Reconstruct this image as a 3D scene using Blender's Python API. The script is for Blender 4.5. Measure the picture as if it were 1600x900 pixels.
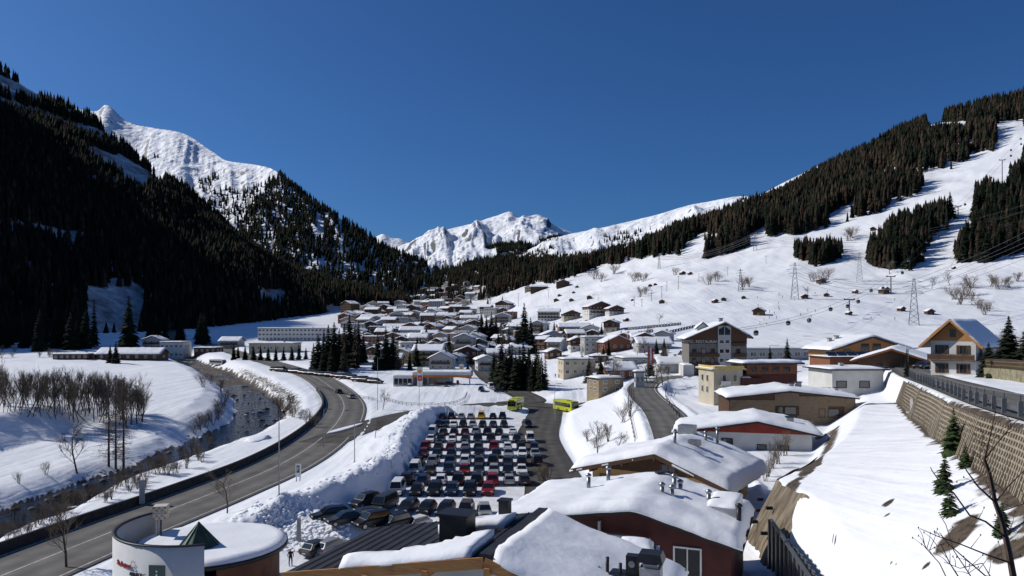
import bpy, bmesh, math, random, time
import numpy as np
from mathutils import Vector, Matrix
from mathutils.bvhtree import BVHTree
T0 = time.time()
random.seed(7); RNG = np.random.default_rng(7)
for o in list(bpy.data.objects): bpy.data.objects.remove(o)
SC = bpy.context.scene
COL = SC.collection
R = math.radians

# ------------------------------------------------------------------ camera, sky, sun, exposure
CAMZ, F, HOR = 24.0, 1155.0, 509.0          # eye height, focal length in photo pixels, horizon row
cam_d = bpy.data.cameras.new('camera'); cam = bpy.data.objects.new('camera', cam_d); COL.objects.link(cam)
cam.location = (0, 0, CAMZ); cam.rotation_euler = (R(90), 0, 0)
cam_d.sensor_width = 36; cam_d.lens = 36*F/1600; cam_d.shift_y = (HOR-450)/1600
cam_d.clip_start = 0.5; cam_d.clip_end = 40000
SC.camera = cam
SUN_AZ, SUN_EL = 165.0, 36.0                # degrees, azimuth measured from +X towards +Y
w = bpy.data.worlds.new('World'); SC.world = w; w.use_nodes = True
nt = w.node_tree; nt.nodes.clear()
sky = nt.nodes.new('ShaderNodeTexSky'); sky.sky_type = 'NISHITA'; sky.sun_disc = False
sky.sun_elevation = R(SUN_EL); sky.sun_rotation = R((90-SUN_AZ) % 360)
sky.altitude = 1300; sky.air_density = 1.0; sky.dust_density = 3.0; sky.ozone_density = 10.0
bg = nt.nodes.new('ShaderNodeBackground'); bg.inputs[1].default_value = 0.06
wo = nt.nodes.new('ShaderNodeOutputWorld')
tn = nt.nodes.new('ShaderNodeMix'); tn.data_type = 'RGBA'; tn.blend_type = 'MULTIPLY'; tn.inputs[0].default_value = 1; tn.inputs[7].default_value = (0.66, 1.0, 1.26, 1)   # deep alpine blue over the whole sky
nt.links.new(sky.outputs[0], tn.inputs[6]); nt.links.new(tn.outputs[2], bg.inputs[0]); nt.links.new(bg.outputs[0], wo.inputs[0])
sd = bpy.data.lights.new('sun', 'SUN'); sd.energy = 3.9; sd.angle = R(0.5); sd.color = (1.0, 0.955, 0.885)
sun = bpy.data.objects.new('sun', sd); COL.objects.link(sun)
SV = Vector((math.cos(R(SUN_AZ))*math.cos(R(SUN_EL)), math.sin(R(SUN_AZ))*math.cos(R(SUN_EL)), math.sin(R(SUN_EL))))
sun.rotation_euler = SV.to_track_quat('Z', 'Y').to_euler(); sun.location = SV*3000
vs = SC.view_settings; vs.view_transform = 'Standard'; vs.look = 'None'; vs.exposure = 0.0; vs.gamma = 1.0
vs.use_curve_mapping = False
SC.render.engine = 'CYCLES'
cy = SC.cycles; cy.use_denoising = True; cy.max_bounces = 5; cy.diffuse_bounces = 2; cy.glossy_bounces = 2
cy.transmission_bounces = 3; cy.transparent_max_bounces = 6; cy.caustics_reflective = False; cy.caustics_refractive = False

# lettering used on signs and facades, turned into meshes before anything else exists
def text_mesh(body, size, extrude=0.0, shear=0.0):
    c = bpy.data.curves.new('lettering', 'FONT'); c.body = body; c.size = size; c.extrude = extrude; c.align_x = 'CENTER'; c.align_y = 'CENTER'; c.shear = shear; c.resolution_u = 3
    o = bpy.data.objects.new('lettering', c); COL.objects.link(o); dg = bpy.context.evaluated_depsgraph_get()
    me = bpy.data.meshes.new_from_object(o.evaluated_get(dg)); bpy.data.objects.remove(o); me.name = 'lettering'; return me
TXT = {'hotel': text_mesh('HOTEL RESTAURANT', 1.25, 0.06), 'arl': text_mesh('ARLBERG', 0.42, 0.04), 'anton': text_mesh('St.Anton', 0.6, 0.04, 0.25), 'i': text_mesh('i', 1.5, 0.02, 0.0), 'p': text_mesh('P', 0.9, 0.01), 'price': text_mesh('1.389\n1.299', 0.42, 0.01), 'cube': text_mesh('St.Anton', 0.34, 0.01), 'bus': text_mesh('4', 0.5, 0.01)}

def person_mesh(pose):
    """one continuous figure 1.75 m tall grown with a Skin modifier"""
    J = {'pel': (0, 0, .95, .15), 'che': (0, -.03*pose, 1.28, .165), 'nek': (0, -.06*pose, 1.48, .065), 'hd0': (0, -.07*pose, 1.58, .085), 'hd1': (0, -.07*pose, 1.70, .09),
         'shl': (-.2, -.04*pose, 1.40, .08), 'ell': (-.26, .04-.14*pose, 1.13, .058), 'hal': (-.25, -.05-.30*pose, .84+.18*pose, .045), 'shr': (.2, -.04*pose, 1.40, .08), 'elr': (.26, .04-.14*pose, 1.13, .058), 'har': (.25, -.05-.30*pose, .84+.18*pose, .045),
         'hil': (-.1, 0, .88, .11), 'knl': (-.13, -.12*pose, .50, .078), 'anl': (-.13, .02, .09, .06), 'tol': (-.14, -.16, .04, .05), 'hir': (.1, 0, .88, .11), 'knr': (.13, -.12*pose, .50, .078), 'anr': (.13, .02, .09, .06), 'tor': (.14, -.16, .04, .05)}
    E = ['pel che', 'che nek', 'nek hd0', 'hd0 hd1', 'che shl', 'shl ell', 'ell hal', 'che shr', 'shr elr', 'elr har', 'pel hil', 'hil knl', 'knl anl', 'anl tol', 'pel hir', 'hir knr', 'knr anr', 'anr tor']
    k = list(J); me = bpy.data.meshes.new('figure'); me.from_pydata([J[q][:3] for q in k], [tuple(k.index(w_) for w_ in e.split()) for e in E], [])
    o = bpy.data.objects.new('figure', me); COL.objects.link(o); m = o.modifiers.new('s', 'SKIN'); s_ = o.modifiers.new('u', 'SUBSURF'); s_.levels = 1; s_.render_levels = 1
    for i, q in enumerate(k): v = me.skin_vertices[0].data[i]; v.radius = (J[q][3], J[q][3]*.9); v.use_root = (i == 0)
    dg = bpy.context.evaluated_depsgraph_get(); r = bpy.data.meshes.new_from_object(o.evaluated_get(dg)); bpy.data.objects.remove(o); r.name = 'person'; return r
PERSON = [person_mesh(0.15), person_mesh(0.9)]

# ------------------------------------------------------------------ helpers
def at(px, py, Y): return Vector(((px-800)*Y/F, Y, CAMZ+(HOR-py)*Y/F))
def project(p): return 800+F*p[0]/p[1], HOR-F*(p[2]-CAMZ)/p[1]
def hash2(ix, iy, s):
    m = np.uint64(0xffffffff)
    h = (ix.astype(np.int64).astype(np.uint64)*np.uint64(374761393)+iy.astype(np.int64).astype(np.uint64)*np.uint64(668265263)+np.uint64(s*144269+7)) & m
    h = ((h ^ (h >> np.uint64(13)))*np.uint64(1274126177)) & m
    h = ((h ^ (h >> np.uint64(15)))*np.uint64(2246822519)) & m
    return (h ^ (h >> np.uint64(16))).astype(np.float64)/4294967295.0
def vnoise(x, y, s=0):
    x = np.asarray(x, float); y = np.asarray(y, float)
    ix = np.floor(x); iy = np.floor(y); fx = x-ix; fy = y-iy
    fx = fx*fx*fx*(fx*(fx*6-15)+10); fy = fy*fy*fy*(fy*(fy*6-15)+10)
    a = hash2(ix, iy, s); b = hash2(ix+1, iy, s); c = hash2(ix, iy+1, s); d = hash2(ix+1, iy+1, s)
    return (a+(b-a)*fx+(c-a)*fy+(a-b-c+d)*fx*fy)*2-1
def fbm(x, y, s=0, o=4, g=0.5):
    t = 0; a = 1; n = 0
    for k in range(o):
        t = t+a*vnoise(x*2**k+17.3*k, y*2**k-9.1*k, s+k); n += a; a *= g
    return t/n
def ridged(x, y, s=0, o=5, g=0.5):
    t = 0; a = 1; n = 0
    for k in range(o):
        t = t+a*(1-2*np.abs(vnoise(x*2**k+17.3*k, y*2**k-9.1*k, s+k))); n += a; a *= g
    return t/n
def sstep(a, b, x):
    t = np.clip((x-a)/(b-a), 0, 1); return t*t*(3-2*t)

MATS = {}
def mat(name, col, rough=0.7, col2=None, scale=3.0, bump=0.0, bscale=None, metal=0.0, spec=0.3, attr=None, dist=0.05, detail=4, obj=True, stretch=None, emit=0):
    """Principled material with two-tone noise colour and noise bump."""
    if name in MATS: return MATS[name]
    m = bpy.data.materials.new(name); m.use_nodes = True; n = m.node_tree; b = n.nodes['Principled BSDF']
    b.inputs['Roughness'].default_value = rough; b.inputs['Metallic'].default_value = metal
    b.inputs['Specular IOR Level'].default_value = spec
    tc = n.nodes.new('ShaderNodeTexCoord'); src = tc.outputs['Object']
    if not obj:
        g = n.nodes.new('ShaderNodeNewGeometry'); src = g.outputs['Position']
    if stretch:
        mp = n.nodes.new('ShaderNodeMapping'); mp.inputs['Scale'].default_value = stretch; n.links.new(src, mp.inputs[0]); src = mp.outputs[0]
    if col2 is None: col2 = tuple(c*0.78 for c in col)
    tx = n.nodes.new('ShaderNodeTexNoise'); tx.inputs['Scale'].default_value = scale; tx.inputs['Detail'].default_value = detail
    n.links.new(src, tx.inputs['Vector'])
    rp = n.nodes.new('ShaderNodeValToRGB'); rp.color_ramp.elements[0].position = 0.32; rp.color_ramp.elements[1].position = 0.68
    rp.color_ramp.elements[0].color = (*col2, 1); rp.color_ramp.elements[1].color = (*col, 1)
    n.links.new(tx.outputs[0], rp.inputs[0]); out = rp.outputs[0]
    if attr:
        at_ = n.nodes.new('ShaderNodeAttribute'); at_.attribute_name = attr
        mx = n.nodes.new('ShaderNodeMix'); mx.data_type = 'RGBA'; mx.blend_type = 'MULTIPLY'; mx.inputs[0].default_value = 1
        n.links.new(out, mx.inputs[6]); n.links.new(at_.outputs[0], mx.inputs[7]); out = mx.outputs[2]
    n.links.new(out, b.inputs['Base Color'])
    if bump:
        t2 = n.nodes.new('ShaderNodeTexNoise'); t2.inputs['Scale'].default_value = bscale or scale*4; t2.inputs['Detail'].default_value = 5
        n.links.new(src, t2.inputs['Vector'])
        bp = n.nodes.new('ShaderNodeBump'); bp.inputs['Strength'].default_value = bump; bp.inputs['Distance'].default_value = dist
        n.links.new(t2.outputs[0], bp.inputs['Height']); n.links.new(bp.outputs[0], b.inputs['Normal'])
    if emit:
        b.inputs['Emission Strength'].default_value = emit; n.links.new(out, b.inputs['Emission Color'])
    MATS[name] = m
    return m
def paint(name, col, rough=0.35, metal=0.0):
    return mat(name, col, rough, tuple(c*0.9 for c in col), 2.0, 0, metal=metal, spec=0.5)
def glass(name='window_glass', col=(0.02, 0.025, 0.03)):
    return mat(name, col, 0.06, tuple(c*0.6 for c in col), 1.5, 0, spec=0.8)

def tag(o, label=None, cat=None, group=None, kind=None):
    if label: o['label'] = label
    if cat: o['category'] = cat
    if group: o['group'] = group
    if kind: o['kind'] = kind
    return o
def thing(name, label, cat, loc=(0, 0, 0), rz=0.0, group=None):
    o = bpy.data.objects.new(name, None); COL.objects.link(o); o.empty_display_size = 0.2
    o.location = loc; o.rotation_euler = (0, 0, rz)
    return tag(o, label, cat, group)
def link(name, me, parent=None, loc=None, rz=None):
    o = bpy.data.objects.new(name, me); COL.objects.link(o)
    if parent: o.parent = parent
    if loc is not None: o.location = loc
    if rz is not None: o.rotation_euler = (0, 0, rz)
    return o
def np_mesh(name, V, Fq, mats=(), smooth=False, colors=None):
    """mesh from numpy arrays; Fq (n,k) with constant k"""
    V = np.asarray(V, np.float32); Fq = np.asarray(Fq, np.int32); k = Fq.shape[1]
    me = bpy.data.meshes.new(name)
    me.vertices.add(len(V)); me.vertices.foreach_set('co', V.ravel())
    me.loops.add(Fq.size); me.loops.foreach_set('vertex_index', Fq.ravel())
    me.polygons.add(len(Fq)); me.polygons.foreach_set('loop_start', np.arange(0, Fq.size, k, dtype=np.int32))
    me.polygons.foreach_set('loop_total', np.full(len(Fq), k, np.int32))
    if smooth: me.polygons.foreach_set('use_smooth', np.ones(len(Fq), bool))
    for m in mats: me.materials.append(m)
    me.update(calc_edges=True)
    if colors is not None:
        ca = me.color_attributes.new('tint', 'FLOAT_COLOR', 'POINT')
        c4 = np.ones((len(V), 4), np.float32); c4[:, :3] = colors; ca.data.foreach_set('color', c4.ravel())
    return me
def rotz(v, a):
    c, s = math.cos(a), math.sin(a); return (v[0]*c-v[1]*s, v[0]*s+v[1]*c, v[2])
class MB:
    """collects faces of one mesh object"""
    def __init__(s): s.v = []; s.f = []; s.m = []; s.cur = 0
    def add(s, vs, fs):
        b = len(s.v); s.v += [tuple(q) for q in vs]
        for f in fs: s.f.append(tuple(b+i for i in f)); s.m.append(s.cur)
        return s
    def box(s, c, d, a=0.0, taper=1.0, tilt=None):
        hx, hy, hz = d[0]/2, d[1]/2, d[2]/2; vs = []
        for z, k in ((-hz, 1), (hz, taper)):
            for x, y in ((-hx, -hy), (hx, -hy), (hx, hy), (-hx, hy)):
                v = rotz((x*k, y*k, z), a); vs.append((c[0]+v[0], c[1]+v[1], c[2]+v[2]))
        return s.add(vs, [(3, 2, 1, 0), (4, 5, 6, 7), (0, 1, 5, 4), (1, 2, 6, 5), (2, 3, 7, 6), (3, 0, 4, 7)])
    def bar(s, p, q, wd, ht=None, up=(0, 0, 1)):
        p, q = Vector(p), Vector(q); ht = ht or wd; d = (q-p).normalized(); u = Vector(up)
        if abs(d.dot(u)) > 0.99: u = Vector((0, 1, 0))
        x = d.cross(u).normalized()*wd/2; z = x.cross(d).normalized()*ht/2
        vs = [p-x-z, p+x-z, p+x+z, p-x+z, q-x-z, q+x-z, q+x+z, q-x+z]
        return s.add(vs, [(0, 1, 2, 3), (7, 6, 5, 4), (0, 4, 5, 1), (1, 5, 6, 2), (2, 6, 7, 3), (3, 7, 4, 0)])
    def tube(s, pts, rads, n=6, cap=True):
        pts = [Vector(p) for p in pts]; b = len(s.v); k = len(pts)
        if not hasattr(rads, '__len__'): rads = [rads]*k
        ref = Vector((0.31, 0.95, 0.05))
        for i, p in enumerate(pts):
            d = (pts[min(i+1, k-1)]-pts[max(i-1, 0)]).normalized()
            rf = ref if abs(d.dot(ref)) < 0.95 else Vector((1, 0, 0))
            x = d.cross(rf).normalized(); y = d.cross(x)
            for j in range(n):
                t = 2*math.pi*j/n; s.v.append(tuple(p+(x*math.cos(t)+y*math.sin(t))*rads[i]))
        for i in range(k-1):
            for j in range(n):
                j2 = (j+1) % n; s.f.append((b+i*n+j, b+i*n+j2, b+(i+1)*n+j2, b+(i+1)*n+j)); s.m.append(s.cur)
        if cap:
            s.f.append(tuple(b+j for j in range(n))[::-1]); s.f.append(tuple(b+(k-1)*n+j for j in range(n))); s.m += [s.cur]*2
        return s
    def lathe(s, prof, c=(0, 0, 0), n=16, a0=0.0, a1=2*math.pi):
        """prof: (radius, z) list"""
        b = len(s.v); k = len(prof); full = abs(a1-a0-2*math.pi) < 1e-6; m = n if full else n+1
        for r, z in prof:
            for j in range(m):
                t = a0+(a1-a0)*j/n; s.v.append((c[0]+r*math.cos(t), c[1]+r*math.sin(t), c[2]+z))
        for i in range(k-1):
            for j in range(n):
                j2 = (j+1) % m; s.f.append((b+i*m+j, b+i*m+j2, b+(i+1)*m+j2, b+(i+1)*m+j)); s.m.append(s.cur)
        return s
    def prism(s, poly, z0, z1):
        n = len(poly); vs = [(x, y, z0) for x, y in poly]+[(x, y, z1) for x, y in poly]
        return s.add(vs, [tuple(range(n))[::-1], tuple(range(n, 2*n))]+[(i, (i+1) % n, n+(i+1) % n, n+i) for i in range(n)])
    def extr(s, poly, axis, a, b):
        """polygon (u,z) extruded along x ('x') or y ('y')"""
        n = len(poly)
        vs = [((a, u, z) if axis == 'x' else (u, a, z)) for u, z in poly]+[((b, u, z) if axis == 'x' else (u, b, z)) for u, z in poly]
        return s.add(vs, [tuple(range(n))[::-1], tuple(range(n, 2*n))]+[(i, (i+1) % n, n+(i+1) % n, n+i) for i in range(n)])
    def mesh(s, name, mats, smooth=False):
        me = bpy.data.meshes.new(name); me.from_pydata(s.v, [], s.f)
        for m in (mats if isinstance(mats, (list, tuple)) else [mats]): me.materials.append(m)
        if len(me.materials) > 1: me.polygons.foreach_set('material_index', s.m)
        bm = bmesh.new(); bm.from_mesh(me); bmesh.ops.recalc_face_normals(bm, faces=bm.faces); bm.to_mesh(me); bm.free()
        if smooth: me.polygons.foreach_set('use_smooth', np.ones(len(me.polygons), bool))
        return me
    def build(s, name, mats, parent=None, smooth=False, loc=None, rz=None):
        return link(name, s.mesh(name, mats, smooth), parent, loc, rz)
_ORD = ['first', 'second', 'third', 'fourth', 'fifth', 'sixth', 'seventh', 'eighth', 'ninth', 'tenth', 'eleventh', 'twelfth', 'thirteenth', 'fourteenth', 'fifteenth',
        'sixteenth', 'seventeenth', 'eighteenth', 'nineteenth', 'twentieth']
def ordn(i):
    if i < 20: return _ORD[i]
    i += 1; t = {2: 'twenty', 3: 'thirty', 4: 'forty', 5: 'fifty', 6: 'sixty', 7: 'seventy', 8: 'eighty', 9: 'ninety'}[i//10]
    return t+'-'+_ORD[i % 10-1] if i % 10 else {2: 'twentieth', 3: 'thirtieth', 4: 'fortieth', 5: 'fiftieth', 6: 'sixtieth', 7: 'seventieth', 8: 'eightieth', 9: 'ninetieth'}[i//10]
def poly_dist(px, py, pts):
    """signed distance (left of direction positive), param z interpolation index for arrays px,py"""
    best = np.full(px.shape, 1e9); sg = np.zeros(px.shape); par = np.zeros(px.shape); acc = 0
    for i in range(len(pts)-1):
        ax, ay = pts[i][0], pts[i][1]; bx, by = pts[i+1][0], pts[i+1][1]
        dx, dy = bx-ax, by-ay; L = math.hypot(dx, dy)
        t = np.clip(((px-ax)*dx+(py-ay)*dy)/(L*L), 0, 1)
        d = np.hypot(px-ax-t*dx, py-ay-t*dy); u = d < best
        best = np.where(u, d, best); par = np.where(u, i+t, par)
        sg = np.where(u, np.sign(dx*(py-ay)-dy*(px-ax)), sg)
    return best, sg, par
def smooth_line(pts, n=8):
    """Catmull-Rom through the points"""
    P = [np.array(p, float) for p in pts]; P = [2*P[0]-P[1]]+P+[2*P[-1]-P[-2]]; out = []
    for i in range(1, len(P)-2):
        for k in range(n):
            t = k/n; a, b, c, d = P[i-1], P[i], P[i+1], P[i+2]
            out.append(0.5*(2*b+(c-a)*t+(2*a-5*b+4*c-d)*t*t+(3*b-a-3*c+d)*t**3))
    out.append(P[-2]); return out
# ------------------------------------------------------------------ ground
def snow_mat(name, rock=None, rock_lo=0.6, rock_hi=0.75, scale=0.02, bump=0.5, bscale=1.5, bdist=0.25, col=(0.86, 0.87, 0.89), col2=(0.78, 0.80, 0.84), dirt=None):
    m = bpy.data.materials.new(name); m.use_nodes = True; n = m.node_tree; b = n.nodes['Principled BSDF']
    b.inputs['Roughness'].default_value = 0.62; b.inputs['Specular IOR Level'].default_value = 0.25
    g = n.nodes.new('ShaderNodeNewGeometry')
    tx = n.nodes.new('ShaderNodeTexNoise'); tx.inputs['Scale'].default_value = scale; tx.inputs['Detail'].default_value = 8
    n.links.new(g.outputs['Position'], tx.inputs['Vector'])
    rp = n.nodes.new('ShaderNodeValToRGB'); rp.color_ramp.elements[0].position = 0.35; rp.color_ramp.elements[1].position = 0.6
    rp.color_ramp.elements[0].color = (*col2, 1); rp.color_ramp.elements[1].color = (*col, 1)
    n.links.new(tx.outputs[0], rp.inputs[0]); out = rp.outputs[0]
    if rock:
        sp = n.nodes.new('ShaderNodeSeparateXYZ'); n.links.new(g.outputs['Normal'], sp.inputs[0])
        t3 = n.nodes.new('ShaderNodeTexNoise'); t3.inputs['Scale'].default_value = scale*6; t3.inputs['Detail'].default_value = 10
        t3.inputs['Roughness'].default_value = 0.7
        n.links.new(g.outputs['Position'], t3.inputs['Vector'])
        ma = n.nodes.new('ShaderNodeMath'); ma.operation = 'MULTIPLY_ADD'; ma.inputs[1].default_value = 0.55
        n.links.new(t3.outputs[0], ma.inputs[0]); n.links.new(sp.outputs[2], ma.inputs[2])
        mr = n.nodes.new('ShaderNodeMapRange'); mr.inputs[1].default_value = rock_lo+0.27; mr.inputs[2].default_value = rock_hi+0.27
        n.links.new(ma.outputs[0], mr.inputs[0])
        mx = n.nodes.new('ShaderNodeMix'); mx.data_type = 'RGBA'; mx.inputs[6].default_value = (*rock, 1)
        n.links.new(mr.outputs[0], mx.inputs[0]); n.links.new(out, mx.inputs[7]); out = mx.outputs[2]
    if dirt:
        a = n.nodes.new('ShaderNodeAttribute'); a.attribute_name = 'tint'
        t4 = n.nodes.new('ShaderNodeTexNoise'); t4.inputs['Scale'].default_value = 0.9; t4.inputs['Detail'].default_value = 8
        n.links.new(g.outputs['Position'], t4.inputs['Vector'])
        ad = n.nodes.new('ShaderNodeMath'); ad.operation = 'ADD'; n.links.new(a.outputs[2], ad.inputs[0]); n.links.new(t4.outputs[0], ad.inputs[1])
        m2 = n.nodes.new('ShaderNodeMapRange'); m2.inputs[1].default_value = 0.95; m2.inputs[2].default_value = 1.12; n.links.new(ad.outputs[0], m2.inputs[0])
        mx = n.nodes.new('ShaderNodeMix'); mx.data_type = 'RGBA'; n.links.new(m2.outputs[0], mx.inputs[0]); n.links.new(out, mx.inputs[6])
        t5 = n.nodes.new('ShaderNodeTexNoise'); t5.inputs['Scale'].default_value = 2.2; t5.inputs['Detail'].default_value = 8
        n.links.new(g.outputs['Position'], t5.inputs['Vector'])
        r5 = n.nodes.new('ShaderNodeValToRGB'); r5.color_ramp.elements[0].color = (0.035, 0.026, 0.018, 1); r5.color_ramp.elements[1].color = (0.13, 0.098, 0.065, 1)
        r5.color_ramp.elements[0].position = 0.3; r5.color_ramp.elements[1].position = 0.7
        n.links.new(t5.outputs[0], r5.inputs[0]); n.links.new(r5.outputs[0], mx.inputs[7]); out = mx.outputs[2]
    n.links.new(out, b.inputs['Base Color'])
    t2 = n.nodes.new('ShaderNodeTexNoise'); t2.inputs['Scale'].default_value = bscale; t2.inputs['Detail'].default_value = 6
    n.links.new(g.outputs['Position'], t2.inputs['Vector'])
    bp = n.nodes.new('ShaderNodeBump'); bp.inputs['Strength'].default_value = bump; bp.inputs['Distance'].default_value = bdist
    n.links.new(t2.outputs[0], bp.inputs['Height']); n.links.new(bp.outputs[0], b.inputs['Normal'])
    if dirt:      # groomed lanes and ski tracks running down the slope
        mp = n.nodes.new('ShaderNodeMapping'); mp.inputs['Rotation'].default_value = (0, 0, R(-28)); mp.inputs['Scale'].default_value = (0.30, 0.008, 0.05); n.links.new(g.outputs['Position'], mp.inputs[0])
        t6 = n.nodes.new('ShaderNodeTexNoise'); t6.inputs['Scale'].default_value = 1.0; t6.inputs['Detail'].default_value = 5; n.links.new(mp.outputs[0], t6.inputs['Vector'])
        b2 = n.nodes.new('ShaderNodeBump'); b2.inputs['Strength'].default_value = 0.55; b2.inputs['Distance'].default_value = 0.9
        n.links.new(t6.outputs[0], b2.inputs['Height']); n.links.new(bp.outputs[0], b2.inputs['Normal']); n.links.new(b2.outputs[0], b.inputs['Normal'])
    MATS[name] = m; return m
M_SNOW = snow_mat('valley_snow', bump=0.35, bscale=0.5, bdist=0.5, dirt=True)
M_PEAK = snow_mat('peak_snow', rock=(0.06, 0.06, 0.07), rock_lo=0.60, rock_hi=0.69, scale=0.004, bump=0.9, bscale=0.018, bdist=30)
M_FORESTFLOOR = snow_mat('forest_floor_snow', rock=(0.035, 0.028, 0.024), rock_lo=0.72, rock_hi=1.0, scale=0.012, bump=0.5, bscale=0.05, bdist=4)
M_ROOFSNOW = mat('roof_snow', (0.87, 0.88, 0.90), 0.6, (0.82, 0.83, 0.86), 0.9, 0.35, 3.0, dist=0.08, spec=0.25)

KN = {  # Y: eight (x, z) knots: far left, foot of bank, bank top, cliff foot, cliff top, wall foot, wall top, far right
 14: [(-400, 0), (1, 1), (6, 4), (10, 6.5), (11.5, 12), (14.5, 16.8), (16, 19.9), (80, 20.2)],
 20: [(-400, 0), (2, 1), (7, 4), (12, 6.5), (13.5, 12), (17.6, 16.9), (18.5, 19.6), (80, 20)],
 30: [(-400, 0), (4, 1), (9, 4.5), (14.5, 6.5), (15.8, 11.9), (22.1, 16.5), (23, 19.2), (80, 19.6)],
 45: [(-400, 0), (6, .5), (13, 5.5), (17.6, 6.5), (19.4, 12.1), (28.0, 15.9), (29, 18.6), (80, 19)],
 52: [(-400, 0), (7, .2), (14, 5.8), (18.2, 6.7), (20.6, 12.1), (31.1, 15.6), (32.1, 18.3), (84, 18.7)],
 60: [(-400, 0), (8, 0), (15, 6), (19.2, 6.9), (21.4, 11.5), (34.7, 15.1), (35.7, 17.9), (90, 18.4)],
 80: [(-400, 0), (9, 0), (20, 6.5), (31, 7.4), (36, 11.9), (43.7, 14.1), (44.7, 17.2), (100, 17.8)],
 100: [(-400, 0), (9.5, 0), (22, 7.2), (41, 8.0), (47, 12.7), (52.7, 13.4), (53.7, 16.5), (110, 17.2)],
 125: [(-400, 0), (9.5, 0), (25, 7.5), (54, 8.5), (60, 12.0), (62.9, 12.5), (65, 15.8), (130, 17)],
 172: [(-400, 0), (9, 0), (27, 7.5), (66, 9), (74, 12), (82, 13), (88, 15.5), (150, 17)],
 210: [(-400, .2), (16, .4), (34, 8), (75, 9.3), (95, 12), (105, 13.5), (115, 15), (200, 18)],
 250: [(-400, 1), (28, 1.5), (48, 8.8), (90, 10.5), (120, 12), (145, 14), (165, 15.5), (260, 20)],
 320: [(-400, 2.4), (14, 3), (41, 9), (69, 13), (110, 14.5), (138, 15.5), (180, 16.5), (300, 20)],
 420: [(-420, 6), (18, 7), (47, 13), (73, 19), (145, 21), (182, 22), (229, 23), (364, 28)],
 550: [(-450, 11.5), (0, 12), (38, 18), (71, 27), (143, 36), (238, 42), (333, 48), (500, 62)],
 700: [(-500, 18), (-24, 19), (30, 28), (91, 46), (182, 66), (273, 75), (394, 90), (636, 135)],
 900: [(-600, 28), (-62, 30), (0, 38), (78, 62), (156, 85), (273, 115), (428, 150), (818, 270)],
 1150: [(-700, 45), (-110, 46), (-40, 58), (50, 88), (199, 140), (398, 205), (647, 285), (1045, 375)],
 1500: [(-800, 70), (-143, 72), (-52, 85), (65, 125), (260, 168), (519, 268), (805, 425), (1364, 560)],
 1900: [(-900, 101), (-181, 103), (-66, 112), (82, 130), (329, 165), (658, 255), (1020, 380), (1727, 470)],
 2700: [(-1100, 160), (-238, 162), (-87, 164), (108, 165), (433, 180), (866, 220), (1342, 260), (2272, 280)]}
RIVER = smooth_line([(-62, 20), (-66, 60), (-69, 104), (-70, 124), (-69, 153), (-74, 214), (-94, 267), (-141, 355), (-193, 437), (-260, 560), (-330, 720), (-420, 900)], 6)
def zf(y): return np.interp(y, list(KN.keys()), [KN[k][0][1] for k in KN])
MAIN_ROAD = smooth_line([(-52, 40, 0.2), (-49.5, 62, .2), (-46.2, 84, .2), (-42.5, 104, .2), (-39.5, 127, .2), (-40, 155, .2), (-44, 190, .2), (-51, 225, .6), (-65, 268, 1.4), (-86, 318, 2.6), (-117, 372, 4.2), (-166, 450, 7), (-218, 530, 10.6)], 8)
BRANCH_ROAD = smooth_line([(-39, 150, .2), (-34, 178, .2), (-27, 200, .2), (-14, 217, .3), (0, 226, .5), (6, 232, .7), (0, 262, 1.4), (-8, 300, 2.2), (-14, 345, 3.8), (-20, 400, 6)], 8)
LOT_ROAD = smooth_line([(2, 226, .5), (9, 212, .35), (8, 190, .1), (5.5, 160, .0), (6, 130, 0), (6.5, 110, 0), (5, 92, 0), (0, 84, 0)], 8)
BUS_ROAD = smooth_line([(0, 228, .6), (14, 216, .5), (26, 220, .9)], 6)
HOTEL_ROAD = smooth_line([(21, 78, 7.2), (22.5, 95, 7.4), (25.5, 115, 7.6), (28.6, 140, 7.8), (30.5, 168, 8.0), (34, 192, 8.2), (42, 214, 8.5), (58, 226, 8.9), (80, 228, 9.4), (110, 226, 10)], 8)
UPPER_ROAD = smooth_line([(22, 20, 19.8), (27, 30, 19.35), (33, 45, 18.7), (39.8, 60, 18.0), (48.8, 80, 17.3), (57.6, 100, 16.6), (67, 122, 16.0), (80, 150, 15.6)], 6)
LOT_X = lambda y: np.interp(y, [80, 88, 95, 104, 113, 120, 160, 190, 198], [-23, -24.5, -23.5, -20, -17.2, -16.9, -18.9, -19.2, -17])
BANK = smooth_line([(-34, 76), (-29.5, 84), (-26.8, 94), (-22.6, 104), (-19.8, 114), (-19.5, 124), (-21.3, 145), (-21.9, 165), (-21.9, 184), (-19.5, 196), (-9, 201.5), (0, 202)], 6)

def ground_height(X, Y):
    ys = sorted(KN); ly = np.log(np.array(ys))
    kx = np.array([[p[0] for p in KN[y]] for y in ys]); kz = np.array([[p[1] for p in KN[y]] for y in ys])
    Z = np.zeros_like(X)
    for r in range(X.shape[0]):
        l = math.log(Y[r, 0])
        xk = [np.interp(l, ly, kx[:, k]) for k in range(8)]; zk = [np.interp(l, ly, kz[:, k]) for k in range(8)]
        Z[r] = np.interp(X[r], xk, zk)
    return Z
NR, NC = 470, 600
Yr = 14*np.exp(np.linspace(0, math.log(2700/14), NR)); Tc = np.linspace(-1.02, 1.02, NC)
GY = np.repeat(Yr[:, None], NC, 1); GX = GY*Tc[None, :]
GZ = ground_height(GX, GY)
i0 = int(np.searchsorted(Yr, 185))
B = GZ.copy()
for k in range(26):
    P = np.pad(B, 1, mode='edge'); B = (P[:-2, 1:-1]+P[2:, 1:-1]+P[1:-1, :-2]+P[1:-1, 2:]+4*B)/8
wgt = sstep(150, 300, GY); GZ = GZ*(1-wgt)+B*wgt
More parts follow.
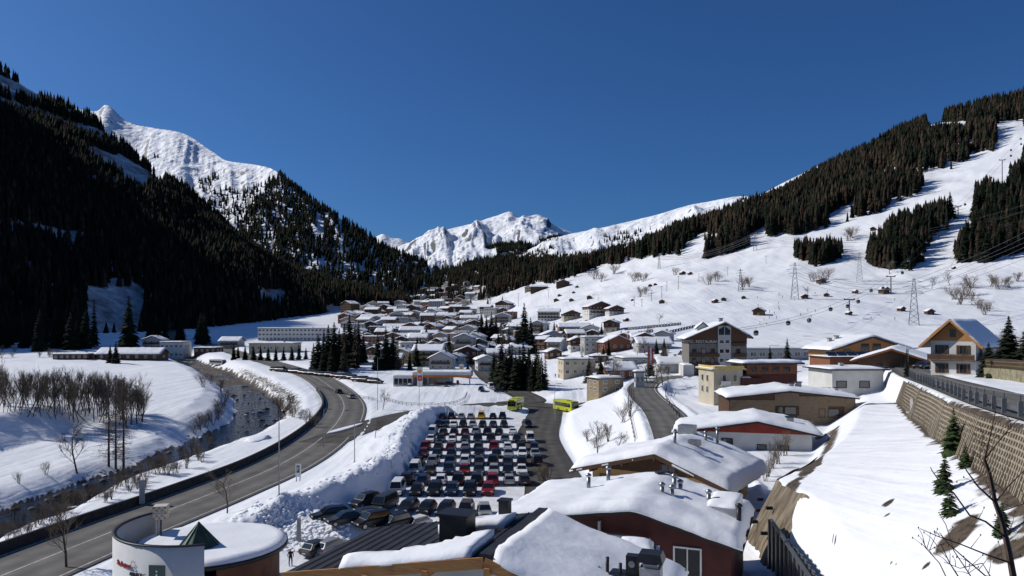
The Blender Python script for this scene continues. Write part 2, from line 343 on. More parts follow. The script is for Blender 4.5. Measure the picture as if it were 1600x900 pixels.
for k in range(2):
    P = np.pad(GZ, 1, mode='edge'); GZ = (P[:-2, 1:-1]+P[2:, 1:-1]+P[1:-1, :-2]+P[1:-1, 2:]+4*GZ)/8
# ski slope relief
GZ += sstep(330, 700, GY)*sstep(-120, 120, GX+0.095*GY)*(fbm(GX/160, GY/160, 5, 5)*np.clip(GY/90, 0, 16)+ridged(GX/45, GY/60, 9, 4)*np.clip(GY/330, 0, 3.2))
GZ += fbm(GX/14, GY/14, 3, 4)*np.interp(GY, [0, 200, 500], [0.18, 0.3, 0.8])+fbm(GX/3, GY/3, 13, 3)*0.07
# river cut and the stepped left bank
d, sg, par = poly_dist(GX, GY, RIVER)
far = sstep(165, 215, GY)
left = np.where(sg > 0, d, -d)
wv = left+fbm(GX/9, GY/9, 21, 3)*1.6; wv = wv+np.where(wv > 0, 1.5, -3.2)*(1-sstep(130, 200, GY))
near_l = np.interp(wv, [6.5, 11, 13, 32, 39.5, 50, 120], [-4.2, -1.6, -1.2, -0.4, 5.2, 5.5, 5.8])
far_l = np.interp(wv, [7, 12, 17, 30, 120], [-4.2, 0.0, 2.0, 2.6, 4.4])
lz = near_l*(1-far)+far_l*far
rz_ = np.interp(-wv, [6.5, 11.5, 14], [-4.2, -0.8, 0.0])
dz = np.where(wv > 0, lz, rz_)
dz = np.where((wv > -14) | (wv > 0), dz, 0)
dz *= 1-sstep(560, 760, GY)
GZ += dz
# berms / terrain waves on the left field
GZ += np.where(wv > 40, 1, 0)*fbm(GX/40, GY/40, 31, 3)*1.2*(1-far)
# snow banks round the car park
db, sb, pb = poly_dist(GX, GY, BANK)
lot_side = sb < 0
hb = np.where(lot_side, np.interp(db, [0, 0.8, 2.6], [1, 0.9, 0]), np.interp(db, [0, 2.5, 7, 14], [1, 0.86, 0.38, 0]))
bh = np.interp(pb, [0, 10, 18, 40, 52, 60, 66], [0.5, 2.2, 3.3, 3.6, 3.0, 1.8, 0.3])
GZ += hb*bh*(1+0.18*fbm(GX/2.2, GY/2.2, 41, 3))+hb*0.3*ridged(GX/1.3, GY/1.3, 43, 3)*sstep(0, .3, hb)
def mound(cx, cy, rx, ry, h, s=0, lump=0.3):
    global GZ
    q = np.exp(-((GX-cx)/rx)**2-((GY-cy)/ry)**2); GZ += h*q+q*lump*ridged(GX/0.9, GY/0.9, 50+s, 3)
mound(-25, 89, 5.5, 4, 1.6, 1, 0.45); mound(-17.5, 84.5, 5, 2.3, 1.6, 2, 0.25); mound(-30, 82, 6, 5, 0.9, 3, 0.45)
mound(-13, 262, 20, 18, 1.0, 4); mound(8, 236, 3, 3, 0.0, 5); mound(20, 234, 12, 5, 2.2, 6, .5); mound(-31, 240, 10, 6, 1.0, 8)
mound(31, 236, 8, 4, 2.0, 7, .5); mound(-47.5, 172, 1.5, 14, 0.0, 9)
# snow hollow inside the hotel bend
q = np.exp(-((GX-47)/7)**2-((GY-190)/12)**2); GZ -= 3.2*q
# paths of the roads: flatten
def flatten(line, hw, blend=3.0, drop=0.13, berm=0.0):
    global GZ
    xs = np.array([p[:2] for p in line]); bb = (GX > xs[:, 0].min()-hw-8) & (GX < xs[:, 0].max()+hw+8) & (GY > xs[:, 1].min()-hw-8) & (GY < xs[:, 1].max()+hw+8)
    dd, s_, pp = poly_dist(GX[bb], GY[bb], line); zz = np.interp(pp, range(len(line)), [p[2] for p in line])-drop
    k = 1-sstep(hw, hw+blend, dd); z0 = GZ[bb]*(1-k)+zz*k
    if berm: z0 = z0+berm*np.exp(-((dd-hw-0.9)/0.6)**2)*(0.75+0.5*fbm(GX[bb]/1.5, GY[bb]/1.5, 77, 3))
    GZ[bb] = z0
flatten(HOTEL_ROAD, 4.0, 3.0, berm=0.7); flatten(UPPER_ROAD, 3.4, 1.2)
flatten(BRANCH_ROAD, 5.0, 4, berm=0.55); flatten(BUS_ROAD, 5, 3); flatten(LOT_ROAD, 5.5, 2.0)
flatten(MAIN_ROAD, 6.6, 2.0, berm=0.25)
for k in range(NR):      # car park floor
    y = Yr[k]
    if 84 < y < 199:
        lx = LOT_X(y); m = (GX[k] > lx) & (GX[k] < 4)
        if y < 92: m &= GX[k] > -8
        GZ[k, m] = np.minimum(GZ[k, m], -0.08)
# ground dirt mask: brown earth on river banks and cut slopes
tint = np.zeros_like(GZ)
tint += 0.62*(np.exp(-((wv+10)/3.6)**2)*(1-sstep(330, 430, GY))+0.7*np.exp(-((wv-8.2)/1.6)**2)*(1-sstep(180, 220, GY)))+0.7*(np.abs(wv) < 7.5)
dn = np.interp(GY, [20, 45, 60, 100], [14.3, 17.8, 22.2, 42]); tint += 0.75*np.exp(-((GX-dn-1.6)/1.3)**2)*(GY > 62)*(GY < 112)
dn2 = np.interp(GY, [20, 30, 45, 60], [15.6, 20.2, 25.3, 32]); tint += 0.30*np.exp(-((GX-dn2)/2.0)**2)*(GY < 58)
wt = np.interp(GY, [30, 60, 100], [22.2, 34.8, 52.8]); tint += 0.9*np.exp(-((GX-wt)/1.2)**2)*(GY < 112)
GPX = 800+F*GX/GY; GPY = HOR-F*(GZ-CAMZ)/GY
def blob(cx, cy, rx, ry, ang=0.0, k=0.8):      # patches of bare earth on the near slope
    global tint
    ux = (GPX-cx)*math.cos(ang)+(GPY-cy)*math.sin(ang); uy = -(GPX-cx)*math.sin(ang)+(GPY-cy)*math.cos(ang)
    tint += k*np.exp(-((ux/rx)**2+(uy/ry)**2)**1.5)*(GY < 75)
for q_ in ((1490, 842, 46, 15, -.75), (1578, 862, 40, 14, -.3), (1388, 786, 14, 4, -.5), (1386, 806, 9, 3, -.5), (1304, 842, 9, 4, -.4), (1300, 665, 22, 5, -.6), (1290, 690, 30, 6, -.6), (1446, 886, 10, 4, -.5), (1395, 880, 12, 3, .1), (1560, 735, 30, 8, -.6), (1520, 700, 16, 7, -.6), (1262, 735, 24, 10, -.75), (1236, 765, 20, 12, -.9)): blob(*q_)
VG = np.stack([GX, GY, GZ], -1).reshape(-1, 3)
ii = (np.arange(NR-1)[:, None]*NC+np.arange(NC-1)[None, :]).ravel()
FG = np.stack([ii, ii+1, ii+NC+1, ii+NC], -1)
tc3 = np.repeat(np.clip(tint, 0, 1.0).reshape(-1, 1), 3, 1)
ground = link('ground', np_mesh('ground', VG, FG, [M_SNOW], True, tc3)); tag(ground, 'snow covered valley floor and ski slope', kind='structure')

def grid_mesh(name, P, mats, kind='structure', label=None, colors=None):
    nu, nv = P.shape[:2]; i = (np.arange(nu-1)[:, None]*nv+np.arange(nv-1)[None, :]).ravel()
    Fq = np.stack([i, i+1, i+nv+1, i+nv], -1)
    o = link(name, np_mesh(name, P.reshape(-1, 3), Fq, mats, True, colors)); tag(o, label, kind=kind)
    return o, P.reshape(-1, 3), Fq
def resample(pts, n):
    p = np.array(smooth_line([tuple(q) for q in pts], 12)); s = np.concatenate([[0], np.cumsum(np.linalg.norm(np.diff(p, axis=0), axis=1))])
    t = np.linspace(0, s[-1], n); return np.stack([np.interp(t, s, p[:, k]) for k in range(3)], -1)
MTN = {}
def mountain(name, ridge, foot, back, mats, nu=200, nv=90, amp=20, ns=200, seed=1, bulge=0.0, rough_ridge=0.4, label=None, rid=0.6, mid=None, downcut=0.0, cut_scale=120):
    Rg = resample([at(*p) for p in ridge], nu); Ft = resample([at(*p) for p in foot], nu); Bk = Rg+np.array(back)
    P = np.zeros((nu, nv+14, 3)); v = np.linspace(0, 1, nv)
    Md = resample([at(*p) for p in mid], nu) if mid is not None else None
    for j in range(nv):
        t = v[j]
        if Md is None: q = Ft*(1-t)+Rg*t
        else: q = (Ft*(1-t*2)+Md*t*2) if t < 0.5 else (Md*(2-t*2)+Rg*(t*2-1))
        q = q.copy(); q[:, 2] += bulge*4*t*(1-t); P[:, j] = q
    for k in range(14):
        t = (k+1)/14; P[:, nv+k] = Rg*(1-t)+Bk*t
    if Md is not None:
        for k in range(6):
            Q = P.copy(); Q[:, 1:nv-1] = (P[:, :nv-2]+2*P[:, 1:nv-1]+P[:, 2:nv])/4; P = Q
    vv = np.concatenate([v, np.ones(14)])[None, :]
    env = sstep(0, 0.12, vv)*(1-(1-rough_ridge)*sstep(0.85, 1.0, vv))
    x, y, z = P[..., 0], P[..., 1], P[..., 2]
    dis = amp*(rid*ridged(x/ns, (y+z)/ns, seed, 6, .58)+(1-rid)*fbm(x/ns*1.7, (y-z)/ns*1.7, seed+11, 6))
    if downcut:
        s = np.linspace(0, 1, nu)[:, None]*np.linalg.norm(Rg[-1]-Rg[0])
        dis = dis+downcut*ridged((s+60*fbm(x/ns, z/ns, seed+3, 3))/cut_scale, vv*1.2, seed+5, 4)*np.sin(np.pi*np.clip(vv, 0, 1))**0.7
    P[..., 2] += dis*env
    o, V, Fq = grid_mesh(name, P, mats, 'structure', label)
    MTN[name] = (P, V, Fq); return o
mountain('wooded_mountain', [(-2600, -1000, 520), (-1500, -920, 760), (-700, -440, 1120), (-300, -75, 1300), (0, 112, 1330), (80, 160, 1350), (140, 188, 1370), (250, 282, 1400), (330, 355, 1430), (400, 404, 1450), (470, 434, 1470), (560, 460, 1500), (640, 474, 1560)],  # unseen ridge points left of frame, raised to shade the valley side
         [(-2600, 560, 260), (-1400, 590, 300), (-700, 575, 380), (-330, 560, 470), (0, 546, 560), (60, 548, 590), (140, 546, 620), (240, 536, 690), (320, 528, 760), (400, 516, 880), (470, 508, 1000), (560, 494, 1200), (640, 478, 1400)],
         (-500, 700, -250), [M_FORESTFLOOR], 230, 90, 26, 210, 3, rough_ridge=0.25, label='steep shaded forested mountain on the left', rid=0.5)
mountain('snowy_shoulder', [(-160, 60, 4300), (60, 150, 4100), (143, 174, 4000), (168, 164, 3950), (205, 193, 3850), (280, 207, 3500), (330, 236, 3200), (355, 252, 3000), (420, 262, 2700), (450, 287, 2500), (500, 322, 2350), (560, 360, 2250), (620, 402, 2200), (690, 440, 2150)],
         [(-160, 420, 2300), (60, 420, 2200), (143, 430, 2100), (168, 432, 2080), (205, 436, 2060), (280, 446, 2000), (330, 452, 1950), (355, 456, 1930), (420, 462, 1880), (450, 464, 1850), (500, 466, 1840), (560, 468, 1830), (620, 470, 1820), (700, 472, 1820)],
         (-200, 1400, -500), [M_PEAK], 260, 110, 55, 420, 5, rough_ridge=0.12, label='snowy mountain shoulder with forest below', rid=0.55, downcut=26, cut_scale=170)
mountain('distant_peak', [(560, 372, 11000), (585, 371, 11000), (598, 367, 11000), (612, 373, 11000), (626, 374, 11000), (640, 381, 11000), (670, 392, 11000)],
         [(560, 470, 8000), (585, 470, 8000), (598, 470, 8000), (612, 470, 8000), (626, 470, 8000), (640, 470, 8000), (670, 470, 8000)],
         (0, 1500, -900), [M_PEAK], 60, 40, 60, 500, 8, rough_ridge=0.5, label='small distant snow peak')
mountain('central_peak', [(560, 420, 6600), (600, 396, 6500), (640, 380, 6400), (690, 361, 6300), (730, 352, 6250), (765, 343, 6200), (796, 333, 6200), (812, 341, 6200), (842, 335, 6200), (862, 348, 6200), (884, 360, 6200), (930, 375, 6200), (1000, 390, 6200)],
         [(560, 440, 4300), (600, 440, 4300), (640, 440, 4300), (690, 445, 4200), (730, 448, 4100), (765, 448, 4100), (796, 448, 4100), (812, 448, 4100), (842, 448, 4100), (862, 448, 4100), (884, 448, 4100), (930, 448, 4100), (1000, 448, 4100)],
         (0, 2000, -900), [M_PEAK], 240, 110, 100, 620, 12, rough_ridge=0.3, label='bright snow peak closing the valley', rid=0.7, downcut=110, cut_scale=330)
mountain('snow_ridge', [(700, 452, 4600), (780, 415, 4400), (840, 384, 4200), (880, 369, 4000), (960, 352, 3800), (1040, 332, 3500), (1085, 319, 3350), (1150, 307, 3150), (1200, 312, 3000), (1300, 330, 2800)],
         [(700, 462, 2500), (780, 458, 2450), (840, 452, 2400), (880, 448, 2350), (960, 440, 2300), (1040, 425, 2250), (1085, 410, 2250), (1150, 390, 2250), (1200, 370, 2250), (1300, 350, 2250)],
         (100, 1400, -500), [M_PEAK], 220, 90, 45, 380, 15, rough_ridge=0.15, label='long snowy ridge with scattered trees', rid=0.6, downcut=40, cut_scale=200)
mountain('upper_snow_ridge', [(1050, 390, 2600), (1120, 345, 2500), (1190, 304, 2400), (1250, 273, 2300), (1300, 252, 2250), (1400, 235, 2200), (1600, 190, 2150)],
         [(1050, 420, 1900), (1120, 380, 1900), (1190, 345, 1850), (1250, 318, 1800), (1300, 300, 1750), (1400, 270, 1750), (1600, 230, 1750)],
         (100, 900, -400), [M_PEAK], 120, 40, 14, 200, 18, rough_ridge=0.2, label='sunlit snow ridge behind the right forest')
mountain('wooded_spur', [(560, 478, 2000), (640, 462, 1900), (680, 452, 1820), (715, 432, 1720), (760, 420, 1620), (800, 412, 1560), (850, 410, 1520), (900, 414, 1500), (960, 416, 1500), (1010, 415, 1480)],
         [(560, 500, 1500), (640, 486, 1500), (680, 480, 1450), (715, 472, 1400), (760, 468, 1260), (800, 458, 1230), (850, 449, 1220), (900, 444, 1220), (960, 440, 1230), (1010, 434, 1250)],
         (0, 500, -160), [M_FORESTFLOOR], 120, 50, 10, 130, 22, rough_ridge=0.3, label='dark wooded spur between valley and ski slope')

# one ray tree over all the terrain
def bvh(parts):
    Vs = []; Fs = []; b = 0
    for V, Fq in parts: Vs.append(V); Fs.append(Fq+b); b += len(V)
    return BVHTree.FromPolygons(np.concatenate(Vs).tolist(), np.concatenate(Fs).tolist())
BV_G = bvh([(VG, FG)]); BV_ALL = bvh([(VG, FG)]+[(V, Fq) for (P, V, Fq) in MTN.values()])
print('terrain', round(time.time()-T0, 1))
def G(px, py, tree=None):
    """ground point seen at a photo pixel"""
    d = Vector(((px-800)/F, 1, (HOR-py)/F)).normalized()
    h = (tree or BV_ALL).ray_cast(Vector((0, 0, CAMZ)), d)
    return h[0] if h[0] is not None else at(px, py, 900)
def gz(x, y, tree=None):
    h = (tree or BV_G).ray_cast(Vector((x, y, 3000)), Vector((0, 0, -1)))
    return h[0].z if h[0] is not None else 0.0

# ------------------------------------------------------------------ river water, roads, car park floor
def ribbon(name, line, hw, m, label, lift=0.0, hw2=None, cross=17, z=None, seg=1):
    pts = [np.array(p, float) for p in line]; n = len(pts); P = np.zeros((n, cross, 3))
    for i in range(n):
        d = pts[min(i+1, n-1)][:2]-pts[max(i-1, 0)][:2]; d = d/np.linalg.norm(d); nn = np.array([-d[1], d[0]])
        for j in range(cross):
            s = (j/(cross-1)*2-1); s = s*(hw if s < 0 or hw2 is None else hw2)
            q = pts[i][:2]+nn*s; P[i, j] = (q[0], q[1], (pts[i][2] if z is None else z(q[1]))+lift)
    s = np.linspace(-1, 1, cross)[None, :]+0*P[..., 0]; nz = fbm(P[..., 0]/6, P[..., 1]/14, 201, 3)      # worn wheel lanes, wet dirty gutters
    lane = 1.0+0.16*np.cos(s*math.pi*4)-0.55*sstep(.80, 1.0, np.abs(s)+.07*nz)+.16*nz
    o, V, Fq = grid_mesh(name, P, [m], 'structure', label, np.repeat(np.clip(lane, .25, 1.3).reshape(-1, 1), 3, 1) if cross > 4 else None); return o
def asphalt_mat(name, col, col2, scale=0.4, streak=None):
    return mat(name, col, 0.85, col2, scale, 0.25, 9.0, dist=0.02, obj=False, detail=8, spec=0.2, attr='tint')
M_ASPH = asphalt_mat('dry_asphalt', (0.165, 0.155, 0.14), (0.115, 0.108, 0.10), 0.35)
M_WET = asphalt_mat('wet_asphalt', (0.10, 0.092, 0.082), (0.055, 0.05, 0.046), 0.3)
M_PACK = mat('packed_snow', (0.82, 0.82, 0.83), 0.7, (0.60, 0.59, 0.58), 0.45, 0.3, 4, dist=0.05, obj=False, detail=8)
M_LINE = mat('road_paint', (0.62, 0.60, 0.56), 0.8, (0.35, 0.33, 0.30), 1.5, obj=False)
ribbon('main_road', MAIN_ROAD, 6.0, M_ASPH, 'grey main road curving past the river')
ribbon('branch_road', BRANCH_ROAD, 4.8, M_WET, 'wet road from the junction to the village', 0.004)
ribbon('bus_lane', BUS_ROAD, 5.0, M_WET, 'dark wet bus stop lane', 0.012)
ribbon('service_lane', LOT_ROAD, 4.6, M_WET, 'muddy service lane beside the car park', 0.016)
ribbon('hotel_road', HOTEL_ROAD, 3.7, M_ASPH, 'grey ramp road curving up to the hotel')
ribbon('upper_road', UPPER_ROAD, 3.3, M_ASPH, 'upper road behind the guard rail')
for nm, ln, off in (('road_edge_line', MAIN_ROAD, 5.3), ('road_edge_line', MAIN_ROAD, -5.3), ('road_centre_line', MAIN_ROAD, 0.3), ('road_edge_line', HOTEL_ROAD, -3.1)):
    L = []
    for i, p in enumerate(ln):
        a = ln[max(i-1, 0)]; b = ln[min(i+1, len(ln)-1)]; d = np.array([b[0]-a[0], b[1]-a[1]]); d /= np.linalg.norm(d)
        L.append((p[0]-d[1]*off, p[1]+d[0]*off, p[2]))
    ribbon(nm, L, 0.09, M_LINE, 'painted line on the road', 0.006, cross=2)
ys = np.linspace(85, 198.5, 120); P = np.zeros((120, 16, 3))
for i, y in enumerate(ys): P[i, :, 0] = np.linspace(LOT_X(y)-0.3 if y > 90 else max(LOT_X(y), -12), 3.6, 16); P[i, :, 1] = y; P[i, :, 2] = 0.0
grid_mesh('car_park', P, [M_PACK], 'structure', 'snow packed car park floor')
# water
M_WATER = bpy.data.materials.new('river_water'); M_WATER.use_nodes = True
n = M_WATER.node_tree; b = n.nodes['Principled BSDF']; b.inputs['Base Color'].default_value = (0.012, 0.016, 0.018, 1); b.inputs['Roughness'].default_value = 0.12
g_ = n.nodes.new('ShaderNodeNewGeometry'); tx = n.nodes.new('ShaderNodeTexNoise'); tx.inputs['Scale'].default_value = 0.8; tx.inputs['Detail'].default_value = 6
n.links.new(g_.outputs['Position'], tx.inputs['Vector']); bp = n.nodes.new('ShaderNodeBump'); bp.inputs['Strength'].default_value = 0.9; bp.inputs['Distance'].default_value = 0.5
n.links.new(tx.outputs[0], bp.inputs['Height']); n.links.new(bp.outputs[0], b.inputs['Normal'])
ribbon('river', [(p[0], p[1], float(zf(p[1]))-3.75) for p in RIVER], 8.5, M_WATER, 'dark shallow mountain river')
print('roads', round(time.time()-T0, 1))
# ------------------------------------------------------------------ forests and trees
M_NEEDLE = mat('conifer_needles', (0.022, 0.030, 0.017), 0.9, (0.012, 0.017, 0.010), 1.2, spec=0.1)
M_FOREST = mat('forest_crowns', (1.0, 1.0, 1.0), 0.95, (0.6, 0.6, 0.6), 0.15, attr='tint', obj=False, spec=0.05)
M_LARCH = mat('larch_twigs', (0.095, 0.070, 0.048), 0.95, (0.055, 0.042, 0.03), 1.5, spec=0.1)
M_BARK = mat('tree_bark', (0.12, 0.094, 0.072), 0.95, (0.045, 0.035, 0.028), 6, 0.5, 20, dist=0.03, spec=0.1)
M_TWIG = mat('bare_twigs', (0.21, 0.165, 0.122), 0.95, (0.13, 0.10, 0.075), 2.0, spec=0.1)
def in_poly(px, py, poly):
    c = np.zeros(px.shape, bool); n = len(poly)
    for i in range(n):
        x1, y1 = poly[i]; x2, y2 = poly[(i+1) % n]
        if y1 == y2: continue
        t = ((y1 > py) != (y2 > py)) & (px < (x2-x1)*(py-y1)/(y2-y1)+x1); c ^= t
    return c
def ground_z(X, Y):
    r = np.clip(np.log(Y/14)/math.log(2700/14)*(NR-1), 0, NR-1.001); c = np.clip((X/Y+1.02)/2.04*(NC-1), 0, NC-1.001)
    r0 = r.astype(int); c0 = c.astype(int); fr = r-r0; fc = c-c0
    return (GZ[r0, c0]*(1-fr)*(1-fc)+GZ[r0+1, c0]*fr*(1-fc)+GZ[r0, c0+1]*(1-fr)*fc+GZ[r0+1, c0+1]*fr*fc)
def sample_mtn(name, n):
    P, V, Fq = MTN[name]; a = V[Fq[:, 0]]; b = V[Fq[:, 1]]; c = V[Fq[:, 2]]; d = V[Fq[:, 3]]
    ar = np.abs((b-a)[:, 0]*(d-a)[:, 1]-(b-a)[:, 1]*(d-a)[:, 0])+1e-6; k = RNG.choice(len(Fq), n, p=ar/ar.sum())
    u = RNG.random((n, 1)); v = RNG.random((n, 1)); return a[k]*(1-u)*(1-v)+b[k]*u*(1-v)+c[k]*u*v+d[k]*(1-u)*v
def cone_tree(tiers, pts, seed, slim=1.0):
    rg = np.random.default_rng(seed); V = []; Fc = []
    for t in range(tiers):
        z0 = 0.06+0.86*t/tiers; z1 = min(1.0, z0+1.55/tiers) if tiers > 1 else 1.0
        if t == tiers-1: z1 = 1.0
        r0 = 0.135*slim*(1-z0)**0.8+0.015; b = len(V); V.append((0, 0, z1))
        for k in range(pts):
            a = 2*math.pi*k/pts+rg.random()*0.4; rr = r0*(1.12 if k % 2 else 0.66)*(0.85+0.3*rg.random()); V.append((rr*math.cos(a), rr*math.sin(a), z0-0.03*(k % 2)+0.03*rg.random()))
        for k in range(pts): Fc.append((b, b+1+k, b+1+(k+1) % pts))
    return np.array(V), np.array(Fc)
def forest_mesh(name, pts, hs, tints, tmpls, label, cat_kind='stuff'):
    Vs = []; Fs = []; Cs = []; b = 0; which = RNG.integers(0, len(tmpls), len(pts))
    for k, (tv, tf) in enumerate(tmpls):
        m = which == k; p = pts[m]; h = hs[m]; n = len(p)
        if n == 0: continue
        a = RNG.random(n)*6.283; c = np.cos(a)[:, None]; s = np.sin(a)[:, None]; wd = (0.8+0.5*RNG.random(n))[:, None]
        x = (tv[None, :, 0]*c-tv[None, :, 1]*s)*h[:, None]*wd+p[:, 0:1]; y = (tv[None, :, 0]*s+tv[None, :, 1]*c)*h[:, None]*wd+p[:, 1:2]; z = tv[None, :, 2]*h[:, None]+p[:, 2:3]-0.4
        Vs.append(np.stack([x, y, z], -1).reshape(-1, 3)); Fs.append((tf[None]+(np.arange(n)*len(tv))[:, None, None]).reshape(-1, 3)+b)
        Cs.append(np.repeat(tints[m], len(tv), 0)); b += n*len(tv)
    if not Vs: return
    o = link(name, np_mesh(name, np.concatenate(Vs), np.concatenate(Fs), [M_FOREST], False, np.concatenate(Cs))); tag(o, label, 'forest', kind='stuff'); return o
GREEN = np.array([0.017, 0.022, 0.014]); BROWN = np.array([0.062, 0.044, 0.031])
def tint_for(p, brown_share, seed):
    n = len(p); t = GREEN[None]*(0.65+0.75*RNG.random((n, 1))); f = fbm(p[:, 0]/70, p[:, 1]/70+p[:, 2]/70, seed, 3)*0.5+0.5
    br = RNG.random(n) < np.clip(brown_share*2*f, 0, 1); t[br] = BROWN[None]*(0.5+0.7*RNG.random((br.sum(), 1))); return t, br
T3 = [cone_tree(3, 9, k) for k in range(4)]; T2 = [cone_tree(2, 8, 20+k) for k in range(3)]; T1 = [cone_tree(1, 6, 40+k, 1.1) for k in range(3)]
cand = []     # (pos, height, brown, forest) that may become single trees
FOR = []
def proj(p): return 800+F*p[:, 0]/p[:, 1], HOR-F*(p[:, 2]-CAMZ)/p[:, 1]
def add_forest(name, label, pts, hs, brown, seed, tm): t, br = tint_for(pts, brown, seed); FOR.append([name, label, pts, hs, t, br, tm])
F1 = [(1620, 100), (1620, 190), (1570, 195), (1556, 232), (1520, 240), (1500, 246), (1476, 254), (1440, 262), (1404, 278), (1444, 286), (1442, 302), (1420, 310), (1380, 322), (1340, 350), (1300, 370), (1240, 378), (1180, 394), (1132, 414), (1102, 408), (1106, 392), (1150, 354), (1100, 368), (1040, 392), (980, 405), (920, 418), (860, 440), (820, 430), (900, 395), (1000, 330), (1300, 200)]
CL = [[(1356, 262), (1402, 256), (1404, 276), (1360, 276)], [(1292, 330), (1340, 306), (1344, 322), (1310, 352), (1292, 348)], [(1448, 186), (1514, 184), (1512, 206), (1450, 206)], [(1556, 184), (1600, 182), (1600, 240), (1556, 236)]]
F2 = [(1356, 372), (1392, 338), (1486, 306), (1486, 340), (1452, 380), (1420, 420), (1388, 424), (1356, 410)]
F3 = [(1238, 374), (1322, 374), (1318, 402), (1276, 418), (1240, 402)]
F4 = [(1700, 200), (1600, 246), (1576, 260), (1572, 292), (1545, 276), (1522, 284), (1522, 308), (1532, 316), (1504, 356), (1488, 384), (1488, 405), (1512, 412), (1600, 400), (1700, 400)]
n = 150000; X = RNG.uniform(-150, 1700, n); Y = RNG.uniform(550, 2100, n); ok = (np.abs(X/Y) < 0.8); X = X[ok]; Y = Y[ok]
pt = np.stack([X, Y, ground_z(X, Y)], -1); hs = 13+19*RNG.random(len(pt))**1.3; px, py = proj(pt); gapn = fbm(X/45, Y/45, 66, 3); tpx, tpy = proj(pt+np.stack([0*hs, 0*hs, hs*0.7], -1))
cl = np.zeros(len(pt), bool)
for q in CL: cl |= in_poly(px, py-6, q)
wob = fbm(px/26, py/18, 61, 4)*11+RNG.normal(0, 2.5, len(pt))
f1 = in_poly(px+wob, py+wob, F1) & ~cl & (Y > 900) & (gapn > -0.30)
f4 = (in_poly(px+wob, py, F4) & in_poly(tpx, tpy, F4)) | ((px > 1600) & in_poly(px, py, F4))
f2 = in_poly(px+wob*.7, py+wob*.7, F2) & in_poly(tpx, tpy, F2); f3 = in_poly(px, py, F3) & in_poly(tpx, tpy, F3)
thin = RNG.random(len(pt)) < np.interp(Y, [600, 1200, 2000], [0.95, 0.85, 0.5])
m = f1 & thin; add_forest('slope_forest', 'dense spruce and larch forest along the right ridge', pt[m], hs[m], 0.45, 71, T3)
m = (f2 | f3 | f4) & (gapn > -0.5); add_forest('piste_forest', 'spruce stands between the pistes on the right slope', pt[m], hs[m]*0.95, 0.36, 72, T3)
p = sample_mtn('wooded_mountain', 80000); px, py = proj(p); g_ = fbm(p[:, 0]/60, p[:, 2]/40, 81, 4)
m = (p[:, 1] > 250) & (px > -700) & (px < 720)
gap = (in_poly(px, py, [(132, 452), (225, 448), (226, 500), (215, 530), (140, 545)])) | in_poly(px, py, [(395, 455), (446, 452), (450, 482), (420, 486)]) | ((px > 470) & (py > 462) & (g_ > 0.1)) | in_poly(px, py, [(240, 530), (300, 520), (300, 545), (240, 548)])
sp = in_poly(px, py, [(-20, 90), (60, 130), (180, 205), (260, 290), (215, 300), (130, 240), (60, 190), (-20, 170)])
m &= ~gap & (g_ > np.where(sp, 0.05, -0.55)) & ~((py < 130) & (g_ < 0.0))
m &= RNG.random(len(p)) < np.where(px < -40, 0.25, 1.0)
add_forest('valley_side_forest', 'dark shaded forest covering the left mountain', p[m], RNG.uniform(17, 27, m.sum()), 0.25, 82, T2)
p = sample_mtn('snowy_shoulder', 95000); px, py = proj(p); g_ = fbm(p[:, 0]/140, p[:, 2]/110, 83, 4)
D = in_poly(px, py, [(440, 270), (470, 290), (560, 350), (700, 436), (700, 490), (250, 480), (270, 420), (320, 372), (365, 395), (385, 330), (410, 300)])
S = in_poly(px, py, [(240, 240), (330, 262), (420, 256), (450, 280), (420, 340), (370, 400), (300, 390), (250, 300)])
g2 = fbm(px/9, py/60, 93, 3)
m = (D & (g_ > -0.45) & (g2 > -0.5)) | (S & (g_ > np.interp(py, [240, 300, 380], [.25, .1, -.1])) & (RNG.random(len(p)) < 0.2))
add_forest('shoulder_forest', 'blue dark forest on the second left mountain', p[m], RNG.uniform(17, 28, m.sum()), 0.08, 84, T2)
p = sample_mtn('central_peak', 60000); px, py = proj(p); g_ = fbm(p[:, 0]/260, p[:, 2]/120, 85, 4)
lim = np.interp(px, [600, 640, 690, 720, 760, 830, 885], [424, 430, 424, 414, 402, 392, 386])
m = (py > lim+g_*14) & (px > 600) & (px < 930); m |= (py > lim-16) & (g_ > 0.25) & (px < 930) & (px > 600)
add_forest('far_forest', 'distant forest below the bright snow peak', p[m], RNG.uniform(24, 40, m.sum()), 0.05, 86, T1)
p = sample_mtn('snow_ridge', 36000); px, py = proj(p); g_ = fbm(p[:, 0]/160, p[:, 2]/70, 87, 4)
lim = np.interp(px, [780, 840, 880, 960, 1040, 1100, 1160], [428, 412, 404, 400, 388, 370, 345])
m = (py > lim+g_*16) | ((py > lim-34) & (g_ > 0.12) & (RNG.random(len(p)) < 0.22)); m &= px > 740
add_forest('ridge_forest', 'forest patches on the long snowy ridge', p[m], RNG.uniform(16, 26, m.sum()), 0.1, 88, T2)
p = sample_mtn('wooded_spur', 13000); px, py = proj(p); g_ = fbm(p[:, 0]/50, p[:, 1]/50, 89, 3)
m = (px > 700) & ~((py > 448) & (px < 760) & (g_ > -0.1)) & (RNG.random(len(p)) < 0.9); m |= (px < 700) & (g_ > 0.15)
add_forest('spur_forest', 'dark wooded spur above the village', p[m], RNG.uniform(14, 22, m.sum()), 0.45, 90, T3)
p = sample_mtn('upper_snow_ridge', 2500); px, py = proj(p); m = (fbm(p[:, 0]/90, p[:, 1]/90, 91, 3) > 0.12) & (px < 1330)
add_forest('treeline', 'last scattered trees at the tree line', p[m], RNG.uniform(9, 15, m.sum()), 0.1, 92, T2)

